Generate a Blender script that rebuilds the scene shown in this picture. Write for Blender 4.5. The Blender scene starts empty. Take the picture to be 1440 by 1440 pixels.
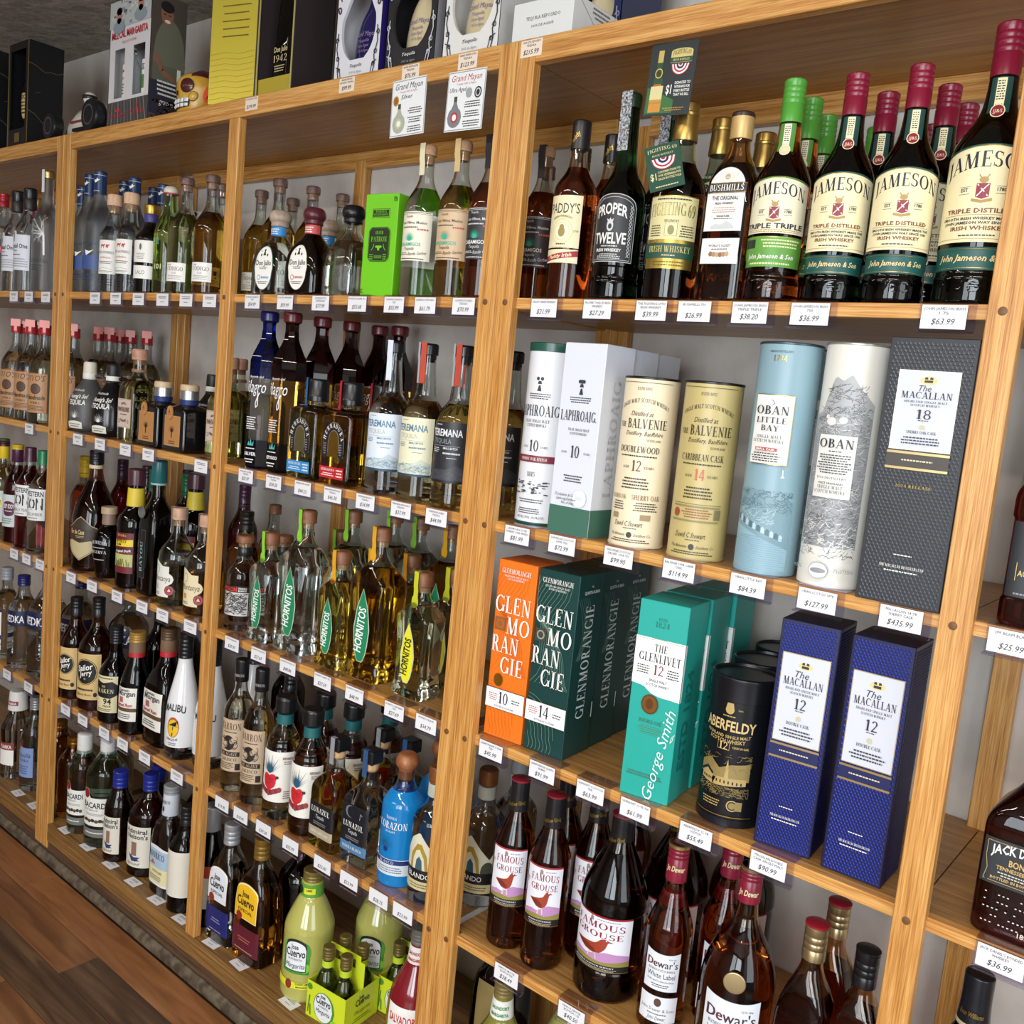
import bpy, math, random
from math import pi, sin, cos, radians
random.seed(7)
scn = bpy.context.scene
COL = scn.collection
# ------------------------------------------------------------------ camera, light, exposure
cam_d = bpy.data.cameras.new('camera'); cam = bpy.data.objects.new('camera', cam_d); COL.objects.link(cam)
cam.location = (1.0659, -1.2227, 1.4850)
cam.rotation_euler = (radians(82.7404), radians(-5.4384), radians(39.5341))
cam_d.sensor_width = 36; cam_d.lens = 32.939; cam_d.clip_start = .02
scn.camera = cam
vs = scn.view_settings
vs.view_transform = 'Standard'; vs.look = 'None'; vs.gamma = 1; vs.use_curve_mapping = False
vs.exposure = 0.0
cy = scn.cycles
cy.max_bounces = 16; cy.transmission_bounces = 14; cy.transparent_max_bounces = 12
cy.diffuse_bounces = 4; cy.glossy_bounces = 5; cy.sample_clamp_indirect = 4.0; cy.blur_glossy = .5
world = bpy.data.worlds.new('world'); scn.world = world; world.use_nodes = True
wn = world.node_tree.nodes['Background']; wn.inputs[0].default_value = (.75, .86, 1, 1); wn.inputs[1].default_value = .25
def area(name, loc, rot, sx, sy, power, col):
    l = bpy.data.lights.new(name, 'AREA'); l.shape = 'RECTANGLE'; l.size = sx; l.size_y = sy; l.energy = power; l.color = col
    o = bpy.data.objects.new(name, l); COL.objects.link(o); o.location = loc; o.rotation_euler = rot; return o
# daylight through the shop windows in the wall opposite the shelves, and through the glazed door further right
for k, (wx, ww, pw) in enumerate([(0.55, 1.0, 46), (1.95, 1.3, 92)]):
    area('window_daylight', (wx, -3.95, 1.45), (radians(90), 0, 0), ww, 1.75, pw, (.86, .94, 1))
area('door_daylight', (3.42, -1.7, 1.35), (radians(90), 0, radians(90)), 1.5, 1.9, 44, (.88, .95, 1))
# ceiling strip lamps in two rows along the aisle
STRIPS = [(-1.9, -1.5, 8), (-0.3, -1.5, 15), (1.3, -1.5, 20), (-1.1, -2.9, 12), (.9, -2.9, 18)]
for sx_, sy_, sp_ in STRIPS:
    area('ceiling_strip_light', (sx_, sy_, 2.415), (0, 0, 0), 1.15, .1, sp_, (1, .91, .8))

# ------------------------------------------------------------------ colours and materials
def hx(s):
    f = lambda c: c/12.92 if c <= .04045 else ((c+.055)/1.055)**2.4
    return tuple(f(int(s[i:i+2], 16)/255) for i in (0, 2, 4)) + (1,)
MATS = {}
def mat(key, fn):
    if key not in MATS:
        m = bpy.data.materials.new(key); m.use_nodes = True
        fn(m, m.node_tree.nodes, m.node_tree.links, m.node_tree.nodes['Principled BSDF']); MATS[key] = m
    return MATS[key]
def flat(c, rough=.5, metal=0, coat=0):
    def fn(m, N, L, b):
        b.inputs['Base Color'].default_value = hx(c); b.inputs['Roughness'].default_value = rough
        b.inputs['Metallic'].default_value = metal; b.inputs['Coat Weight'].default_value = coat
    return mat('print_%s_%g_%g_%g' % (c, rough, metal, coat), fn)
def paper(c): return flat(c, .45)
def foil(c): return flat(c, .3, .85)
def plast(c): return flat(c, .28)
def cardb(c): return flat(c, .38)
def glass(c, rough=0.0, ior=1.45):
    def fn(m, N, L, b):
        b.inputs['Base Color'].default_value = hx(c); b.inputs['Roughness'].default_value = rough
        b.inputs['Transmission Weight'].default_value = 1; b.inputs['IOR'].default_value = ior
    return mat('glass_%s_%g' % (c, rough), fn)
def clearplastic():
    def fn(m, N, L, b):
        N.remove(b); out = N['Material Output']
        t = N.new('ShaderNodeBsdfTransparent'); t.inputs[0].default_value = (.9, .885, .95, 1)
        g = N.new('ShaderNodeBsdfGlossy'); g.inputs[0].default_value = (.9, .9, 1, 1); g.inputs[1].default_value = .08
        f = N.new('ShaderNodeLayerWeight'); f.inputs[0].default_value = .12
        x = N.new('ShaderNodeMixShader'); L.new(f.outputs[1], x.inputs[0]); L.new(t.outputs[0], x.inputs[1]); L.new(g.outputs[0], x.inputs[2])
        L.new(x.outputs[0], out.inputs[0])
    return mat('clear_plastic', fn)
def ramp(N, L, fac, stops):
    r = N.new('ShaderNodeValToRGB'); e = r.color_ramp.elements
    while len(e) < len(stops): e.new(.5)
    for k, (p, c) in enumerate(stops): e[k].position = p; e[k].color = hx(c) if isinstance(c, str) else c
    L.new(fac, r.inputs[0]); return r
def oak(key, axis, cols, scl=1.0, bump=.25):
    def fn(m, N, L, b):
        tc = N.new('ShaderNodeTexCoord'); mp = N.new('ShaderNodeMapping'); L.new(tc.outputs['Object'], mp.inputs[0])
        oi = N.new('ShaderNodeObjectInfo'); ml = N.new('ShaderNodeMath'); ml.operation = 'MULTIPLY'; ml.inputs[1].default_value = 37
        L.new(oi.outputs['Random'], ml.inputs[0]); L.new(ml.outputs[0], mp.inputs['Location'])
        s = [120*scl]*3; s[axis] = 2.6*scl; mp.inputs['Scale'].default_value = s
        n = N.new('ShaderNodeTexNoise'); n.inputs['Scale'].default_value = 1; n.inputs['Detail'].default_value = 5; n.inputs['Roughness'].default_value = .65
        L.new(mp.outputs[0], n.inputs['Vector'])
        m2 = N.new('ShaderNodeMapping'); L.new(tc.outputs['Object'], m2.inputs[0]); L.new(ml.outputs[0], m2.inputs['Location'])
        s2 = [620*scl]*3; s2[axis] = 16*scl; m2.inputs['Scale'].default_value = s2
        n2 = N.new('ShaderNodeTexNoise'); n2.inputs['Scale'].default_value = 1; n2.inputs['Detail'].default_value = 2; L.new(m2.outputs[0], n2.inputs['Vector'])
        a = N.new('ShaderNodeMath'); a.operation = 'MULTIPLY_ADD'; a.inputs[1].default_value = .45; L.new(n2.outputs[0], a.inputs[0]); 
        c = N.new('ShaderNodeMath'); c.operation = 'MULTIPLY'; c.inputs[1].default_value = .6; L.new(n.outputs[0], c.inputs[0]); L.new(c.outputs[0], a.inputs[2])
        r = ramp(N, L, a.outputs[0], cols); L.new(r.outputs[0], b.inputs['Base Color'])
        b.inputs['Roughness'].default_value = .36
        bp = N.new('ShaderNodeBump'); bp.inputs['Strength'].default_value = bump; bp.inputs['Distance'].default_value = .002
        L.new(a.outputs[0], bp.inputs['Height']); L.new(bp.outputs[0], b.inputs['Normal'])
    return mat(key, fn)
OAKC = [(.36, '98602a'), (.5, 'c08744'), (.63, 'd6a662')]
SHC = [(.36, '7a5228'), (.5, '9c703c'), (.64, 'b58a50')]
def OAKV(): return oak('oak_vertical_grain', 2, OAKC)
def OAKH(): return oak('oak_long_grain', 0, OAKC)
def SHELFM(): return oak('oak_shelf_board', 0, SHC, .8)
def UNDERM(): return oak('oak_veneer_panel', 0, [(.36, '8a5c30'), (.5, 'a8743c'), (.64, 'bc8a4c')], .6)
def noisy(key, c1, c2, scale, rough, bump, dist=.01, detail=4):
    def fn(m, N, L, b):
        tc = N.new('ShaderNodeTexCoord'); n = N.new('ShaderNodeTexNoise'); n.inputs['Scale'].default_value = scale; n.inputs['Detail'].default_value = detail
        L.new(tc.outputs['Object'], n.inputs['Vector']); r = ramp(N, L, n.outputs[0], [(.35, c1), (.65, c2)])
        L.new(r.outputs[0], b.inputs['Base Color']); b.inputs['Roughness'].default_value = rough
        bp = N.new('ShaderNodeBump'); bp.inputs['Strength'].default_value = bump; bp.inputs['Distance'].default_value = dist
        L.new(n.outputs[0], bp.inputs['Height']); L.new(bp.outputs[0], b.inputs['Normal'])
    return mat(key, fn)
def plank_mat():
    def fn(m, N, L, b):
        tc = N.new('ShaderNodeTexCoord'); mp = N.new('ShaderNodeMapping'); L.new(tc.outputs['Object'], mp.inputs[0]); mp.inputs['Scale'].default_value = (2.2, 22, 5)
        oi = N.new('ShaderNodeObjectInfo'); ml = N.new('ShaderNodeMath'); ml.operation = 'MULTIPLY'; ml.inputs[1].default_value = 91
        L.new(oi.outputs['Random'], ml.inputs[0]); L.new(ml.outputs[0], mp.inputs['Location'])
        n = N.new('ShaderNodeTexNoise'); n.inputs['Scale'].default_value = 1.4; n.inputs['Detail'].default_value = 7; n.inputs['Distortion'].default_value = .9; L.new(mp.outputs[0], n.inputs['Vector'])
        r1 = ramp(N, L, n.outputs[0], [(.3, '35241a'), (.5, '503a29'), (.7, '6a503a')])
        r2 = ramp(N, L, n.outputs[0], [(.3, '6e4426'), (.5, '8a5a35'), (.7, '9a6a42')])
        t = ramp(N, L, oi.outputs['Random'], [(.4, (0, 0, 0, 1)), (.7, (1, 1, 1, 1))])
        x = N.new('ShaderNodeMix'); x.data_type = 'RGBA'; L.new(t.outputs[0], x.inputs[0]); L.new(r1.outputs[0], x.inputs[6]); L.new(r2.outputs[0], x.inputs[7])
        L.new(x.outputs[2], b.inputs['Base Color']); b.inputs['Roughness'].default_value = .42
        bp = N.new('ShaderNodeBump'); bp.inputs['Strength'].default_value = .12; L.new(n.outputs[0], bp.inputs['Height']); L.new(bp.outputs[0], b.inputs['Normal'])
    return mat('laminate_plank', fn)

# ------------------------------------------------------------------ mesh helpers
class MB:
    def __init__(s): s.v = []; s.f = []; s.m = []; s.mats = []
    def mi(s, m):
        if m not in s.mats: s.mats.append(m)
        return s.mats.index(m)
    def add(s, vs_, fs, m):
        o = len(s.v); k = s.mi(m); s.v += [tuple(p) for p in vs_]
        for f in fs: s.f.append(tuple(i+o for i in f)); s.m.append(k)
    def box(s, a, b, m, bev=0):
        (x0, y0, z0), (x1, y1, z1) = a, b
        if bev:
            e = bev; pts = []
            for zz, ins in ((z0, e), (z0+e, 0), (z1-e, 0), (z1, e)):
                i = ins
                pts.append([(x0+e+i*.0, y0+i, zz), (x1-e, y0+i, zz), (x1-i, y0+e, zz), (x1-i, y1-e, zz), (x1-e, y1-i, zz), (x0+e, y1-i, zz), (x0+i, y1-e, zz), (x0+i, y0+e, zz)])
            s.rings(pts, m); return
        v = [(x0,y0,z0),(x1,y0,z0),(x1,y1,z0),(x0,y1,z0),(x0,y0,z1),(x1,y0,z1),(x1,y1,z1),(x0,y1,z1)]
        s.add(v, [(0,3,2,1),(4,5,6,7),(0,1,5,4),(1,2,6,5),(2,3,7,6),(3,0,4,7)], m)
    def rings(s, R, m, close0=True, close1=True, flip=False, ms=None):
        n = len(R[0]); v = [p for r in R for p in r]; o = len(s.v); s.v += [tuple(p) for p in v]
        def put(f, mm):
            s.f.append(tuple(i+o for i in (f[::-1] if flip else f))); s.m.append(s.mi(mm))
        for k in range(len(R)-1):
            for i in range(n):
                j = (i+1) % n; put((k*n+i, k*n+j, (k+1)*n+j, (k+1)*n+i), ms[k] if ms else m)
        if close0: put(tuple(range(n))[::-1], ms[0] if ms else m)
        if close1: put(tuple((len(R)-1)*n+i for i in range(n)), ms[-1] if ms else m)
    def mesh(s, name, smooth=.6):
        me = bpy.data.meshes.new(name); me.from_pydata(s.v, [], s.f)
        for m in s.mats: me.materials.append(m)
        me.polygons.foreach_set('material_index', s.m)
        if smooth:
            me.shade_smooth(); me.set_sharp_from_angle(angle=smooth)
        me.update(); return me
def obj(name, me, parent=None, loc=None, label=None):
    o = bpy.data.objects.new(name, me); COL.objects.link(o)
    if parent: o.parent = parent
    if loc: o.location = loc
    if label: o['label'] = label
    return o
def tag(o, label, cat, group=None):
    o['label'] = label; o['category'] = cat
    if group: o['group'] = group
    return o
def empty(name, loc, rz=0):
    o = bpy.data.objects.new(name, None); COL.objects.link(o); o.location = loc; o.rotation_euler = (0, 0, rz); o.empty_display_size = .02; return o
def sup(t, rx, ry, n):
    c, q = cos(t), sin(t); e = 2/n
    return math.copysign(abs(c)**e, c)*rx, math.copysign(abs(q)**e, q)*ry
def ringpts(z, rx, ry, n, seg, cx=0, cy_=0):
    if n < 2.3: return [(cx+rx*cos(2*pi*(i+.5)/seg), cy_+ry*sin(2*pi*(i+.5)/seg), z) for i in range(seg)]
    return [(lambda p: (cx+p[0], cy_+p[1], z))(sup(2*pi*(i+.5)/seg, rx, ry, n)) for i in range(seg)]
def fillet(pts, k=3):
    out = []
    for i, p in enumerate(pts):
        rad = p[2] if len(p) > 2 else 0
        if not rad or i in (0, len(pts)-1): out.append((p[0], p[1])); continue
        a, c = pts[i-1], pts[i+1]
        da = math.hypot(a[0]-p[0], a[1]-p[1]); dc = math.hypot(c[0]-p[0], c[1]-p[1])
        ra, rc = min(rad, da*.49), min(rad, dc*.49)
        A = (p[0]+(a[0]-p[0])*ra/da, p[1]+(a[1]-p[1])*ra/da); B = (p[0]+(c[0]-p[0])*rc/dc, p[1]+(c[1]-p[1])*rc/dc)
        for j in range(k+1):
            t = j/k; out.append(((1-t)**2*A[0]+2*t*(1-t)*p[0]+t*t*B[0], (1-t)**2*A[1]+2*t*(1-t)*p[1]+t*t*B[1]))
    return out
# a body shape: profile (r,z,fillet), depth ratio of the body, squareness exponent of the body
class Shape:
    def __init__(s, pts, ratio=1, n=2, rn=None):
        s.p = fillet(pts); s.ratio = ratio; s.n = n; s.R = max(q[0] for q in s.p); s.rn = rn or .018
    def at(s, z):
        P = s.p
        for a, b in zip(P, P[1:]):
            if a[1] <= z <= b[1] and b[1] > a[1]:
                return a[0]+(b[0]-a[0])*(z-a[1])/(b[1]-a[1])
        return P[-1][0] if z > P[-1][1] else s.R
    def dims(s, r):
        if s.n <= 2 and s.ratio == 1: return r, r, 2
        t = max(0, min(1, (r-s.rn)/(s.R-s.rn))); t2 = t*t*(3-2*t)
        return r, r*(1+(s.ratio-1)*t), 2+(s.n-2)*t2
    def surf(s, eps=.0003, ph=0):
        def f(u, z, l=0):
            r = s.at(z); rx, ry, n = s.dims(r); e = eps*(1+l)
            if n < 2.6 and abs(rx-ry) < .001 or r < s.rn*1.05:
                a = u/rx+ph; return ((rx+e)*sin(a), -(ry+e)*cos(a), z)
            q = min(.999, abs(u)/rx); return (u, -(ry*(1-q**n)**(1/n))-e, z)
        f.curved = True; return f
def boxsurf(w, d, side='F', eps=.0003):
    def f(u, z, l=0):
        e = eps*(1+l)
        if side == 'F': return (u, -d/2-e, z)
        if side == 'R': return (w/2+e, u, z)
        if side == 'L': return (-w/2-e, -u, z)
    f.curved = False; return f
def glassbody(sh, m_li, m_gl, fill, seg=28, base=.004, cav=True, wall=.0022):
    mb = MB(); P = sh.p; R = []; ms = []
    r0 = P[1][0] if len(P) > 1 else P[0][0]
    pts = [q for q in P if q[0] > .002]
    # split ring at the fill level
    Q = []
    for a, b in zip(pts, pts[1:]):
        Q.append(a)
        if a[1] < fill < b[1]: Q.append((a[0]+(b[0]-a[0])*(fill-a[1])/(b[1]-a[1]), fill))
    Q.append(pts[-1])
    for a in Q:
        rx, ry, n = sh.dims(a[0]); R.append(ringpts(a[1], rx, ry, n, seg))
    ms = [m_li if (Q[k][1]+Q[k+1][1])/2 < fill else m_gl for k in range(len(Q)-1)]
    mb.rings(R, m_li, ms=ms)
    if cav:
        C = [(a[0]-wall, a[1]) for a in Q if a[1] >= fill-1e-6 and a[0]-wall > .003]
        if len(C) > 1:
            C[-1] = (C[-1][0], C[-1][1]-.003); C[0] = (C[0][0], C[0][1])
            R2 = []
            for a in C:
                rx, ry, n = sh.dims(a[0]+wall); R2.append(ringpts(a[1], rx-wall, ry-wall, n, seg))
            o = len(mb.f); mb.rings(R2, m_gl, flip=True)
            mb.m[len(mb.f)-2] = mb.mi(m_li)
    return mb
def lathe(pts, m, seg=24, ratio=1, n=2, cx=0, cy_=0):
    mb = MB(); P = fillet(pts); mb.rings([ringpts(z, r, r*ratio, n, seg, cx, cy_) for r, z in P], m); return mb

# ------------------------------------------------------------------ lettering: a small serif alphabet drawn as strokes, and Blender's own sans
TK, TN = .165, .06
def st(x0, y0, x1, y1, w): return [[(x0-w/2, y0), (x0+w/2, y0), (x1+w/2, y1), (x1-w/2, y1)]]
def bar(x0, x1, y, t=.055): return [[(x0, y-t/2), (x1, y-t/2), (x1, y+t/2), (x0, y+t/2)]]
def sf(x, y, h=.17): return [[(x-h, y), (x+h, y), (x+h, y+.045), (x-h, y+.045)]] if y < .5 else [[(x-h, y-.045), (x+h, y-.045), (x+h, y), (x-h, y)]]
def arc(cx, cy_, rx, ry, a0, a1, tx=TK, ty=TN, n=9):
    out = []
    for k in range(n):
        a, b = radians(a0+(a1-a0)*k/n), radians(a0+(a1-a0)*(k+1)/n)
        q = [(cx+rx*cos(a), cy_+ry*sin(a)), (cx+rx*cos(b), cy_+ry*sin(b)), (cx+(rx-tx)*cos(b), cy_+(ry-ty)*sin(b)), (cx+(rx-tx)*cos(a), cy_+(ry-ty)*sin(a))]
        out.append(q)
    return out
def bowl(x, y0, y1, rx): return arc(x, (y0+y1)/2, rx, (y1-y0)/2, -90, 90)+bar(x-.14, x, y1-.03, TN)+bar(x-.14, x, y0+.03, TN)
SER = {
'A': (.82, st(.13,0,.42,1,TN)+st(.70,0,.42,1,TK)+bar(.22,.6,.33)+sf(.13,0,.13)+sf(.7,0,.16)),
'B': (.70, st(.2,0,.2,1,TK)+sf(.14,0,.1)+sf(.14,1,.1)+bowl(.34,.5,1,.27)+bowl(.36,0,.54,.32)),
'C': (.80, arc(.44,.5,.41,.5,48,312)+st(.72,.72,.72,.96,.05)),
'D': (.82, st(.2,0,.2,1,TK)+sf(.14,0,.1)+sf(.14,1,.1)+bowl(.36,0,1,.43)),
'E': (.68, st(.2,0,.2,1,TK)+sf(.14,0,.1)+bar(.12,.6,.97)+bar(.2,.5,.52)+bar(.12,.62,.03)+st(.6,.78,.6,1,.045)+st(.62,0,.62,.24,.045)+st(.49,.42,.49,.62,.04)),
'F': (.62, st(.2,0,.2,1,TK)+sf(.2,0,.16)+bar(.12,.58,.97)+bar(.2,.48,.52)+st(.58,.76,.58,1,.045)+st(.47,.42,.47,.62,.04)),
'G': (.86, arc(.44,.5,.41,.5,48,322)+st(.74,.05,.74,.42,TK*.9)+sf(.74,.375,.14)+st(.74,.74,.74,.96,.05)),
'H': (.90, st(.2,0,.2,1,TK)+st(.7,0,.7,1,TK)+bar(.2,.7,.52)+sf(.2,0)+sf(.2,1)+sf(.7,0)+sf(.7,1)),
'I': (.42, st(.21,0,.21,1,TK)+sf(.21,0)+sf(.21,1)),
'J': (.46, st(.27,.1,.27,1,TK)+sf(.27,1)+arc(.14,.1,.21,.3,-110,0,TK,TN)),
'K': (.84, st(.2,0,.2,1,TK)+sf(.2,0)+sf(.2,1)+st(.24,.42,.62,1,TN)+st(.66,0,.38,.56,TK)+sf(.62,1,.13)+sf(.68,0,.14)),
'L': (.66, st(.2,0,.2,1,TK)+sf(.2,1)+sf(.14,0,.1)+bar(.2,.62,.03)+st(.62,0,.62,.26,.045)),
'M': (1.04, st(.17,0,.2,1,TN)+st(.5,0,.24,1,TK)+st(.5,0,.8,1,TN)+st(.84,0,.82,1,TK)+sf(.17,0,.12)+sf(.84,0,.15)+sf(.14,1,.08)+sf(.9,1,.08)),
'N': (.88, st(.18,0,.18,1,TN)+st(.68,0,.2,1,TK)+st(.7,0,.7,1,TN)+sf(.18,0,.13)+sf(.7,1,.13)+sf(.12,1,.08)),
'O': (.88, arc(.44,.5,.41,.5,0,360,n=18)),
'P': (.68, st(.2,0,.2,1,TK)+sf(.2,0)+sf(.14,1,.1)+bowl(.34,.44,1,.3)),
'Q': (.88, arc(.44,.5,.41,.5,0,360,n=18)+st(.74,-.16,.5,.12,.12)),
'R': (.78, st(.2,0,.2,1,TK)+sf(.2,0)+sf(.14,1,.1)+bowl(.34,.46,1,.28)+st(.64,0,.42,.48,TK)+sf(.68,0,.1)),
'S': (.62, arc(.31,.735,.25,.265,35,270,.13,TN)+arc(.31,.27,.27,.27,-145,90,.14,TN)+st(.53,.74,.53,.96,.045)+st(.08,.04,.08,.26,.045)),
'T': (.74, st(.37,0,.37,1,TK)+sf(.37,0)+bar(.05,.69,.97)+st(.06,.76,.06,1,.045)+st(.68,.76,.68,1,.045)),
'U': (.86, st(.19,.3,.19,1,TK)+st(.69,.3,.69,1,TN)+sf(.19,1)+sf(.69,1,.13)+arc(.415,.32,.31,.32,180,360,.12,TN)),
'V': (.82, st(.4,0,.14,1,TK)+st(.42,0,.68,1,TN)+sf(.14,1,.15)+sf(.68,1,.12)),
'W': (1.16, st(.34,0,.14,1,TK)+st(.36,0,.56,1,TN)+st(.76,0,.56,1,TK)+st(.78,0,1.0,1,TN)+sf(.14,1,.14)+sf(1.0,1,.12)),
'X': (.82, st(.66,0,.16,1,TK)+st(.16,0,.64,1,TN)+sf(.16,1,.14)+sf(.64,1,.12)+sf(.16,0,.12)+sf(.66,0,.14)),
'Y': (.80, st(.4,0,.4,.48,TK)+st(.4,.44,.14,1,TK)+st(.42,.46,.66,1,TN)+sf(.4,0)+sf(.14,1,.14)+sf(.66,1,.12)),
'Z': (.70, st(.14,.02,.56,.98,TK)+bar(.08,.62,.97)+bar(.06,.64,.03)+st(.08,.78,.08,1,.045)+st(.63,0,.63,.24,.045)),
'0': (.64, arc(.32,.5,.28,.5,0,360,.13,TN,n=16)), '1': (.46, st(.25,0,.25,1,TK)+sf(.25,0)+st(.1,.82,.2,.98,.08)),
'2': (.62, arc(.3,.72,.25,.28,-20,165,.13,TN)+st(.1,.02,.5,.66,.1)+bar(.06,.56,.05,.1)), '3': (.6, arc(.28,.76,.23,.24,-90,150,.12,TN)+arc(.28,.27,.26,.27,-150,90,.13,TN)),
'4': (.68, st(.46,0,.46,1,.13)+st(.08,.3,.44,1,.07)+bar(.04,.62,.28,.07)), '5': (.6, st(.14,.5,.16,1,.06)+bar(.14,.52,.95,.1)+arc(.28,.31,.27,.31,-150,110,.13,TN)),
'6': (.62, arc(.31,.3,.27,.3,0,360,.12,TN,14)+arc(.5,.36,.46,.64,95,175,.13,TN)), '7': (.6, bar(.06,.56,.95,.1)+st(.24,0,.52,.92,.12)),
'8': (.62, arc(.31,.75,.23,.25,0,360,.1,TN,14)+arc(.31,.27,.27,.27,0,360,.12,TN,14)), '9': (.62, arc(.31,.7,.27,.3,0,360,.12,TN,14)+arc(.12,.64,.46,.64,-85,-5,.13,TN)),
}
TXT = {}
def text2d(s, font):
    key = (s, font)
    if key in TXT: return TXT[key]
    if font[0] == 's' and all(c in SER or c in ' .' or c.upper() in SER for c in s):
        x = 0; v = []; f = []
        for ch in s:
            if ch == ' ': x += .34; continue
            if ch == '.': g = (.22, [[(.05, 0), (.17, 0), (.17, .12), (.05, .12)]]); k = 1
            else:
                k = 1 if ch in SER else .8; g = SER[ch if ch in SER else ch.upper()]
            for q in g[1]:
                o = len(v); v += [(x+a*k, b*k) for a, b in q]; f.append((o, o+1, o+2, o+3))
            x += g[0]*k+.05
        TXT[key] = (v, f, x-.05); return TXT[key]
    cu = bpy.data.curves.new('t', 'FONT'); cu.body = s; cu.size = 1; cu.resolution_u = 1 if len(s) > 12 else 2; cu.fill_mode = 'BOTH'
    if 'b' in font: cu.offset = .022
    if 'i' in font: cu.shear = .28
    o = bpy.data.objects.new('t', cu); me = o.to_mesh()
    v = [(p.co.x, p.co.y) for p in me.vertices]; f = [tuple(p.vertices) for p in me.polygons]; o.to_mesh_clear()
    bpy.data.objects.remove(o); bpy.data.curves.remove(cu)
    if v:
        x0 = min(p[0] for p in v); x1 = max(p[0] for p in v); v = [((a-x0)/.7, b/.7) for a, b in v]; w = (x1-x0)/.7
    else: w = .3
    TXT[key] = (v, f, w); return TXT[key]

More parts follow.
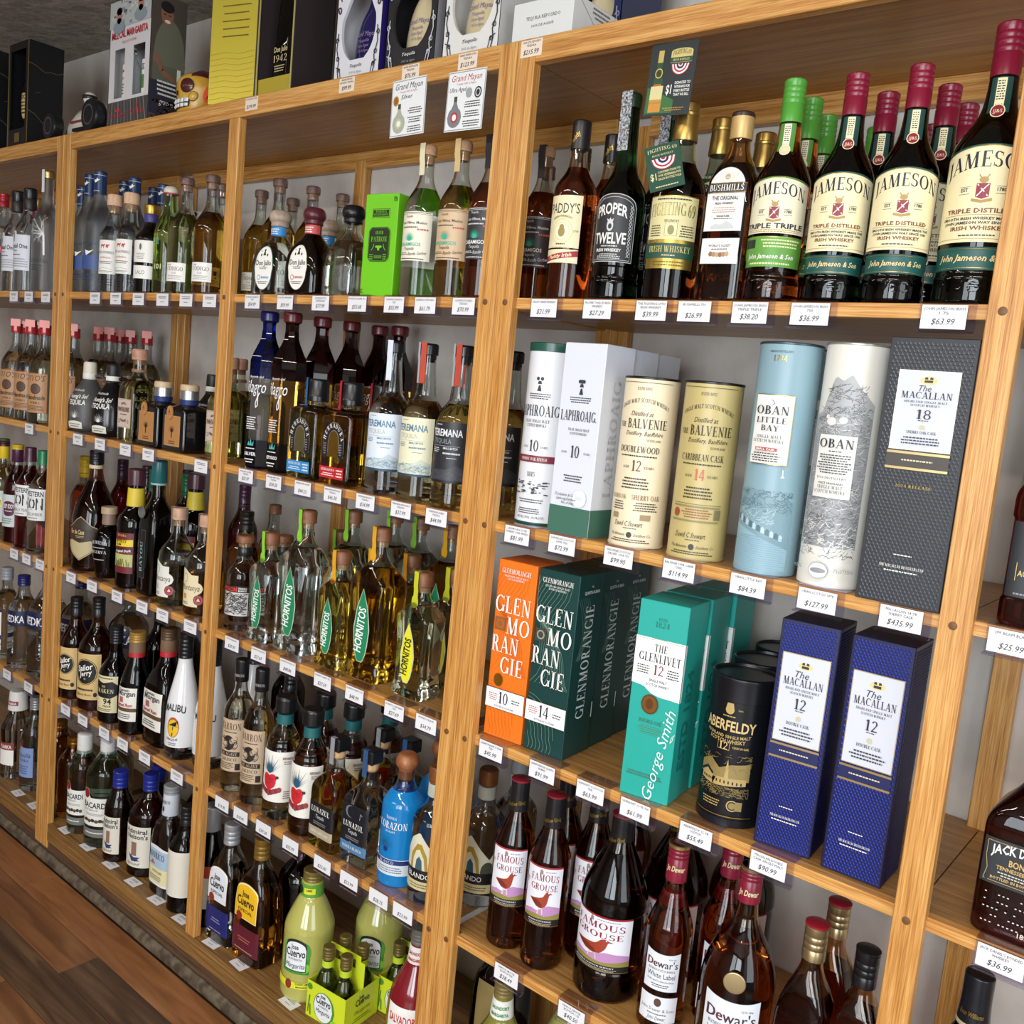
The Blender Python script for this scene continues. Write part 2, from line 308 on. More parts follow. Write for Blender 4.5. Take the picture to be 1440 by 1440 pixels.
def prnt(mb, surf, els):
    """flat print on a surface: paper, colour fields, lines and lettering; later elements lie above earlier ones"""
    cur = surf.curved; L = 0
    def strips(fn, u0, u1, m, l):
        n = max(1, math.ceil((u1-u0)/.0035)) if cur else 1
        if fn.__name__ != 'rect': n = max(n, 14)
        us = [u0+(u1-u0)*k/n for k in range(n+1)]; cols = [fn(u) for u in us]
        H = max(c[1]-c[0] for c in cols); nz = max(1, math.ceil(H/.0045)) if cur else 1
        if cur:
            za, zb = min(c[0] for c in cols), max(c[1] for c in cols); rs = [surf(0, za+(zb-za)*k/6)[1] for k in range(7)]
            if max(abs(rs[k]-(rs[0]+(rs[6]-rs[0])*k/6)) for k in range(7)) < 4e-5: nz = 1
        v = []; f = []
        for u, (a, b) in zip(us, cols):
            for j in range(nz+1): v.append(surf(u, a+(b-a)*j/nz, l))
        for i in range(n):
            for j in range(nz):
                a = i*(nz+1)+j; f.append((a, a+nz+1, a+nz+2, a+1))
        mb.add(v, f, m)
    for e in els:
        t = e[0]; L = min(L+(.22 if L < 2.5 else .07), 6)
        if t == 'r':
            _, u0, z0, u1, z1, m = e
            def rect(u): return (z0, z1)
            strips(rect, u0, u1, m, L)
        elif t == 'e':
            _, u, z, ru, rz, m = e[:6]
            def ell(x): q = rz*math.sqrt(max(0, 1-((x-u)/ru)**2)); return (z-q, z+q)
            strips(ell, u-ru, u+ru, m, L)
        elif t == 'arch':           # rectangle with a curved top
            _, u0, z0, u1, z1, rise, m = e
            def ar(x): q = (x-(u0+u1)/2)/((u1-u0)/2); return (z0, z1+rise*math.sqrt(max(0, 1-q*q)))
            strips(ar, u0, u1, m, L)
        elif t == 'bow':            # rectangle whose edges sag or rise like a wrapped label
            _, u0, z0, u1, z1, rise, m = e
            def bo(x): q = (x-(u0+u1)/2)/((u1-u0)/2); return (z0, z1+rise*(1-q*q))
            strips(bo, u0, u1, m, L)
        elif t == 'p':              # outline given as upper and lower edges
            _, lo, hi, m = e
            def itp(P, x):
                for a, b in zip(P, P[1:]):
                    if a[0] <= x <= b[0]: return a[1]+(b[1]-a[1])*(x-a[0])/max(1e-9, b[0]-a[0])
                return P[-1][1]
            def pol(x): return (itp(lo, x), itp(hi, x))
            strips(pol, lo[0][0], lo[-1][0], m, L)
        elif t == 'l':
            _, P, w, m = e; v = []; f = []
            for (a, b), (c, d) in zip(P, P[1:]):
                q = math.hypot(c-a, d-b) or 1e-6; nx, nz = -(d-b)/q*w/2, (c-a)/q*w/2; o = len(v)
                k = max(1, math.ceil(abs(c-a)/.008)) if cur else 1
                for j in range(k+1):
                    x, z = a+(c-a)*j/k, b+(d-b)*j/k; v += [surf(x-nx, z-nz, L), surf(x+nx, z+nz, L)]
                for j in range(k): f.append((o+2*j, o+2*j+2, o+2*j+3, o+2*j+1))
            mb.add(v, f, m)
        elif t == 'ml':             # many short pen strokes in one layer
            v = []; f = []; w = e[2]
            for P in e[1]:
                for (a, b), (c, d) in zip(P, P[1:]):
                    q = math.hypot(c-a, d-b) or 1e-6; nx, nz = -(d-b)/q*w/2, (c-a)/q*w/2; o = len(v)
                    v += [surf(a-nx, b-nz, L+.4), surf(a+nx, b+nz, L+.4), surf(c+nx, d+nz, L+.4), surf(c-nx, d-nz, L+.4)]; f.append((o, o+3, o+2, o+1))
            mb.add(v, f, e[3])
        elif t == 'q':              # loose quads / triangles
            v = []; f = []
            for q in e[1]:
                lo, hi = min(p[0] for p in q), max(p[0] for p in q); n = max(1, math.ceil((hi-lo)/.004)) if cur else 1
                for k in range(n):
                    w = q
                    for s, c in ((1, lo+(hi-lo)*k/n), (-1, lo+(hi-lo)*(k+1)/n)):
                        o = []
                        for p, r in zip(w, list(w[1:])+[w[0]]):
                            d0, d1 = s*(p[0]-c), s*(r[0]-c)
                            if d0 >= 0: o.append(p)
                            if d0*d1 < 0: t_ = d0/(d0-d1); o.append((p[0]+(r[0]-p[0])*t_, p[1]+(r[1]-p[1])*t_))
                        w = o
                        if len(w) < 3: break
                    if len(w) > 2: i = len(v); v += [surf(x, z, L) for x, z in w]; f.append(tuple(range(i, i+len(w))))
            mb.add(v, f, e[2])
        elif t == 'f':              # print too small to read, as rows of tiny marks
            _, u0, z0, u1, z1, n, m = e; rr = random.Random(int((u0+z1)*1e5)+n); v = []; f = []
            for k in range(n):
                z = z1-(z1-z0)*(k+.5)/n; h = (z1-z0)/n*.22; w = (u1-u0)*rr.uniform(.7, 1)/2; x = (u0+u1)/2-w; xe = (u0+u1)/2+w
                while x < xe:
                    d = rr.uniform(.0015, .004); o = len(v); x2 = min(x+d, xe)
                    v += [surf(x, z-h, L), surf(x2, z-h, L), surf(x2, z+h, L), surf(x, z+h, L)]; f.append((o, o+1, o+2, o+3)); x += d+.0009
            mb.add(v, f, m)
        elif t == 't':
            _, s, u, z, h, m = e[:6]; o = e[6] if len(e) > 6 else {}
            v, f, w = text2d(s, o.get('f', 'n')); k = h
            sx = o['w']/w if 'w' in o else k
            rot = radians(o.get('rot', 0)); A = o.get('arc', 0); al = o.get('al', 'c')
            off = {'c': -w/2, 'l': 0, 'r': -w}[al]; out = []
            for a, b in v:
                x, y = (a+off)*sx, b*k
                if A: y += A*(1-(x/(w*sx/2))**2)
                if o.get('dome'): y = y*(1+o['dome']*(1-(x/(w*sx/2))**2))
                if rot: x, y = x*cos(rot)-y*sin(rot), x*sin(rot)+y*cos(rot)
                out.append(surf(u+x, z+y, L+.5))
            mb.add(out, f, m)
def label_mesh(name, surf, els):
    mb = MB(); prnt(mb, surf, els); return mb.mesh(name, .7)
# ------------------------------------------------------------------ the room
ST = [.110, .492, .8767, 1.2635, 1.6432, 2.056]          # shelf tops from the bottom shelf up to the top board
WALLY = .385
def struct(name, mb, parent=None, smooth=.6):
    o = obj(name, mb.mesh(name, smooth), parent)
    if not parent: o['kind'] = 'structure'
    return o
wallm = noisy('wall_plaster', 'c2bab2', 'd2cbc3', 9, .8, .35, .006)
ceilm = noisy('ceiling_plaster', '8f8780', 'aaa29a', 26, .85, .7, .012, 6)
RX0, RX1, RY0 = -4.6, 3.5, -4.05
m = MB(); m.box((RX0, WALLY, 0), (RX1, WALLY+.1, 2.48), wallm); struct('wall_back', m)
m = MB(); m.box((RX0-.1, RY0, 0), (RX0, WALLY, 2.48), wallm); struct('wall_left', m)
m = MB()
for a, b in (((RX1, -.7, 0), (RX1+.1, WALLY, 2.48)), ((RX1, RY0, 0), (RX1+.1, -2.7, 2.48)), ((RX1, -2.7, 2.35), (RX1+.1, -.7, 2.48))): m.box(a, b, wallm)
struct('wall_right', m)
m = MB()
for a, b in (((RX0, -4.15, 0), (.0, RY0, 2.48)), ((.0, -4.15, 0), (2.7, RY0, .5)), ((.0, -4.15, 2.35), (2.7, RY0, 2.48)), ((1.1, -4.15, .5), (1.25, RY0, 2.35)), ((2.7, -4.15, 0), (RX1, RY0, 2.48))): m.box(a, b, wallm)
struct('wall_front', m)
m = MB(); m.box((RX0, -4.15, 2.48), (RX1, WALLY+.1, 2.56), ceilm); struct('ceiling', m)
# laminate floor, plank by plank where the photograph shows it
fl = MB(); fl.box((RX0, -4.15, -.05), (RX1, WALLY, -.012), noisy('floor_base', '3b2a1f', '5a4230', 6, .5, .05)); floor = struct('floor', fl)
PL, PW = .92, .098
pm = MB(); pm.box((0.0006, .0006, -.0115), (PL-.0006, PW-.0006, 0), plank_mat(), .0008); plank_me = pm.mesh('plank')
for r in range(16):
    y0 = -.016-(r+1)*PW; off = (r*.47) % 1.0*PL
    for c in range(6):
        x0 = -4.2+off+c*PL
        if x0 > .6: continue
        o = obj('plank', plank_me, floor, (x0, y0, 0))
rest = MB(); rest.box((RX0, -4.05, -.0115), (RX1, -.016-16*PW, -.001), plank_mat()); rest.box((1.9, -.016-16*PW, -.0115), (RX1, -.016, -.001), plank_mat())
o = obj('distant_planking', rest.mesh('distant_planking'), floor); o['kind'] = 'stuff'
# window frames in the front wall
wf = flat('d8d8d4', .4)
for k, (x0, x1) in enumerate(((.02, 1.08), (1.27, 2.68))):
    m = MB()
    for a, b in (((x0, -4.1, .52), (x1, -4.0, .57)), ((x0, -4.1, 2.28), (x1, -4.0, 2.33)), ((x0, -4.1, .57), (x0+.05, -4.0, 2.28)), ((x1-.05, -4.1, .57), (x1, -4.0, 2.28)), (((x0+x1)/2-.02, -4.09, .57), ((x0+x1)/2+.02, -4.01, 2.28))): m.box(a, b, wf)
    struct('window_%d' % (k+1), m)
def DIMOAK(): return oak('oak_worn_bottom_shelf', 0, [(.36, '5c4022'), (.5, '7d5a32'), (.64, '9a7442')], .8)  # dirtier, darker oak; weak light near the floor is mixed into its colour
# ------------------------------------------------------------------ shelving units
TH = .0185
PEG = lathe([(.0052, 0), (.0052, .0012, .0004), (.0001, .0016)], flat('6b4524', .5), 14).mesh('peg')
def unit(label, x0, x1, mid, has_top_tag=None):
    """face-framed oak unit from the seam x0 to the seam x1 with a middle stile"""
    u = empty('shelving_unit', (0, 0, 0)); tag(u, label, 'shelving')
    w = .0381
    def part(n, a, b, m, bev=.0012):
        mb = MB(); c = [(p+q)/2 for p, q in zip(a, b)]
        mb.box([p-q for p, q in zip(a, c)], [p-q for p, q in zip(b, c)], m, bev); return obj(n, mb.mesh(n), u, c)
    stiles = [(x0+.0004, x0+w), (x1-w, x1-.0004), (mid-w/2, mid+w/2)]
    for k, (a, b) in enumerate(stiles):
        ztop = ST[5] if k < 2 else ST[5]-.0392
        z0 = .035 if k < 2 else ST[0]+.0005
        s = part('stile', (a, 0, z0), (b, .019, ztop), OAKV())
        for z in ST[1:5]:
            p = obj('peg', PEG, s, ((a+b)/2-s.location[0]+(.004 if k == 0 else -.002), -s.location[1], z-.0092-s.location[2])); p.rotation_euler = (pi/2, 0, 0)
        part('back_stile', (a, WALLY-.024, ST[0]), (b, WALLY-.003, ST[5]-.04), OAKV())
    part('top_rail', (x0+w+.0002, 0, ST[5]-.0389), (x1-w-.0002, .019, ST[5]), OAKH())
    part('back_rail', (x0+w, WALLY-.0235, ST[5]-.06), (x1-w, WALLY-.0035, ST[5]-.0195), OAKH())
    part('top_board', (x0+.001, .0192, ST[5]-.0193), (x1-.001, WALLY-.003, ST[5]-.0005), UNDERM(), 0)
    part('bottom_rail', (x0+w+.0002, 0, ST[0]-.052), (x1-w-.0002, .019, ST[0]), DIMOAK())
    part('base_board', (x0, .004, .024), (x1, .018, ST[0]-.053), oak('dark_base_board', 0, [(.36, '3d2c1f'), (.5, '503b2a'), (.64, '655040')]), .001)
    q = MB(); q.rings([[(x, y, z) for y, z in ((-.011, 0), (-.011, .008), (-.007, .018), (.001, .024), (.004, .024), (.004, 0))] for x in (x0, x1)], noisy('worn_moulding', '43382c', '6d6252', 40, .5, .2, .002)); obj('shoe_moulding', q.mesh('shoe_moulding'), u)
    for (a, b) in ((x0+.0382, mid-.001), (mid+.001, x1-.0382)):
        for k, z in enumerate(ST[:5]):
            e0 = .0125 if k else .0195
            a2 = a-.022 if a < mid else a; b2 = b+.022 if b > mid else b
            part('shelf_lip', (a2+(.0205 if a < mid else .0), e0, z-TH), (b2-(.0205 if b > mid else 0), e0+.016, z), OAKH(), .0008) if k else None
            part('shelf', (a2, e0+(.0162 if k else 0), z-TH), (b2, WALLY-.004, z-.0002), SHELFM() if k else DIMOAK(), 0)
    return u
unit('oak shelving unit at the left edge beyond the double post', -3.183, -1.583, -2.383)
unit('oak shelving unit in the middle holding clear and amber bottles', -1.583, 0, -.794)
unit('oak shelving unit on the right holding boxed whisky', 0, 1.583, .79)
# ------------------------------------------------------------------ kinds of bottles and boxes
K = {}; PROTO = {}
def kind(key, name, cat, parts, grp=None): K[key] = dict(name=name, cat=cat, parts=parts, grp=grp)
def dup(o, parent=None):
    c = o.copy(); COL.objects.link(c)
    if parent: c.parent = parent
    for ch in list(o.children): dup(ch, c)
    return c
TURN = dict(jam=15, jamL=12, jtr=15, groL=6, dewL=14, pad=13, prop=15, dj1=10, dj2=10, lat=8, bal1=19, bal2=21, obl=5, obn=5, aber=5, tito=30, milb=8, milr=8, mal=30, bac=24, bacL=24, jugg=30, jugk=30, mon1=16, mon2=16, kahl=20)
for k_ in 'f69 f69b cas1 cas2 cas3 dosh lalo goose belv ket ketr redv gro dew espo rum jar myers wsp wsc dee1 dee2 bar hea1 hea2 cor sai saiL krak cap sve sveL adm admL azt azt2 mar salr salg facet pinkw ter1 ter2 ter3 cod1 cod2 redl carb'.split(): TURN[k_] = 22
def P(key, x, y, s, label, rz=0, grp=None, z=None):
    if not rz and key in TURN: rz = TURN[key]+(int(abs(x)*1e4+y*1e3) % 9)-4
    k = K[key]; loc = (x, y, (ST[s] if z is None else z)+.0004)
    if key in PROTO:
        r = dup(PROTO[key]); r.location = loc; r.rotation_euler = (0, 0, radians(rz))
    else:
        r = empty(k['name'], loc, radians(rz))
        for p in k['parts']():
            nm, me, lab, kids = (list(p)+[None, None])[:4] if len(p) < 4 else p
            if isinstance(me, MB): me = me.mesh(nm)
            o = obj(nm, me, r, None, lab)
            for kn, km in (kids or []): obj(kn, km.mesh(kn) if isinstance(km, MB) else km, o)
        PROTO[key] = r
    tag(r, label, k['cat'], grp or k['grp'])
    return r
BLK, WHT, CRM = paper('17161a'), paper('eceae4'), paper('efe3b6')
GOLD = foil('b59a52'); SILV = foil('b9bcc0')
def round_(R, H, hs, rn, ht, hn=None, fs=.02, fb=.006, neck=None):
    """round bottle: radius, height, shoulder start, neck radius, where the shoulder ends"""
    return Shape([(.001, .002), (R-.003, 0), (R, .003, .003), (R, hs, fs*.35), (rn+(R-rn)*.76, hs+(ht-hs)*.36, fs*.5), (rn*1.14, ht, fs*.5), (neck or rn, min(H-.01, ht+.03), .02), (neck or rn, H-.004)], rn=rn*1.3)
def sq_(R, ratio, H, hs, rn, ht, n=7, fs=.014):
    return Shape([(.001, .002), (R-.004, 0), (R, .004, .004), (R, hs, fs), (rn*1.15, ht, .008), (rn, ht+.012, .008), (rn, H-.004)], ratio, n, rn*1.3)
def screw(r, z0, z1, m, ridges=3, top=.4):
    pts = [(r-.001, z0), (r, z0+.001)]
    for k in range(ridges):
        zz = z0+(z1-z0)*(top+(1-top)*k/(ridges+.6)); pts += [(r, zz), (r-.0007, zz+.0012), (r-.0007, zz+.0024), (r, zz+.0036)]
    pts += [(r, z1-.002), (r-.002, z1)]; return lathe(pts, m)
def capsule(r0, r1, z0, z1, m): return lathe([(r0, z0), (r0+.0004, z0+.0005), (r1, z0+(z1-z0)*.45, .01), (r1, z1-.0015, .0012), (r1-.002, z1)], m)
def cork(r, z0, z1, m, mc=None, rc=None, zc=.014):
    mb = lathe([(r-.001, z0), (r, z0+.001), (r, z1-.003, .002), (r-.003, z1)], m)
    if mc:
        q = lathe([(rc, z0-zc), (rc, z0)], mc); mb.add(q.v, q.f, mc)
    return mb
def jit(a, b): return a
def strip(m, r, z0, zt, w=.012, side=-1, r0=None, over=.55):
    """paper seal running up the neck, over the stopper's edge and onto its top"""
    r0 = r0 or r*.8; zc = zt-.03; mb = MB(); pts = [(r0+.0008, z0), (r0+.0008, zc-.006), (r+.0009, zc+.004), (r+.0009, zt+.0006), (r*over, zt+.0008)]
    for k, e in ((0, .0), (1, .0005)):
        v = []
        for a, b in pts: v += [(side*(a+e), -w/2, b+(e if b > zt else 0)), (side*(a+e), w/2, b+(e if b > zt else 0))]
        mb.add(v, [(2*i, 2*i+2, 2*i+3, 2*i+1) for i in range(len(pts)-1)], m)
    return mb
def rotz(mb, deg):
    c, q = cos(radians(deg)), sin(radians(deg)); mb.v = [(x*c-y*q, x*q+y*c, z) for x, y, z in mb.v]; return mb
def shift(mb, dx=0, dy=0, dz=0): mb.v = [(x+dx, y+dy, z+dz) for x, y, z in mb.v]; return mb
CORKM = noisy('cork_wood', 'b98f66', 'd2ab80', 160, .7, .2, .001)
WOODCAP = noisy('brown_wood_stopper', '6d4228', '8a5a3a', 60, .45, .1, .001)
def L(name, surf, els, label=None): return (name, label_mesh(name, surf, els), label)

# ---- dark green whiskey with the cream label, in three sizes and one green-capped kind
def jameson(R, H, li, gl, capc, triple=False, q=1.0):
    def f():
        hs, ht = .168*q, .203*q
        sh = Shape([(.001, .003), (R-.004, 0), (R, .004, .004), (R, .03*q, .003), (R-.0015, .034*q, .002), (R-.0015, hs*.34, .002), (R, hs*.36, .002), (R, hs, .008), (R*.8, .186*q, .016), (.0175*q, ht+.006*q, .02), (.0145*q, .245*q, .02), (.014*q, H-.004)], rn=.02)
        S = sh.surf(); SN = sh.surf(.0004)
        ink = paper('1d1f33'); red = paper('8c2338'); gr = paper('14504a'); gold = paper('b08d4e')
        lc = paper('e9e2c4') if triple else CRM; w = R*1.28
        top = .160*q; bot = (.092 if triple else .066)*q
        E = [('bow', -w, bot, w, top, .008*q, paper('3f7d3a') if triple else gr), ('bow', -w, bot, w, top-.0016*q, .008*q, GOLD), ('bow', -w, bot, w, top-.0026*q, .008*q, lc),
             ('t', 'JAMESON', 0, .134*q, .0165*q, ink, {'f': 's', 'w': w*1.72, 'arc': .010*q}),
             ('l', [(-.024*q, .124*q), (-.013*q, .124*q)], .0005, ink), ('t', 'EST', -.0185*q, .119*q, .0036*q, ink, {'f': 'b'}), ('l', [(-.024*q, .1165*q), (-.013*q, .1165*q)], .0005, ink),
             ('l', [(.013*q, .124*q), (.024*q, .124*q)], .0005, ink), ('t', '1780', .0185*q, .119*q, .0036*q, ink, {'f': 'b'}), ('l', [(.013*q, .1165*q), (.024*q, .1165*q)], .0005, ink),
             ('q', [[(-.0065*q, .127*q), (-.0065*q, .113*q), (0, .1105*q), (.0065*q, .113*q), (.0065*q, .127*q)]], red),
             ('l', [(-.0055*q, .126*q), (.0055*q, .1135*q)], .0012*q, WHT), ('l', [(.0055*q, .126*q), (-.0055*q, .1135*q)], .0012*q, WHT),
             ('e', 0, .1305*q, .0045*q, .0032*q, gold), ('l', [(-.003*q, .133*q), (-.005*q, .136*q)], .0014, gold), ('l', [(.003*q, .133*q), (.005*q, .136*q)], .0014, gold),
             ('p', [(-.010*q, .1085*q), (0, .1065*q), (.010*q, .1085*q)], [(-.010*q, .1115*q), (0, .1095*q), (.010*q, .1115*q)], gold)]
        if triple:
            E += [('t', 'TRIPLE TRIPLE', 0, .0985*q, .0068*q, ink, {'f': 'b', 'w': w*1.75}), ('f', -w*.85, .093*q, w*.85, .0975*q, 2, gold)]
            E2 = [('r', -w, .047*q, w, .088*q, paper('5e9a3c')), ('r', -w, .0865*q, w, .0872*q, GOLD), ('r', -w*.9, .072*q, -w*.45, .084*q, paper('20301c')), ('f', -w*.3, .072*q, w*.9, .085*q, 3, paper('e8e6b0')),
                  ('t', 'John Jameson & Son', 0, .058*q, .0062*q, WHT, {'f': 'bi', 'w': w*1.4}), ('f', -w*.8, .049*q, w*.8, .054*q, 1, paper('e8e6b0'))]
        else:
            E += [('t', 'TRIPLE DISTILLED', 0, .0965*q, .0046*q, paper('7a4430'), {'f': 'b', 'w': w*1.35}), ('l', [(-w*.75, .0945*q), (w*.75, .0945*q)], .0005, gold),
                  ('t', 'SMOOTH IRISH WHISKEY MADE THE', 0, .0893*q, .0028*q, ink, {'f': 'b', 'w': w*1.5}), ('t', 'JOHN JAMESON WAY SINCE 1780', 0, .0848*q, .0028*q, ink, {'f': 'b', 'w': w*1.4}),
                  ('t', 'IRISH WHISKEY', 0, .0785*q, .0042*q, paper('7a4430'), {'f': 'b', 'w': w*1.05}), ('f', -w*.4, .0715*q, w*.4, .0745*q, 1, ink), ('l', [(-w*.95, .0695*q), (w*.95, .0695*q)], .0005, gold)]
            E2 = [('r', -w, .037*q, w, .061*q, paper('17544f')), ('r', -w, .0388*q, w, .0394*q, GOLD), ('r', -w, .0588*q, w, .0594*q, GOLD), ('t', 'John Jameson & Son', 0, .0465*q, .0068*q, paper('e5c88c'), {'f': 'bi', 'w': w*1.45})]
        E3 = [('r', -.011*q, .205*q, .011*q, .244*q, paper('4f8a3a') if triple else paper('18403c')), ('r', -.0046*q, .207*q, .0046*q, .243*q, lc), ('f', -.004*q, .219*q, .004*q, .241*q, 8, ink),
              ('e', 0, .207*q, .0075*q, .0078*q, lc), ('e', 0, .207*q, .0064*q, .0067*q, paper('dcd2a8') if triple else red), ('t', 'JJ&S', 0, .2048*q, .0042*q, lc, {'f': 's', 'w': .009*q})]
        E4 = [('t', '1780', 0, .014*q, .013*q, gl, {'f': 'b', 'w': R*1.1})]
        cap = screw(.0152*q, .246*q, H, plast(capc), 4, .42)
        return [('glass_body', glassbody(sh, li, gl, .2*q, cav=False)), L('front_label', S, E), L('lower_label', S, E2, 'narrow green signature band'), L('neck_label', SN, E3), L('embossed_date', sh.surf(.0004), E4), ('screw_cap', cap)]
    return f
DG = glass('10170c'); kind('jam', 'whiskey_bottle', 'bottle', jameson(.0385, .301, DG, DG, '7d1430'))
kind('jamL', 'whiskey_bottle', 'bottle', jameson(.0475, .342, DG, DG, '7d1430', q=1.13))
kind('jtr', 'whiskey_bottle', 'bottle', jameson(.0385, .305, glass('8a3a12'), glass('a5561f'), '4f9a38', True))

def paddy():
    sh = round_(.036, .289, .178, .0135, .212, fs=.03); S = sh.surf(); ink = paper('1a1714'); red = paper('a01f2e')
    E = [('r', -.031, .082, .031, .165, paper('e6dcb4')), ('l', [(-.03, .0835), (.03, .0835)], .0006, GOLD), ('t', "PADDY'S", 0, .137, .0155, ink, {'f': 's', 'w': .054}), ('e', 0, .108, .019, .02, paper('d6c48c')), ('e', 0, .108, .0178, .0188, paper('e6dcb4')), ('e', 0, .108, .0135, .0142, paper('cdb678')), ('e', 0, .108, .0128, .0135, paper('efe6c4')), ('e', .0, .107, .0062, .0078, paper('9c8448')), ('e', 0, .1145, .0042, .0046, paper('9c8448')),
         ('t', 'IRISH WHISKEY', 0, .1265, .0034, paper('9c8448'), {'f': 'b', 'w': .034, 'arc': .004}), ('f', -.01, .086, .01, .0895, 1, ink), ('t', '1779', .024, .107, .003, ink)]
    E2 = [('r', -.031, .058, .031, .0795, paper('e6dcb4')), ('p', [(-.031, .0595), (.031, .069)], [(-.031, .0685), (.031, .0785)], red), ('t', 'Paddy Irish', 0, .0665, .0055, paper('e6dcb4'), {'f': 'bi', 'w': .042, 'rot': 8})]
    return [('glass_body', glassbody(sh, glass('b4521a'), glass('e8dccc'), .214)), L('front_label', S, E), L('lower_label', S, E2), ('capsule', capsule(.0155, .0155, .243, .289, plast('1b1a1e'))), L('capsule_signature', Shape([(.0157, 0), (.0157, .4)]).surf(.0006), [('t', 'Paddy', 0, .258, .007, GOLD, {'f': 'bi', 'rot': 50, 'w': .024})])]
kind('pad', 'whiskey_bottle', 'bottle', paddy)
def proper():
    sh = Shape([(.001, .003), (.035, 0), (.0385, .004, .004), (.0385, .03, .003), (.037, .034, .003), (.037, .05, .003), (.0385, .054, .003), (.0385, .165, .01), (.031, .182, .014), (.0175, .203, .02), (.0135, .27, .04), (.0135, .316)], rn=.02); S = sh.surf(); w = .0375; li = paper('c9c9c9'); bk = paper('26272b')
    E = [('arch', -w, .058, w, .142, .02, li), ('arch', -w+.001, .059, w-.001, .141, .02, bk), ('arch', -w+.004, .061, w-.004, .139, .018, li), ('arch', -w+.0046, .0616, w-.0046, .1384, .018, bk), ('t', 'PROPER', -.003, .125, .0165, WHT, {'f': 'b', 'w': .052, 'arc': .006}), ('t', 'TWELVE', -.003, .086, .0165, WHT, {'f': 'b', 'w': .054}),
         ('e', -.003, .113, .0055, .0085, li), ('e', -.003, .112, .003, .004, bk), ('q', [[(-.0075, .1195), (.0015, .1195), (.0025, .124), (-.001, .1215), (-.003, .125), (-.005, .1215), (-.0085, .124)]], li), ('f', -.02, .08, .016, .084, 1, li), ('t', 'IRISH WHISKEY', -.003, .0735, .0046, WHT, {'f': 'b', 'w': .042}), ('f', -.022, .062, .018, .071, 3, li)]
    for k in range(14):
        z = .066+k*.0056; E += [('l', [(w-.011, z), (w-.0065, z+.0056)], .0009, li), ('l', [(w-.0065, z), (w-.011, z+.0056)], .0009, li)]
    tape = strip(noisy('foil_seal_tape', '1d1d20', 'c9ccd2', 300, .3, .2), .0148, .232, .3205, .02, -1, .0148); rotz(tape, 72)
    g = glass('124a1c'); d = glass('0c1a0c')
    return [('glass_body', glassbody(sh, d, g, .197, cav=False)), L('front_label', S, E), ('stopper', lathe([(.013, .298), (.0145, .2985), (.0145, .318, .002), (.012, .3205)], plast('15301a'))), ('seal_strip', tape)]
kind('prop', 'whiskey_bottle', 'bottle', proper)
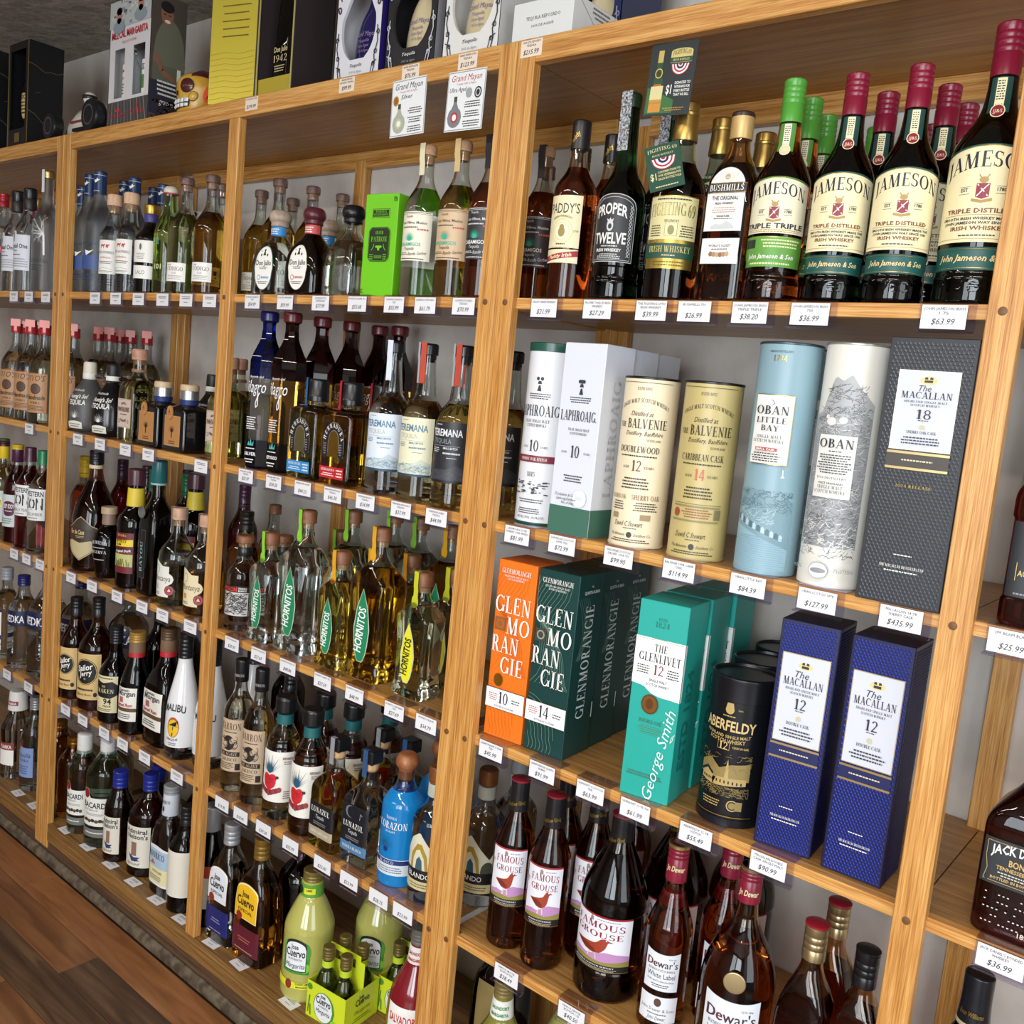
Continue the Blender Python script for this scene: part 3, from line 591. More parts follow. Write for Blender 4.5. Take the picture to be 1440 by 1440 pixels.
def f69(tagd):
    def f():
        sh = round_(.042, .294, .168, .0165, .206, fs=.035); S = sh.surf(); w = .040; ol = paper('2d2a1c'); gr = paper('1c4a38'); cr = paper('d9cf9a')
        E = [('r', -w, .046, w, .152, foil('b39a4a')), ('r', -w, .0885, w, .1505, cr), ('l', [(-w, .1465), (w, .1465)], .0005, ol), ('t', 'FIGHTING 69', -.001, .1205, .0185, ol, {'f': 's', 'w': .072, 'arc': .003}), ('t', 'FIGHTING 69', -.0014, .121, .0175, paper('cfc27e'), {'f': 's', 'w': .069, 'arc': .003}), ('t', 'REGIMENT', 0, .1135, .0036, ol, {'f': 'sb', 'w': .022}),
             ('q', [[(-.009, .094), (.009, .094), (.009, .112), (-.009, .112)]], paper('e2d9a8')), ('l', [(-.009, .094), (.009, .094), (.009, .112), (-.009, .112), (-.009, .094)], .0004, ol), ('e', 0, .102, .005, .007, paper('8d8348')), ('f', -.036, .092, -.013, .11, 5, ol), ('f', .013, .092, .036, .11, 5, ol), ('f', -.03, .1445, .03, .149, 1, ol),
             ('r', -w, .061, w, .083, gr), ('t', 'IRISH WHISKEY', 0, .070, .0088, paper('cdbb74'), {'f': 's', 'w': .066}), ('f', -.012, .0635, .012, .067, 1, cr), ('f', -.03, .049, .03, .058, 2, paper('6d5c22'))]
        pr = [('glass_body', glassbody(sh, glass('5a2a12'), glass('cfd6c6'), .205)), L('front_label', S, E), ('metal_cap', lathe([(.0188, .238), (.0192, .239), (.0178, .262, .004), (.0172, .274), (.0182, .2755), (.0182, .279), (.0172, .28), (.0172, .293, .002), (.015, .2945)], foil('a8894a')))]
        if tagd:
            t = MB(); t.box((-.026, -.0004, -.036), (.026, .0004, .036), paper('1f4a3a')); me = t
            S2 = boxsurf(.1, .0008); red = paper('b3243a'); nv = paper('1f2a55')
            els = [('t', 'FIGHTING 69', 0, .024, .0058, cr, {'f': 'sb', 'w': .044, 'arc': .002}), ('t', 'IRISH WHISKEY', 0, .018, .003, cr, {'f': 's', 'w': .032})]
            for r_, c_ in ((.0185, red), (.0172, WHT), (.0145, red), (.0118, WHT), (.0085, nv), (.005, WHT), (.0034, red)):
                els.append(('p', [(-r_, .014)]+[(-r_*cos(pi*k/12), .014-r_*sin(pi*k/12)) for k in range(1, 12)]+[(r_, .014)], [(-r_, .0141), (r_, .0141)], c_))
            els += [('t', '$1', -.018, -.019, .0105, cr, {'f': 'b', 'w': .009}), ('t', 'CONTRIBUTION TO', .006, -.010, .0034, cr, {'f': 'b', 'w': .034}), ('t', 'OUR VETERANS FOR', .006, -.0155, .0034, cr, {'f': 'b', 'w': .034}), ('t', 'EACH BOTTLE SOLD', .006, -.021, .0034, cr, {'f': 'b', 'w': .034}), ('f', -.02, -.033, .02, -.029, 1, cr)]
            prnt(t, S2, els); rx = radians(-14); t.v = [(x, y*cos(rx)-z*sin(rx), y*sin(rx)+z*cos(rx)) for x, y, z in t.v]; rz = radians(16); t.v = [(x*cos(rz)-z*sin(rz), y, x*sin(rz)+z*cos(rz)) for x, y, z in t.v]
            shift(t, -.020, -.040, .193); pr.append(('hang_tag', t.mesh('hang_tag', 0), 'green card tag with a red white and blue rosette'))
        else:
            pr.append(L('collar_tag', sh.surf(.002), [('e', 0, .185, .024, .022, paper('1f4a3a')), ('e', 0, .182, .013, .012, GOLD), ('e', 0, .182, .0115, .0105, paper('e8dcae')), ('t', '94', 0, .177, .011, paper('2a2a18'), {'f': 'b'}), ('t', 'FIGHTING', 0, .198, .0045, CRM, {'f': 's', 'w': .024})]))
        return pr
    return f
kind('f69', 'whiskey_bottle', 'bottle', f69(True)); kind('f69b', 'whiskey_bottle', 'bottle', f69(False))
def bush():
    sh = sq_(.0375, .8, .27, .168, .0145, .212, 5, .034); S = sh.surf(); w = .0285; bk = paper('2b2523'); gr = paper('9aa0a0')
    E = [('arch', -w, .099, w, .155, .034, paper('d5d3cc')), ('arch', -w+.001, .1, w-.001, .155, .033, WHT), ('r', -w-.001, .152, w+.001, .167, bk), ('r', -w-.001, .1528, w+.001, .1532, GOLD), ('r', -w-.001, .1658, w+.001, .1662, GOLD), ('t', 'BUSHMILLS', 0, .1553, .0088, WHT, {'f': 's', 'w': .052}), ('t', 'THE ORIGINAL', 0, .1425, .0052, bk, {'f': 'b', 'w': .040}), ('t', 'IRISH WHISKEY', 0, .136, .0032, bk, {'f': 'b', 'w': .028}), ('f', -.02, .124, .02, .133, 3, paper('b08a7a')), ('t', 'SIGNATURE', 0, .1185, .0026, bk, {'f': 'b'}), ('f', -.014, .115, .014, .1175, 1, bk),
         ('p', [(-.018, .102), (.018, .102)], [(-.018, .104), (-.012, .109), (-.002, .108), (.006, .113), (.014, .109), (.018, .104)], paper('c3c8c6')), ('e', 0, .1745, .014, .008, paper('dedad0')), ('e', 0, .175, .004, .004, paper('b0a488'))]
    E2 = [('r', -w, .053, w, .089, paper('d5d3cc')), ('r', -w+.0008, .0538, w-.0008, .0882, WHT), ('t', "WORLD'S OLDEST", 0, .0768, .0034, bk, {'f': 'b', 'w': .034}), ('f', -.014, .072, .014, .0752, 1, bk)]
    for k in range(6): E2.append(('e', -.0125+k*.005, .0655-abs(k-2.5)*-.0005, .0032, .0036, paper(('8d6a4a', 'a98560', 'c09c78')[k % 3])))
    E3 = [('t', '1608', 0, .026, .013, glass('c98a4a'), {'f': 'b', 'w': .042})]
    return [('glass_body', glassbody(sh, glass('b56320'), glass('d6b48a'), .196)), L('front_label', S, E), L('lower_label', S, E2), L('embossed_date', sh.surf(.0004), E3), ('screw_cap', lathe([(.0158, .232), (.0164, .233), (.0164, .262, .001), (.0166, .2625)], flat('c9a66a', .4, .3))), ('cap_top', lathe([(.0168, .2625), (.0168, .268, .001), (.0155, .2695)], plast('3a2620')))]
kind('bush', 'whiskey_bottle', 'bottle', bush)
# ---- round tequila with agave label, three colours
def casa(lc, inkc, liq, glc, sc):
    def f():
        sh = round_(.0368, .28, .168, .0125, .212, fs=.035); S = sh.surf(); w = .034; ink = paper(inkc); te = paper('2fae92')
        E = [('r', -w, .066, w, .155, paper(lc)), ('r', -w, .150, w, .1505, ink), ('f', -w*.9, .151, w*.9, .1545, 1, ink), ('t', 'Tequila', -.012, .144, .0042, ink, {'f': 'i'}), ('t', 'Los Olivos, Mexico', -.002, .1325, .0048, ink, {'f': 'b', 'w': .052}), ('f', -.03, .124, .01, .129, 1, ink), ('f', .005, .119, .03, .126, 1, paper('c0504a')),
             ('t', 'CASAMIGOS', -.008, .0925, .0062, te if lc != '2b2b30' else WHT, {'f': 'b', 'w': .046}), ('t', 'Tequila', -.008, .085, .0055, ink, {'f': 'i'}), ('t', 'Rande Gerber', .010, .0765, .0058, ink, {'f': 'i', 'w': .036, 'rot': 6}), ('f', -.032, .076, -.008, .081, 2, ink), ('f', -.032, .0675, .03, .0715, 1, ink)]
        for k in range(13):
            a = radians(12+k*13); E.append(('q', [[(-.008-.0012, .1015), (-.008+.0012, .1015), (-.008+.0155*cos(a), .1015+.0175*sin(a))]], te))
        tp = strip(paper(sc), .0156, .225, .281, .013, -1, .0135); rotz(tp, 72)
        return [('glass_body', glassbody(sh, glass(liq), glass(glc), .2)), L('front_label', S, E), ('wooden_stopper', cork(.0155, .262, .281, noisy('stopper_oak', 'a27a58', 'bd9672', 70, .6, .1), CORKM, .0105, .016)), ('seal_strip', tp), ('back_label', label_mesh('back_label', sh.surf(.0003, pi), [('r', -.03, .06, .03, .158, paper('d9d6cc'))]))]
    return f
kind('cas1', 'tequila_bottle', 'bottle', casa('e6e0cc', '33302c', 'e9ebe4', 'eef0ec', 'ded6b4'))
kind('cas2', 'tequila_bottle', 'bottle', casa('cdb08c', '33302c', 'c39a4a', 'eef0ec', 'cdb27c'))
kind('cas3', 'tequila_bottle', 'bottle', casa('2b2b30', 'd8d8d8', '9a4a1a', 'e9e2da', '1d1d22'))
# ---- squat tequila with an oval label
def donj(liq, glc, capc, neckc, lab=True):
    def f():
        sh = Shape([(.001, .003), (.044, 0), (.0485, .005, .005), (.0485, .088, .034), (.0185, .128, .016), (.0165, .135, .006), (.0165, .152)], .86, 4.2, .02)
        S = sh.surf(); pr = [('glass_body', glassbody(sh, glass(liq), glass(glc), .112))]; ink = paper('2a2622')
        if lab:
            E = [('e', 0, .057, .0275, .0475, paper('2f6f74') if neckc == '2f86c8' else paper('3a2218')), ('e', 0, .057, .0262, .0462, paper('d9d2bc')), ('e', 0, .057, .0255, .0455, WHT), ('t', 'Don Julio', 0, .062, .0105, ink, {'f': 'b', 'w': .044}), ('q', [[(-.004, .083), (.004, .083), (.0015, .092), (-.0015, .092)]], ink), ('e', 0, .0945, .0025, .0025, ink), ('e', -.009, .084, .002, .003, ink), ('e', .009, .084, .002, .003, ink), ('f', -.014, .053, .014, .059, 2, ink),
                 ('e', -.012, .036, .005, .0055, paper(neckc)), ('e', -.012, .036, .0035, .004, WHT), ('t', 'BLANCO' if neckc == '2f86c8' else 'REPOSADO', .007, .034, .0046, paper(neckc), {'f': 'b', 'w': .022}), ('f', -.016, .022, .016, .029, 2, ink)]
            pr.append(L('oval_label', S, E)); pr.append(L('neck_label', Shape([(.0175, 0), (.0175, .3)]).surf(.0006), [('r', -.027, .127, .027, .148, paper(neckc)), ('f', -.012, .131, .012, .145, 3, paper('e8e4dc'))]))
        else: pr.append(L('embossed_script', sh.surf(.0005), [('t', 'Don Julio', 0, .06, .012, glass('b9c4c0'), {'f': 'bi', 'w': .055}), ('t', '70', .008, .035, .018, glass('b9c4c0'), {'f': 's'}), ('q', [[(-.006, .08), (.006, .08), (.002, .094), (-.002, .094)]], glass('b9c4c0'))]))
        pr.append(('round_stopper', lathe([(.0175, .149), (.0195, .151, .002), (.0185, .158, .003), (.0235, .163, .006), (.0245, .172, .009), (.019, .184, .006), (.004, .186)], capc)))
        return pr
    return f
kind('dj1', 'tequila_bottle', 'bottle', donj('dfe6e0', 'e9efea', noisy('pale_wood_stopper', '9c8878', 'b5a190', 60, .5, .1), '2f86c8'))
kind('dj2', 'tequila_bottle', 'bottle', donj('2a160c', '4a2a18', plast('54202a'), 'c04a48'))
kind('dj70', 'tequila_bottle', 'bottle', donj('dbe2de', 'e4eae6', plast('16161c'), '000000', False))
def codigo(liq):
    def f():
        sh = round_(.0385, .275, .158, .0125, .2, fs=.036); S = sh.surf()
        E = [('r', -.028, .028, .028, .072, WHT), ('t', 'CODIGO', 0, .053, .0095, paper('4a4a4e'), {'f': 's', 'w': .044}), ('t', '1530', 0, .0455, .0045, paper('6a6a6e'), {'f': 's'}), ('f', -.02, .032, .02, .043, 3, paper('8d8d90')), ('t', 'Tequila', -.016, .065, .0035, paper('4a4a4e'))]
        film = lathe([(.0138, .228), (.0138, .262), (.0172, .264), (.0172, .274)], clearplastic(), 16)
        return [('glass_body', glassbody(sh, glass(liq), glass('e6ebe6'), .19)), L('front_label', S, E), ('wooden_stopper', cork(.0165, .258, .276, noisy('dark_wood_stopper', '5e4638', '75594a', 60, .4, .1), CORKM, .0105, .014)), ('seal_film', film)]
    return f
kind('cod1', 'tequila_bottle', 'bottle', codigo('cfd8a4')); kind('cod2', 'tequila_bottle', 'bottle', codigo('c0983c'))
def dosh():
    sh = round_(.034, .255, .15, .0155, .178, fs=.022); S = sh.surf(); red = paper('c23a34'); ink = paper('4a4744')
    E = [('r', -.029, .048, .029, .135, WHT), ('q', [[(-.014, .118), (-.012, .124), (-.002, .123), (-.001, .126), (.001, .122), (-.002, .120), (-.003, .114), (-.0045, .114), (-.005, .119), (-.010, .119), (-.011, .114), (-.0125, .114)]], red), ('q', [[(.002, .118), (.004, .124), (.010, .123), (.011, .126), (.013, .122), (.010, .120), (.009, .114), (.0075, .114), (.007, .119), (.005, .114)]], red), ('t', 'DOS HOMBRES', 0, .1, .0068, ink, {'f': 'n', 'w': .048}), ('t', 'Los Hombres', 0, .0875, .006, red, {'f': 'i', 'w': .032}), ('f', -.022, .073, .022, .082, 2, ink), ('l', [(-.02, .06), (.0, .064), (.02, .06)], .0006, ink), ('f', -.02, .051, .02, .057, 2, ink)]
    return [('glass_body', glassbody(sh, glass('e6eaea'), glass('e6eaea'), .172)), L('front_label', S, E), ('cork_stopper', cork(.0195, .226, .2555, noisy('pale_cork', 'c9a384', 'dcb89a', 140, .7, .2, .001), CORKM, .0135, .018))]
kind('dosh', 'mezcal_bottle', 'bottle', dosh)
def lalo():
    sh = round_(.0365, .222, .138, .014, .165, fs=.026); S = sh.surf()
    E = [('r', -.033, .076, .033, .13, WHT), ('e', 0, .114, .0035, .008, paper('4f6a5c')), ('f', -.014, .083, .014, .099, 4, paper('8a8a8a'))]; E2 = [('r', -.033, .036, .033, .068, WHT), ('t', 'LALO', 0, .047, .0095, paper('6a6a6a'), {'w': .026})]
    return [('glass_body', glassbody(sh, glass('3a332a'), glass('4a4238'), .16, cav=False)), L('front_label', S, E), L('lower_label', S, E2), ('neck_band', lathe([(.0165, .178), (.017, .179), (.017, .197), (.0165, .198)], paper('3b3a78'))), ('gold_cap', lathe([(.018, .198), (.0185, .199), (.0185, .22, .002), (.016, .222)], foil('b08d42')))]
kind('lalo', 'tequila_bottle', 'bottle', lalo)
def swing():
    sh = round_(.037, .262, .15, .0165, .2, fs=.04); S = sh.surf()
    return [('glass_body', glassbody(sh, glass('b7cc6a'), glass('cfe0b4'), .19)), L('vertical_print', S, [('t', '101', .012, .06, .012, paper('c9d89a'), {'f': 'b'}), ('t', '512', .0, .12, .014, paper('4f8f8a'), {'f': 'b', 'w': .028})]), ('rubber_seal', lathe([(.018, .243), (.019, .2435), (.019, .2465), (.018, .247)], plast('b03a3a'))), ('porcelain_stopper', lathe([(.0185, .247), (.0185, .256, .004), (.013, .262)], plast('cfc8b8')))]
kind('swing', 'tequila_bottle', 'bottle', swing)
def goose():
    sh = round_(.0385, .32, .175, .0145, .24, fs=.05); S = sh.surf(); bl = plast('1b3560')
    fl = [('q', [[(-.002, .288), (.004, .292), (.011, .2985), (.006, .2975), (.003, .302), (.001, .2965), (-.006, .296), (-.004, .2925), (-.009, .298)]], WHT), ('t', 'GREY GOOSE', 0, .2665, .0028, WHT, {'f': 's', 'w': .02}), ('r', -.03, .3085, .03, .3093, WHT)]
    E = [('t', 'GREY GOOSE', 0, .125, .0075, paper('24345e'), {'f': 's', 'w': .052}), ('p', [(-.03, .06), (.03, .06)], [(-.03, .085), (-.012, .108), (.004, .096), (.03, .1)], paper('39508a')), ('q', [[(-.004, .096), (.004, .1), (.018, .112), (.006, .107), (-.008, .11)]], WHT), ('f', -.024, .03, .024, .05, 3, paper('24345e'))]
    return [('glass_body', glassbody(sh, glass('c9d0d6', .35), glass('c9d0d6', .35), .22, cav=False)), L('front_label', S, E), ('blue_cap', lathe([(.0155, .262), (.016, .263), (.016, .306), (.0165, .307), (.0165, .318, .001), (.015, .32)], bl)), L('cap_print', Shape([(.0161, 0), (.0161, .4)]).surf(.0004), fl)]
kind('goose', 'vodka_bottle', 'bottle', goose)
def frost():
    sh = round_(.0395, .345, .2, .0148, .245, fs=.035); S = sh.surf(); br = paper('e8ecee'); E = []
    rr = random.Random(3)
    for k in range(16):
        a = radians(100+k*9); b = a+rr.uniform(-.2, .2); x, z = .02, .165
        for q in range(3):
            x2, z2 = x+.016*cos(b), z+.014*sin(b)+.004; E.append(('l', [(x, z), (x2, z2)], .0011-.0002*q, br)); x, z = x2, z2; b += rr.uniform(-.6, .6)
    E += [('l', [(.02, .165), (.022, .105)], .005, br), ('t', 'BELVEDERE', 0, .083, .0115, paper('3c4650'), {'f': 's', 'w': .066}), ('f', -.02, .06, .02, .078, 3, paper('3c4650'))]
    tp = strip(paper('dfe2e4'), .0156, .285, .347, .012, -1, .0152); rotz(tp, 75)
    return [('glass_body', glassbody(sh, glass('c3c9cc', .35), glass('c3c9cc', .35), .23, cav=False)), L('front_print', S, E), ('gold_cap', cork(.0155, .325, .347, foil('cdb57a'))), ('seal_strip', tp)]
kind('belv', 'vodka_bottle', 'bottle', frost)
def ketel(capm, neckc):
    def f():
        sh = round_(.041, .305, .172, .0165, .225, fs=.045); S = sh.surf(); ink = paper('26262c')
        E = [('p', [(-.034, .062), (.034, .062)], [(-.034, .176), (-.008, .176), (-.0079, .165), (.034, .165)], paper('dde0ea')), ('r', -.03, .145, -.016, .172, paper('8d9299')), ('t', 'Ketel One', -.001, .126, .0125, ink, {'f': 'b', 'w': .058}), ('t', 'VODKA', -.012, .116, .0046, ink, {'f': 's'}), ('f', -.03, .104, .01, .11, 1, ink), ('f', -.03, .07, .03, .098, 4, paper('9a9ca8'))]
        return [('glass_body', glassbody(sh, glass('dfe4e8'), glass('dfe4e8'), .2)), L('front_label', S, E), ('neck_foil', lathe([(.0185, .243), (.019, .244), (.0185, .272), (.018, .273)], paper(neckc))), ('cap', lathe([(.0185, .273), (.019, .274), (.019, .302, .003), (.016, .305)], capm))]
    return f
kind('ket', 'vodka_bottle', 'bottle', ketel(plast('1a1a22'), '2b2420'))
kind('ketr', 'vodka_bottle', 'bottle', ketel(foil('c9ab62'), 'c04458'))
def redlab():
    sh = round_(.0385, .3, .18, .015, .225, fs=.04); S = sh.surf()
    return [('glass_body', glassbody(sh, glass('dfe4e8'), glass('dfe4e8'), .2)), L('front_label', S, [('r', -.03, .06, .03, .16, paper('16161a')), ('r', -.034, .118, .034, .138, paper('c8202c')), ('t', 'SMIRNOFF', 0, .123, .009, WHT, {'f': 'b', 'w': .055})]), ('cap', screw(.016, .26, .3, plast('a31c28')))]
kind('redv', 'vodka_bottle', 'bottle', redlab)
def plainb(R, H, li, gl, capm, lc=None, name=None, ink='222226', fs=.035, hs=.6, ht=.76, rn=.0145, caph=.05, neck=None, lz=(.18, .5), cav=True, lw=.85, back=None):
    """plain round bottle with a paper label and a name"""
    def f():
        sh = round_(R, H, H*hs, rn, H*ht, fs=fs); S = sh.surf(); pr = [('glass_body', glassbody(sh, glass(li), glass(gl), H*(ht-.04), cav=cav))]
        if lc:
            w = R*lw; E = [('r', -w, H*lz[0], w, H*lz[1], paper(lc))]
            if name: E += [('t', name, 0, H*(lz[0]+(lz[1]-lz[0])*.58), .0105, paper(ink), {'f': 'b', 'w': w*1.6}), ('f', -w*.8, H*(lz[0]+.02), w*.8, H*(lz[0]+(lz[1]-lz[0])*.45), 4, paper(ink))]
            pr.append(L('front_label', S, E))
        if neck: pr.append(('neck_sleeve', lathe([(rn+.001, H*(ht+.03)), (rn+.0016, H*(ht+.03)+.001), (rn+.0014, H-caph-.001)], paper(neck))))
        pr.append(('screw_cap', screw(rn+.0012, H-caph, H, capm, 3, .3))); return pr
    return f
# ---- cartons and tubes
def carton(w, d, h, m, bev=.001):
    mb = MB(); mb.box((-w/2, -d/2, 0), (w/2, d/2, h), m, bev); return mb
def emboss(w, d, z0, z1, p, m, side='F', amp=.0007):
    """raised triangular facets over a face"""
    mb = MB(); S = boxsurf(w, d, side, .0002); n = int(((w if side == 'F' else d)-.004)/p); hh = p*.87; rows = int((z1-z0)/hh); x0 = -n*p/2
    v = []; f = []
    for r in range(rows):
        z = z0+r*hh; o = p/2 if r % 2 else 0
        for k in range(n if not o else n-1):
            x = x0+k*p+o; a, b, c = (x, z), (x+p, z), (x+p/2, z+hh); g = ((a[0]+b[0]+c[0])/3, (a[1]+b[1]+c[1])/3)
            i = len(v); G = list(S(*g, 0)); ax = 1 if side == 'F' else 0; G[ax] += -amp if side == 'F' else amp
            v += [S(*a), S(*b), S(*c), tuple(G)]; f += [(i, i+1, i+3), (i+1, i+2, i+3), (i+2, i, i+3)]
    mb.add(v, f, m); return mb
def macallan(w, d, h, c, age, wide, metal):
    def f():
        S = boxsurf(w, d, 'F', .0006); ink = paper('33302f'); gold = foil('c9b27c'); bl = cardb(c); k = h/.333; lw = w*(.34 if wide else .40)
        zt, zb = (.292, .196) if wide else (.285, .158)
        zt *= k; zb *= k; H = zt-zb; lab = paper('ccd0dc'); z = lambda q: zb+H*q
        E = [('r', -lw-.0012, zb-.0012, lw+.0012, zt+.0012, gold if not wide else WHT), ('r', -lw, zb, lw, zt, lab),
             ('e', 0, z(.885), .0105, .0052*k, paper('d8c98c')), ('q', [[(-.005, z(.86)), (.005, z(.86)), (.005, z(.89)), (-.005, z(.89))], [(-.005, z(.9)), (-.001, z(.9)), (-.0015, z(.93)), (-.0048, z(.925))], [(.001, z(.9)), (.005, z(.9)), (.0048, z(.925)), (.0015, z(.93))]], ink),
             ('t', 'The', -.003, z(.75), H*.075, ink, {'f': 'i'}), ('t', 'MACALLAN', 0, z(.655), H*.085, ink, {'f': 's', 'w': lw*1.72}), ('t', 'HIGHLAND SINGLE MALT', 0, z(.60), H*.027, ink, {'f': 's', 'w': lw*1.45}), ('t', 'SCOTCH WHISKY', 0, z(.555), H*.027, ink, {'f': 's', 'w': lw*1.0}),
             ('t', age, 0, z(.395), H*.12, ink, {'f': 's', 'w': lw*.52}), ('f', -.008, z(.365), .008, z(.385), 1, ink), ('e', 0, z(.29), .0035, H*.028, paper('c4bb98')), ('t', 'SHERRY OAK CASK' if wide else 'DOUBLE CASK', 0, z(.205), H*.036, ink, {'f': 's', 'w': lw*1.0}), ('f', -lw*.75, z(.06), lw*.75, z(.17), 3, ink)]
        b0, b1 = (zb-.0255*k, zb-.002*k); bw = lw+.002
        E += [('r', -bw, b0, bw, b1, paper('45403c') if wide else paper('141c52')), ('r', -bw, b1-.004*k, bw, b1-.001*k, gold), ('r', -bw, b0, bw, b0+.003*k, gold), ('f', -bw*.6, (b0+b1)/2-.002, bw*.6, (b0+b1)/2+.002, 1, paper('d8cfa8')),
              ('f', -.012, .062*k, .012, .065*k, 1, WHT), ('t', 'THE MACALLAN DISTILLERS LTD', 0, .047*k, .0034*k, WHT, {'f': 's', 'w': w*.52}), ('f', -w*.24, .041*k, w*.24, .0445*k, 1, WHT)]
        if wide: E += [('t', '2024 RELEASE', 0, .148*k, .004, GOLD, {'f': 's', 'w': w*.42})]
        em = emboss(w, d, .003, h-.003, w/(20 if wide else 17), metal).mesh('embossed_front', 0)
        return [('carton_body', carton(w, d, h, bl)), ('embossed_front', em), ('embossed_side', emboss(w, d, .003, h-.003, w/16, bl, 'R').mesh('embossed_side', 0)), L('front_label', S, E)]
    return f
kind('mac18', 'whisky_carton', 'gift box', macallan(.105, .108, .337, '24262c', '18', True, flat('4a4f56', .34, .35)))
kind('mac12', 'whisky_carton', 'gift box', macallan(.0815, .083, .332, '10133a', '12', False, flat('1c2f96', .32, .3)))
def glenmor(c, edge, age, side):
    def f():
        w, d, h = .0815, .083, .319; S = boxsurf(w, d, 'F', .0005); SR = boxsurf(w, d, 'R', .0005); ln = paper(edge); ink = paper('1a1a1c')
        E = []
        rr = random.Random(5)
        for k in range(13):
            a0 = -.04+k*.0052; P = [(max(-.0395, min(.0395, a0+.02*sin(t*.42+k*.16)+.006*sin(t*1.1+k*.3))), .12+t*.0155) for t in range(13)]; E.append(('l', P, .0005, ln))
        for k in range(7):
            E.append(('l', [(max(-.0395, min(.0395, -.045+(.02+k*.0075)*cos(t*.16)))*1.0, .03+(.03+k*.007)*sin(t*.16)) for t in range(10)], .0005, ln))
            E.append(('l', [(max(-.0395, min(.0395, -.03+k*.0075+.003*sin(t))), .004+t*.006) for t in range(6)], .0005, ln))
        E += [('t', 'GLENMORANGIE', 0, .297, .0085, WHT, {'f': 's', 'w': .062}), ('t', 'HIGHLAND SINGLE MALT', 0, .2905, .0034, WHT, {'f': 's', 'w': .05}), ('t', 'SCOTCH WHISKY', 0, .2855, .0034, WHT, {'f': 's', 'w': .036}),
              ('t', 'GLEN', -.039, .227, .030, WHT, {'f': 's', 'w': .076, 'al': 'l'}), ('t', 'MO', -.012, .191, .030, WHT, {'f': 's', 'w': .050, 'al': 'l'}), ('r', -.036, .194, -.014, .217, paper('8a5a30') if side == 0 else paper('4a3a30')), ('e', -.025, .2055, .008, .008, ln), ('e', -.025, .2055, .0055, .0055, paper('8a5a30') if side == 0 else paper('4a3a30')), ('t', 'RAN', -.039, .155, .030, WHT, {'f': 's', 'w': .058, 'al': 'l'}), ('t', 'GIE', -.017, .119, .030, WHT, {'f': 's', 'w': .048, 'al': 'l'}),
              ('r', -w/2, .053, w/2, .0885, paper('e9eaf0')), ('r', -w/2, .0885, w/2, .0895, paper('3a2018') if side == 0 else GOLD), ('r', -w/2, .0525, w/2, .0532, paper('3a2018')), ('t', age, -.003, .0635, .021, ink, {'f': 's', 'w': .021}), ('f', -.035, .066, -.016, .08, 4, paper('b0603a')), ('f', .013, .068, .034, .077, 2, ink), ('t', 'BOTTLED IN SCOTLAND', 0, .0565, .003, ink, {'w': .042})]
        if side == 0: E.append(('e', -.018, .105, .0095, .0115, foil('a8802e')))
        R = [('t', 'GLENMORANGIE', .012, .165, .026, paper('cfd4d2'), {'f': 's', 'w': .2, 'rot': 90})]
        if side: R += [('t', 'THE', -.0, .296, .0032, paper('cfd4d2'), {'f': 's'}), ('t', 'QUINTA RUBAN', 0, .2855, .0052, paper('cfd4d2'), {'f': 'b', 'w': .048}), ('r', .037, .06, .0395, .088, WHT)]
        for k in range(6): R.append(('l', [(-.04+k*.004+.022*sin(t*.3+k*.1), .28-t*.012) for t in range(10)], .0005, ln))
        return [('carton_body', carton(w, d, h, cardb(c))), L('front_print', S, E), L('side_print', SR, R)]
    return f
kind('glo', 'whisky_carton', 'gift box', glenmor('e8731c', 'b85a18', '10', 0)); kind('glg', 'whisky_carton', 'gift box', glenmor('0f3a38', '7fa090', '14', 1))
def glenlivet():
    w, d, h = .0815, .083, .314; S = boxsurf(w, d, 'F', .0005); SR = boxsurf(w, d, 'R', .0005); ink = paper('241f20'); dk = paper('1a7a70')
    E = [('t', 'ESTD', 0, .284, .0048, dk, {'f': 's'}), ('t', '1824', 0, .274, .0085, dk, {'f': 's', 'w': .024}), ('p', [(-w/2, .181), (-.02, .179), (-.008, .170), (.008, .166), (.024, .166), (w/2, .165)], [(-w/2, .256), (w/2, .256)], paper('eef0f0')), ('l', [(-w/2+.002, .2535), (-.012, .2535), (-.01, .2555), (.01, .2555), (.012, .2535), (w/2-.002, .2535)], .0006, GOLD),
         ('t', 'THE', .002, .236, .0115, ink, {'f': 's', 'w': .021}), ('t', 'GLENLIVET', .002, .219, .0135, ink, {'f': 's', 'w': .07}), ('t', '12', .002, .2, .0155, paper('8a2136'), {'f': 's', 'w': .0175}), ('f', -.036, .198, -.011, .213, 4, ink), ('f', .014, .197, .038, .213, 4, ink), ('t', 'SINGLE MALT', .003, .1885, .0042, ink, {'f': 'n', 'w': .03}), ('t', 'SCOTCH WHISKY', .003, .1815, .0042, ink, {'f': 'n', 'w': .038}),
         ('e', -.006, .152, .0145, .0155, foil('8d6238')), ('e', -.006, .152, .0125, .0135, foil('a87a48')), ('e', -.0065, .1525, .0062, .0085, foil('8d6238')), ('t', 'DOUBLE OAK', -.002, .122, .0056, paper('4a7058'), {'f': 's', 'w': .038}), ('f', -.022, .104, .02, .118, 4, paper('4f9a80')), ('f', -.034, .034, .03, .042, 2, paper('4a7058')),
         ('l', [(.0405, .115), (.036, .11), (.034, .1), (.037, .104), (.0385, .112)], .0008, WHT), ('t', 'George Smith', .026, .075, .0175, paper('cfeae4'), {'f': 'i', 'w': .15, 'rot': 80})]
    R = [('t', 'ESTD 1824', .004, .13, .024, dk, {'f': 'b', 'w': .16, 'rot': 90}), ('r', -.0415, .165, -.036, .256, paper('eef0f0'))]
    return [('carton_body', carton(w, d, h, cardb('23a296'))), L('front_print', S, E), L('side_print', SR, R)]
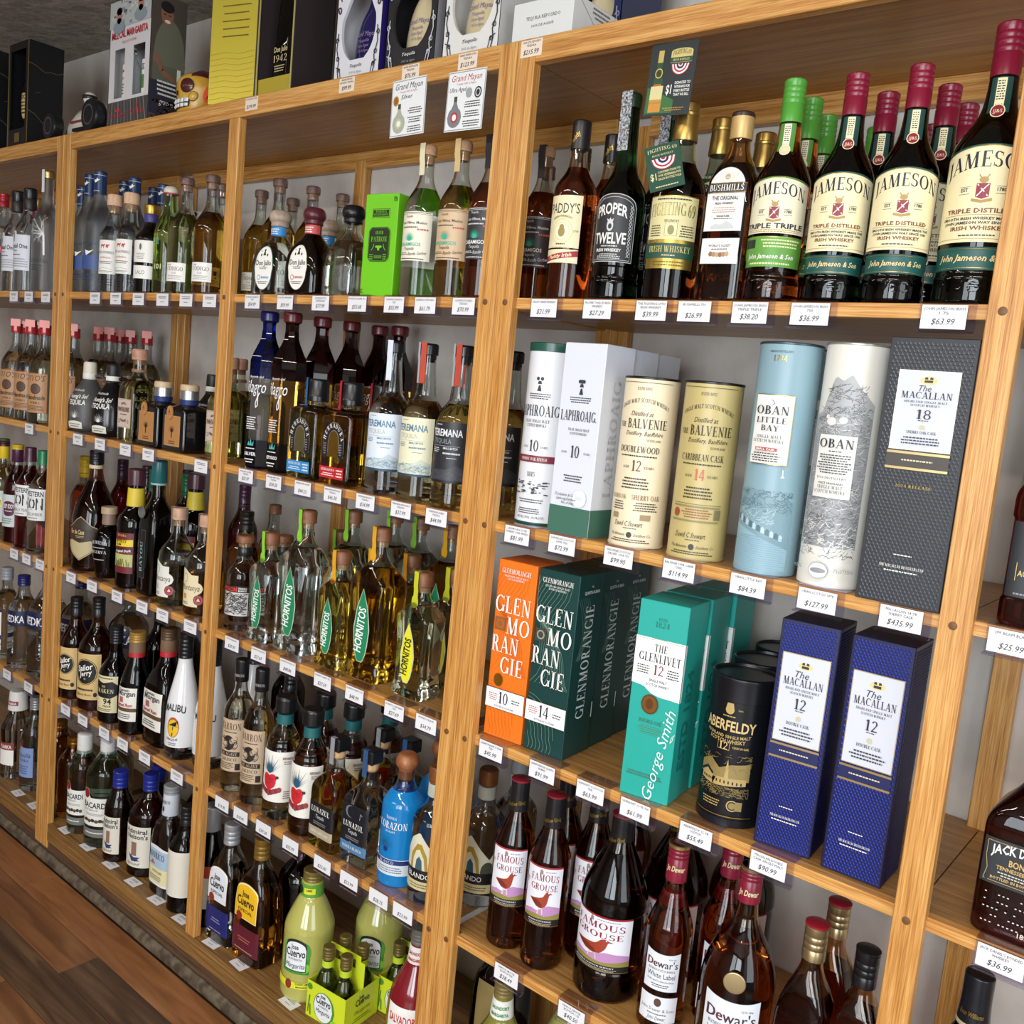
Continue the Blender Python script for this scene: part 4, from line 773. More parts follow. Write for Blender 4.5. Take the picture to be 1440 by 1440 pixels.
kind('glv', 'whisky_carton', 'gift box', glenlivet)
def laphbox():
    w, d, h = .082, .082, .3105; S = boxsurf(w, d, 'F', .0005); ink = paper('33383c'); gr = paper('3f6a5a'); SR = boxsurf(w, d, 'R', .0005)
    E = [('r', -w/2, .001, w/2, .046, gr), ('q', [[(-.004, .228), (.004, .228), (.0015, .238), (-.0015, .238)], [(-.004, .24), (.004, .24), (.0025, .245), (-.0025, .245)], [(-.001, .245), (.001, .245), (.004, .252), (-.004, .252)]], ink), ('e', -.004, .249, .003, .003, ink), ('e', .004, .249, .003, .003, ink), ('f', -.022, .214, .022, .225, 3, ink),
         ('t', 'LAPHROAIG.', 0, .186, .0165, ink, {'f': 's', 'w': .072}), ('t', 'ISLAY SINGLE MALT', .003, .170, .004, ink, {'f': 's', 'w': .042}), ('t', 'SCOTCH WHISKY', .003, .1635, .004, ink, {'f': 's', 'w': .034}), ('t', '10', 0, .1265, .0195, ink, {'f': 's', 'w': .018}), ('t', 'AGED', -.022, .133, .0034, ink, {'f': 's'}), ('t', 'YEARS', .024, .133, .0034, ink, {'f': 's'}), ('f', -.018, .086, .02, .099, 3, ink), ('e', .018, .062, .0145, .0145, paper('c9d0d6')), ('e', .018, .062, .0138, .0138, paper('dfe4ea')), ('t', '1815', .018, .059, .0062, paper('c3cace'), {'f': 's'}),
         ('t', 'D Johnston & Co', -.012, .063, .0048, ink, {'f': 'i', 'w': .038}), ('t', 'Laphroaig Distillery', -.008, .0565, .0044, ink, {'f': 'i', 'w': .04}), ('t', 'Isle of Islay', -.004, .0505, .0044, ink, {'f': 'i', 'w': .026})]
    R = [('r', -d/2, .001, d/2, .046, gr), ('t', 'LAPHROAIG', .008, .16, .02, paper('b9bdc4'), {'f': 's', 'w': .19, 'rot': 90})]
    return [('carton_body', carton(w, d, h, cardb('d6dae4'))), L('front_print', S, E), L('side_print', SR, R)]
kind('lab', 'whisky_carton', 'gift box', laphbox)
def tube(R, H, m, parts, lidm=None, basem=None, lid=.014, bas=.006, rim=None, liph=0):
    def f():
        sh = Shape([(R, 0), (R, H)]); mb = lathe([(R-.001, .0), (R, .001), (R, H-.001), (R-.001, H)], m, 40); pr = [('tube_body', mb)]
        if lidm: pr.append(('lid', lathe([(R+.0008, H-lid), (R+.0011, H-lid+.0004), (R+.0011, H+.001), (R-.0005, H+.002), (R-.003, H+.002), (R-.0035, H+.0008-liph), (.001, H+.0006-liph)], lidm, 40)))
        if basem: pr.append(('base_rim', lathe([(R+.0008, 0), (R+.0011, .0005), (R+.0011, bas), (R+.0006, bas+.0004)], basem, 40)))
        for q, (nm, els) in enumerate(parts): pr.append(L(nm, sh.surf(.0004+.0028*q), els))
        return pr
    return f
def laphtube():
    ink = paper('33383c'); rr = random.Random(2)
    E = [('q', [[(-.004, .228), (.004, .228), (.0015, .238), (-.0015, .238)], [(-.004, .24), (.004, .24), (.0025, .245), (-.0025, .245)]], ink), ('e', -.004, .249, .003, .003, ink), ('e', .004, .249, .003, .003, ink), ('f', -.022, .214, .022, .225, 3, ink), ('t', 'LAPHROAIG', -.002, .186, .0185, ink, {'f': 's', 'w': .082}), ('t', 'ISLAY SINGLE MALT', 0, .175, .0052, ink, {'f': 's', 'w': .046}), ('t', 'SCOTCH WHISKY', 0, .1675, .0052, ink, {'f': 's', 'w': .038}), ('t', '10', 0, .126, .019, ink, {'f': 's', 'w': .018}), ('t', 'YEARS', .018, .132, .0034, ink, {'f': 's'}), ('t', 'AGED', -.017, .132, .0034, ink, {'f': 's'}),
         ('r', -.0425, .107, .0425, .119, paper('7d2a3c')), ('t', 'SHERRY OAK FINISH', 0, .1105, .005, WHT, {'f': 's', 'w': .05}), ('t', '1815', 0, .083, .008, ink, {'f': 's', 'w': .015}), ('f', -.022, .037, .026, .045, 2, ink), ('f', -.026, .018, .026, .029, 3, ink), ('t', '48% ALC./VOL. (96 PROOF)', .004, .0105, .0046, ink, {'w': .05})]
    for k in range(46):
        x = rr.uniform(-.03, .028); z = rr.uniform(.052, .074); w = rr.uniform(.003, .009); E.append(('q', [[(x, z), (x+w, z+rr.uniform(-.001, .002)), (x+w*.8, z+rr.uniform(.001, .003)), (x-w*.1, z+.0016)]], ink))
    g = plast('1f5044')
    return tube(.0425, .308, cardb('dfe2e8'), [('front_print', E)], g, g, .013, .004)()
kind('lat', 'whisky_tube', 'gift tube', laphtube)
def balv(c, nm, age, agec, ink_, dw):
    def f():
        ink = paper(ink_); m = cardb(c)
        E = [('t', 'ESTD 1892', 0, .244, .0046, ink, {'f': 's', 'w': .023}), ('t', 'SINGLE MALT SCOTCH WHISKY', 0, .2135, .0062, ink, {'f': 's', 'w': .084, 'arc': .012}), ('t', 'Distilled at', 0, .2045, .0072, ink, {'f': 'i', 'w': .036}), ('t', 'THE', -.034, .1865, .008, ink, {'f': 's', 'w': .014}), ('t', 'BALVENIE', .009, .1855, .0145, ink, {'f': 's', 'w': .064}), ('t', 'Distillery, Banffshire', .006, .1745, .0068, ink, {'f': 'i', 'w': .06}), ('t', 'SCOTLAND', .022, .166, .0034, ink, {'f': 's', 'w': .022}),
             ('t', nm, 0, .148, .0098, ink, {'f': 's', 'w': .066}), ('f', -.03, .1405, .03, .145, 1, ink), ('t', age, 0, .1195, .0165, paper(agec), {'f': 's', 'w': .0155}), ('t', 'AGED', -.017, .1235, .0038, ink, {'f': 's', 'w': .011}), ('t', 'YEARS', .019, .1235, .0038, ink, {'f': 's', 'w': .016}), ('f', -.024, .0905, .024, .11, 4, ink)]
        if dw: E += [('t', 'BOURBON OAK', -.026, .075, .0068, paper('8a6a4a'), {'f': 's', 'w': .03}), ('t', 'SHERRY OAK', .02, .075, .0078, paper('8a6a4a'), {'f': 's', 'w': .044}), ('f', -.036, .057, -.012, .072, 4, ink), ('f', .0, .057, .042, .072, 4, ink), ('r', .014, .0435, .03, .0525, paper('a08868')), ('r', -.034, .044, -.022, .0525, paper('a08868'))]
        else: E += [('l', [(-.038, .0835), (.038, .0835)], .0005, ink), ('r', -.038, .0785, .036, .081, paper('8d8258')), ('e', -.030, .069, .0055, .0065, paper('9a4a30')), ('f', -.022, .062, .026, .077, 4, paper('9a5a3a')), ('r', .028, .062, .038, .077, paper('7a7250')), ('r', -.038, .057, .036, .0595, paper('8d8258'))]
        E += [('t', 'David C Stewart', -.004, .033, .008, ink, {'f': 'i', 'w': .046}), ('f', -.012, .0285, .012, .031, 1, ink), ('e', 0, .0195, .0042, .0045, ink), ('t', 'The Balvenie', -.02, .0175, .0042, ink, {'f': 'i', 'w': .026}), ('t', 'Distillery Co', .02, .0175, .0042, ink, {'f': 'i', 'w': .026}), ('f', -.034, .007, .034, .0135, 2, ink), ('r', -.0435, .2555, .0435, .2562, ink)]
        return tube(.0432, .263, m, [('front_print', E)], flat('2a2622', .3, .5), m, .0018, .003)()
    return f
kind('bal1', 'whisky_tube', 'gift tube', balv('e6d8b8', 'DOUBLEWOOD', '12', '6b2f2a', '2f2a26', True)); kind('bal2', 'whisky_tube', 'gift tube', balv('bfae74', 'CARIBBEAN CASK', '14', 'c4643a', '33301f', False))
def scrib(n, x0, x1, z0, z1, m, seed, w=.0005, ln=.006):
    rr = random.Random(seed); out = []
    for k in range(n):
        x, z = rr.uniform(x0, x1), rr.uniform(z0, z1); a = rr.uniform(-.5, .9); P = [(x, z)]
        for j in range(4):
            x += ln*.4*cos(a); z += ln*.4*sin(a); a += rr.uniform(-.9, .9)
            if not (x0 < x < x1 and z0 < z < z1): break
            P.append((x, z))
        if len(P) > 1: out.append(P)
    return [('ml', out, w, m)]
def obanlb():
    ink = paper('2b2b2b'); dk = paper('54707c'); lt = paper('b3ccd6'); md = paper('7b9aa6'); rr = random.Random(4)
    E = [('t', 'OBAN DISTILLERY', 0, .311, .003, dk, {'f': 'b', 'w': .034}), ('t', '1794', 0, .299, .0082, GOLD, {'f': 's', 'w': .02})]
    E += [('p', [(-.044, .006), (.044, .006)], [(-.044, .07), (-.02, .062), (.01, .05), (.044, .038)], paper('8fb2c2')), ('p', [(-.044, .07), (-.02, .062), (.01, .05), (.044, .038)], [(-.044, .115), (-.03, .122), (0, .118), (.02, .108), (.044, .104)], md)]
    E += scrib(150, -.043, .043, .088, .12, dk, 1)+scrib(70, -.043, .02, .07, .095, lt, 2)
    for k in range(12):
        x = -.04+k*.0062; z = .075-k*.0022; E.append(('q', [[(x, z), (x+.005, z-.001), (x+.005, z+.006), (x+.0025, z+.009), (x, z+.007)]], lt if k % 2 else dk))
    for k in range(16): z = .008+k*.003; E.append(('l', [(-.042+.006*sin(k), z), (-.01+.01*cos(k*2), z+.0006), (.042-.008*sin(k*1.7)**2, z-.0004)], .0005, md))
    E += [('q', [[(.022, .142), (.0235, .142), (.0235, .15), (.0215, .15)], [(.02, .139), (.026, .139), (.0245, .142), (.0215, .142)]], WHT)]
    E2 = [('r', -.0262, .156, .0262, .253, GOLD), ('r', -.0252, .157, .0252, .252, paper('e9e9e4')), ('l', [(-.002, .246), (.002, .241), (-.001, .238)], .0008, dk), ('t', 'OBAN', 0, .2255, .0118, ink, {'f': 's', 'w': .041}), ('t', 'LITTLE', 0, .2135, .008, ink, {'f': 's', 'w': .037}), ('t', 'BAY', 0, .2025, .008, ink, {'f': 's', 'w': .022}), ('t', 'SINGLE MALT', 0, .1925, .0044, ink, {'f': 's', 'w': .03}), ('t', 'SCOTCH WHISKY', 0, .1865, .0044, ink, {'f': 's', 'w': .036}), ('r', -.0145, .175, .0115, .1795, paper('b5402e')), ('t', 'SMALL CASK', -.0015, .1759, .0028, WHT, {'f': 'b', 'w': .022}), ('f', -.02, .1595, .018, .173, 4, ink)]
    return tube(.0435, .324, cardb('86a6b2'), [('front_print', E), ('front_label', E2)], flat('3d4a52', .3, .4), None, .0015)()
kind('obl', 'whisky_tube', 'gift tube', obanlb)
def obang():
    ink = paper('3a3d42'); gy = paper('8a8d92'); rr = random.Random(9); dk = paper('62666c'); lt = paper('dcdcd8')
    E = [('p', [(-.0425, .07), (.0425, .07)], [(-.0425, .232), (-.03, .236), (-.014, .284), (-.002, .278), (.008, .287), (.02, .27), (.0425, .248)], paper('a9abad')), ('p', [(-.0425, .055), (.0425, .055)], [(-.0425, .225), (-.02, .238), (0, .215), (.02, .242), (.0425, .23)], paper('97999c'))]
    E += scrib(420, -.042, .042, .06, .245, dk, 11)+scrib(240, -.042, .042, .055, .24, lt, 12)+scrib(90, -.024, .03, .235, .275, dk, 13)+scrib(120, -.042, .042, .04, .1, dk, 14)+scrib(60, -.042, .042, .035, .09, lt, 15, .0011)
    E += [('e', -.012, .224, .007, .0055, lt), ('e', -.018, .23, .0028, .0028, lt), ('e', .004, .226, .0055, .0045, lt)]
    E2 = [('r', -.024, .122, .024, .206, paper('e6e5df')), ('t', 'OBAN', 0, .189, .012, paper('222222'), {'f': 's', 'w': .042}), ('f', -.01, .183, .01, .186, 1, ink), ('f', -.021, .154, .021, .181, 8, ink), ('t', '1794 DISTILLERY', 0, .1475, .0028, ink, {'f': 's', 'w': .034}), ('t', 'WEST HIGHLAND', 0, .1405, .0026, ink, {'f': 'b', 'w': .028}), ('t', 'SINGLE MALT', 0, .1345, .0042, ink, {'f': 's', 'w': .028}), ('t', 'SCOTCH WHISKY', 0, .1285, .0042, ink, {'f': 's', 'w': .035}),
          ('e', 0, .024, .011, .011, gy), ('e', 0, .024, .0102, .0102, paper('e6e5df')), ('e', 0, .024, .0085, .0035, gy), ('t', '43%', -.024, .024, .005, gy), ('t', '75cl/750ml', .026, .024, .005, gy, {'w': .02})]
    return tube(.0425, .327, cardb('dfddd4'), [('front_print', E), ('front_label', E2)], flat('a9a7a0', .3, .5), None, .0012)()
kind('obn', 'whisky_tube', 'gift tube', obang)
def aber():
    g = paper('b39a5e'); g2 = paper('8d7a48')
    E = [('r', -.0496, .198, .0496, .2, GOLD), ('e', 0, .178, .0068, .0068, g), ('q', [[(-.006, .182), (.006, .182), (.0045, .188), (-.0045, .188)]], g), ('f', -.012, .166, .012, .17, 1, g), ('t', '1846', .016, .178, .0026, g), ('t', 'ABERFELDY', 0, .146, .0155, paper('cdb37a'), {'f': 'b', 'w': .082}), ('t', 'HIGHLAND SINGLE MALT', 0, .138, .0046, g, {'f': 'b', 'w': .07, 'arc': -.003}), ('t', 'SCOTCH WHISKY', 0, .1295, .0056, g, {'f': 'b', 'w': .056, 'arc': -.002}), ('t', '12', -.003, .1175, .0105, paper('cdb37a'), {'f': 's', 'w': .014}), ('l', [(-.012, .117), (-.012, .1285), (.006, .1285), (.006, .117), (-.012, .117)], .0006, g), ('t', 'YEARS IN OAK', .022, .121, .0032, g, {'f': 'b', 'w': .024}),
         ('p', [(-.04, .072), (.04, .072)], [(-.04, .09), (-.02, .1), (-.005, .088), (.012, .096), (.04, .1)], g2), ('q', [[(-.036, .064), (-.014, .06), (-.014, .076), (-.025, .084), (-.036, .078)], [(-.013, .06), (.036, .066), (.036, .076), (-.008, .074)], [(.004, .074), (.010, .074), (.009, .09), (.007, .104), (.005, .09)]], g), ('q', [[(-.04, .076), (-.025, .086), (-.013, .077), (-.015, .074), (-.025, .081), (-.038, .073)]], paper('1b1d26'))]
    for k in range(7):
        E.append(('q', [[(-.033+k*.003, .066), (-.0315+k*.003, .066), (-.0315+k*.003, .07), (-.033+k*.003, .07)]], paper('1b1d26'))); E.append(('q', [[(-.008+k*.006, .066), (-.006+k*.006, .066), (-.006+k*.006, .0705), (-.008+k*.006, .0705)]], paper('1b1d26')))
    E += scrib(120, -.042, .042, .046, .062, g2, 21)+scrib(50, -.042, .042, .084, .112, g2, 22)+[('f', -.03, .028, .004, .04, 3, g), ('e', .02, .034, .0085, .0085, g), ('e', .02, .034, .0068, .0068, paper('1b1d26')), ('e', .02, .034, .005, .005, g2), ('r', .024, .027, .034, .041, g2), ('r', -.0496, .0155, .0496, .0168, GOLD)]
    def f():
        R, H = .0485, .222; m = flat('15171d', .33, .3)
        pr = tube(R, H, m, [('front_print', E)], None, None)()
        pr.append(('lid', lathe([(R+.0008, H-.032), (R+.0014, H-.0315), (R+.0014, H-.002), (R+.0018, H+.003, .002), (R-.002, H+.004), (R-.0035, H-.002), (.001, H-.002)], m, 40))); pr.append(('base_rim', lathe([(R+.0006, 0), (R+.0014, .001), (R+.0014, .012), (R+.0006, .0125)], m, 40))); return pr
    return f()
kind('aber', 'whisky_tin', 'gift tube', aber)
# ---- lower right bay: blended whisky
def grouse(R, H, big):
    def f():
        q = H/.311; hs = (.196 if not big else .172)*1; rn = .0155 if not big else .0175
        if big: sh = Shape([(.001, .004), (R-.004, 0), (R, .006, .005), (R, .05, .003), (R-.002, .054, .003), (R-.002, .15, .002), (R, .153, .003), (R-.002, hs+.012, .02), (.033, .236, .03), (.0205, .262, .02), (rn, .282, .01), (rn, H-.004)], rn=.022)
        else: sh = Shape([(.001, .003), (R-.004, 0), (R, .005, .004), (R, hs, .01), (R*.8, hs+.02, .018), (rn*1.15, .248, .022), (rn, .262, .01), (rn, H-.004)], rn=.022)
        S = sh.surf(); w = R*(1.12 if big else .92); z0, z1 = (.056, .152) if big else (.084, .192); h = z1-z0; z = lambda t: z0+h*t; ink = paper('8a2130'); bk = paper('1d1b1c'); red = paper('9a3a22'); dr = paper('6e2a1c'); rise = .006
        E = [('bow', -w, z0, w, z1, -rise*0, paper('a02a34')), ('r', -w, z0, w, z1-.003, paper('e2e3ec')), ('q', [[(-.003-w*.12, z(.87)), (.003-w*.12, z(.87)), (.003-w*.12, z(.93)), (-w*.12, z(.96)), (-.003-w*.12, z(.93))]], paper('8d8578')), ('f', w*.0, z(.9), w*.7, z(.94), 1, paper('8d9098')),
             ('t', 'THE', -w*.86, z(.70), h*.05, ink, {'f': 's', 'rot': 70}), ('t', 'FAMOUS', w*.06, z(.74), h*.118, ink, {'f': 's', 'w': w*1.5, 'arc': h*.02}), ('t', 'GROUSE', w*.06, z(.60), h*.105, ink, {'f': 's', 'w': w*1.42}),
             ('p', [(-w, z(.17)), (w, z(.17))], [(-w, z(.22)), (-w*.5, z(.27)), (-w*.2, z(.25)), (w*.35, z(.36)), (w*.8, z(.33)), (w, z(.30))], paper('b888b8')), ('p', [(-w, z(.12)), (w, z(.12))], [(-w, z(.16)), (-w*.3, z(.2)), (w*.2, z(.17)), (w, z(.22))], paper('8d8440')),
             ('p', [(-w*.62, z(.44)), (-w*.45, z(.385)), (-w*.25, z(.325)), (w*.0, z(.30)), (w*.2, z(.33)), (w*.33, z(.42)), (w*.36, z(.53)), (w*.44, z(.555))], [(-w*.62, z(.445)), (-w*.4, z(.455)), (-w*.15, z(.47)), (w*.05, z(.49)), (w*.13, z(.535)), (w*.2, z(.585)), (w*.33, z(.60)), (w*.44, z(.565))], red), ('p', [(-w*.55, z(.425)), (-w*.3, z(.345)), (w*.05, z(.315))], [(-w*.55, z(.44)), (-w*.2, z(.43)), (w*.05, z(.37))], dr), ('q', [[(w*.44, z(.55)), (w*.52, z(.553)), (w*.44, z(.572))]], paper('3a2a20')), ('e', w*.34, z(.577), .0013, .0013, WHT),
             ('l', [(-w*.1, z(.31)), (-w*.16, z(.2))], .0018, paper('d8c9b0')), ('l', [(w*.06, z(.31)), (w*.1, z(.2))], .0018, paper('d8c9b0')),
             ('r', -w, z0, w, z(.12), bk), ('t', 'BLENDED SCOTCH WHISKY', 0, z(.075), h*.026, WHT, {'f': 's', 'w': w*1.2}), ('f', -w*.7, z(.012), w*.7, z(.06), 2, paper('b9b0a0')), ('r', -w, z0, w, z0+.0015, GOLD)]
        cap = capsule(rn+.0025, rn+.0015, H-.058 if not big else H-.05, H-.001, plast('18171a')); li = glass('7c3a14' if not big else '4a1c0a')
        return [('glass_body', glassbody(sh, li, glass('b07c50'), H-.075 if not big else .25)), L('front_label', S, E), ('capsule', cap), ('cap_rim', lathe([(rn+.0018, H-.004), (rn+.0022, H-.0035), (rn+.0022, H-.001), (rn, H)], plast('8a2030'))), L('capsule_signature', Shape([(rn+.0024, 0), (rn+.0024, .4)]).surf(.0006), [('t', 'Matthew Gloag', 0, H-.046, .0075, GOLD, {'f': 'bi', 'w': .034, 'rot': 14})])]
    return f
kind('gro', 'whisky_bottle', 'bottle', grouse(.0375, .311, False)); kind('groL', 'whisky_bottle', 'bottle', grouse(.0575, .312, True))
def dewar(R, H, big):
    def f():
        k = 1.32 if big else 1; rn = .0155
        sh = Shape([(.001, .003), (R-.004, 0), (R, .005, .004), (R, .172 if not big else .158, .012 if not big else .02), (R*.8, .194 if not big else .196, .016), (rn*1.25, .222 if not big else .24, .02), (rn, .24 if not big else .262, .01), (rn, H-.004)], rn=.022); S = sh.surf(); ink = paper('33363c'); red = paper('8a2334'); w = R*.78
        z0, z1 = (.076, .142) if not big else (.05, .145); h = z1-z0; z = lambda t: z0+h*t; pp = paper('dfe3ea')
        E = [('bow', -w, z0, w, z1, -.004, paper('8d99a8')), ('bow', -w+.0006, z0+.0006, w-.0006, z1-.0006, -.004, pp), ('t', 'ESTD 1846', w*.55, z(.82), h*.035, ink, {'w': w*.4}), ('t', "Dewar's", 0, z(.6), h*.19, red, {'f': 's', 'w': w*1.75}), ('t', "Dewar's", .0006, z(.607), h*.18, ink, {'f': 's', 'w': w*1.68}), ('t', 'BLENDED SCOTCH WHISKY', 0, z(.5), h*.055, ink, {'f': 's', 'w': w*1.5}), ('t', 'White Label', 0, z(.33), h*.13, ink, {'f': 'n', 'w': w*1.55}), ('t', 'Double Aged for Extra Smoothness', 0, z(.23), h*.05, ink, {'f': 'i', 'w': w*1.5}), ('f', -w*.5, z(.08), w*.5, z(.18), 2, ink)]
        E2 = [('r', -w*1.1, .022 if not big else .004, w*1.1, .066 if not big else .042, pp), ('l', [(-w*1.05, .024 if not big else .006), (w*1.05, .024 if not big else .006)], .0005, ink), ('e', 0, .056 if not big else .034, .006, .007, paper('5a4038')), ('t', 'John Dewar & Sons', 0, .041 if not big else .022, .0052, ink, {'f': 's', 'w': w*1.9}), ('f', -w*.6, .034 if not big else .014, w*.6, .038 if not big else .019, 1, ink), ('t', 'John Dewar', 0, .0265 if not big else .008, .006, ink, {'f': 'i', 'w': w})]
        pr = [('glass_body', glassbody(sh, glass('a85a20' if not big else '9a4c18'), glass('d9b890'), .225 if not big else .24)), L('front_label', S, E), L('lower_label', S, E2)]
        if not big: pr += [('neck_sleeve', lathe([(.0185, .208), (.0186, .2085), (.0172, .23), (.0168, .2305)], paper('8d2038'))), L('embossed_knot', S, [('e', 0, .172, .011, .011, glass('c98a4a')), ('e', 0, .172, .0085, .0085, glass('8a4a1a'))])]
        else: pr += [('gold_seal', lathe([(.0001, .0), (.0165, 0), (.0165, .003, .001), (.0145, .0032), (.0001, .0034)], foil('cdb98a')))]
        if big:
            mb = pr[-1][1]; mb.v = [(x, -zz, y) for x, y, zz in mb.v]; shift(mb, 0, -R+.001, .172)
        pr += [('screw_cap', screw(.017, H-.062 if not big else H-.056, H, plast('7d1a30'), 3, .6)), ('cap_ring', lathe([(.0174, H-.006), (.0178, H-.0055), (.0178, H-.001), (.0165, H)], foil('c0a86a'))), L('cap_script', Shape([(.0172, 0), (.0172, .5)]).surf(.0008), [('t', 'Jn Dewar', 0, H-.042, .009, paper('d9c9a0'), {'f': 'bi', 'w': .03})])]
        return pr
    return f
kind('dew', 'whisky_bottle', 'bottle', dewar(.0375, .31, False)); kind('dewL', 'whisky_bottle', 'bottle', dewar(.056, .33, True))
def jw(lc, liq, capc, H):
    def f():
        sh = sq_(.038, .8, H, H*.56, .0145, H*.76, 6, .04); S = sh.surf(.0005); w = .034
        E = [('r', -w, .02, w, .1, paper(lc)), ('r', -w, .0985, w, .1005, GOLD), ('t', 'JOHNNIE WALKER', 0, .083, .009, paper('e3d6b0'), {'f': 's', 'w': .06}), ('f', -.024, .03, .024, .07, 5, paper('d9c48c')), ('e', 0, .122, .0055, .0045, paper('c9b06a')), ('q', [[(-.005, .125), (.005, .125), (.0036, .131), (-.0036, .131)]], paper('c9b06a')), ('f', -.01, .112, .01, .115, 1, paper('c9b06a'))]
        neckm = foil('b3a078') if capc == 'r' else plast('17161a')
        pr = [('glass_body', glassbody(sh, glass(liq), glass('d9b48c'), H*.66)), L('front_label', S, E), ('cap', screw(.0165, H-.055, H-.004, neckm, 3, .3)), ('cap_top', lathe([(.0165, H-.004), (.017, H-.0035), (.017, H-.001), (.015, H)], plast('8a1a2a') if capc == 'r' else plast('17161a')))]
        return pr
    return f
kind('jwr', 'whisky_bottle', 'bottle', jw('96202e', '8a3a14', 'r', .29)); kind('jwb', 'whisky_bottle', 'bottle', jw('1b1a1c', '8a3a18', 'k', .272))
def aztec(capm):
    def f():
        sh = round_(.043, .267, .16, .0155, .194, fs=.026); S = sh.surf(); w = .046; cr = paper('d6d2ba')
        E = [('p', [(-w, .07), (w, .07)], [(-w, .1), (-.03, .13), (-.01, .145), (.012, .118), (.03, .098), (w, .125)], cr), ('q', [[(-.03, .07), (-.028, .1), (-.014, .122), (-.004, .122), (.008, .1), (.012, .07), (.006, .07), (.002, .095), (-.008, .112), (-.016, .108), (-.022, .092), (-.023, .07)]], paper('a58a2e')), ('e', .027, .074, .014, .02, paper('4a4d40')), ('q', [[(-.016, .07), (-.014, .09), (-.008, .098), (-.002, .09), (0, .07)]], paper('3d5a6a')), ('r', -w, .048, w, .071, paper('17161a')), ('t', 'BLANDO', -.008, .054, .01, WHT, {'w': .05}), ('r', -w, .03, w, .048, paper('c9bd8c')), ('f', -.03, .034, .03, .044, 2, paper('4a4638'))]
        return [('glass_body', glassbody(sh, glass('dfe5e8'), glass('dfe5e8'), .18)), L('front_label', S, E), ('neck_label', lathe([(.0178, .208), (.0182, .209), (.0178, .232), (.017, .233)], paper('b9bcae'))), ('wooden_stopper', cork(.019, .236, .267, capm, CORKM, .0145, .01))]
    return f
kind('azt', 'tequila_bottle', 'bottle', aztec(noisy('amber_wood_stopper', '6a3a1a', '85501f', 50, .4, .1))); kind('azt2', 'tequila_bottle', 'bottle', aztec(plast('8a8a88')))
def jackd():
    sh = sq_(.052, .8, .30, .148, .0165, .212, 8, .012); sh = Shape([(.001, .002), (.048, 0), (.052, .004, .005), (.052, .142, .008), (.046, .156, .008), (.024, .185, .015), (.0165, .2, .008), (.0195, .215, .01), (.0165, .232, .008), (.0155, .296)], .82, 8, .022); S = sh.surf(.0006); w = .047; gy = paper('2c2f33'); sv = paper('c9c6ba')
    E = [('r', -w, .066, w, .124, gy), ('l', [(-w+.004, .07), (w-.004, .07)], .0007, paper('b09a68')), ('l', [(-w+.004, .12), (w-.004, .12)], .0007, paper('b09a68')), ('l', [(-w+.004, .07), (-w+.007, .085), (-w+.004, .1), (-w+.004, .12)], .0007, paper('b09a68')), ('t', "JACK DANIEL'S", 0, .1045, .0115, WHT, {'f': 'b', 'w': .076, 'arc': .005}), ('t', 'BONDED', 0, .0945, .0078, paper('c9a868'), {'f': 'b', 'w': .034}), ('t', 'TENNESSEE WHISKEY', 0, .087, .0048, paper('c9a868'), {'f': 'b', 'w': .06}), ('f', -.032, .078, .032, .085, 2, sv), ('t', 'BOTTLED IN BOND 100 PROOF', 0, .0735, .0036, paper('c9a868'), {'f': 'b', 'w': .07})]
    rr = random.Random(1); E2 = []
    for r in range(5):
        for k in range(16):
            if rr.random() < .62: x = -.038+k*.005; z = .054-r*.009; E2.append(('q', [[(x, z), (x+.0022, z), (x+.0022, z+.0013), (x, z+.0013)]], paper('d9d4d0')))
    E2.append(('t', '1895', .012, .012, .006, paper('c9c0b8'), {'f': 'b'}))
    return [('glass_body', glassbody(sh, glass('4a1512'), glass('cfae98'), .205)), L('front_label', S, E), L('printed_dots', S, E2), ('capsule', capsule(.0195, .0185, .236, .298, plast('1c2026')))]
kind('jack', 'whiskey_bottle', 'bottle', jackd)
def jimb():
    sh = Shape([(.001, .002), (.046, 0), (.05, .004, .004), (.05, .032, .002), (.048, .034, .002), (.048, .13, .002), (.05, .132, .003), (.05, .162, .01), (.02, .205, .02), (.0165, .22, .01), (.0155, .296)], .72, 6, .022); S = sh.surf(.0006); w = .044; gd = paper('cdb56a')
    E = [('r', -w, .036, w, .127, paper('2b2e33')), ('r', -.012, .126, .03, .146, paper('d9d9d6')), ('t', 'JIM BEAM', .004, .1, .0165, gd, {'f': 'b', 'w': .066, 'arc': .004}), ('e', .0, .083, .011, .012, gd), ('e', .0, .083, .009, .01, paper('2b2e33')), ('e', 0, .083, .006, .007, gd), ('t', 'AGED', -.022, .062, .0068, gd, {'f': 'b', 'w': .02}), ('t', '7', 0, .058, .016, gd, {'f': 's'}), ('t', 'YEARS', .024, .062, .0068, gd, {'f': 'b', 'w': .022}), ('l', [(-.034, .056), (-.034, .078)], .0008, gd), ('t', 'BLACK', .0, .047, .0075, paper('b8b8ba'), {'f': 's', 'w': .04}), ('f', -.034, .038, .034, .043, 1, paper('8d8d90'))]
    return [('glass_body', glassbody(sh, glass('4a100c'), glass('5a1c14'), .2, cav=False)), L('front_label', S, E), ('capsule', capsule(.0185, .0175, .235, .298, plast('17171b')))]
kind('jimb', 'whiskey_bottle', 'bottle', jimb)
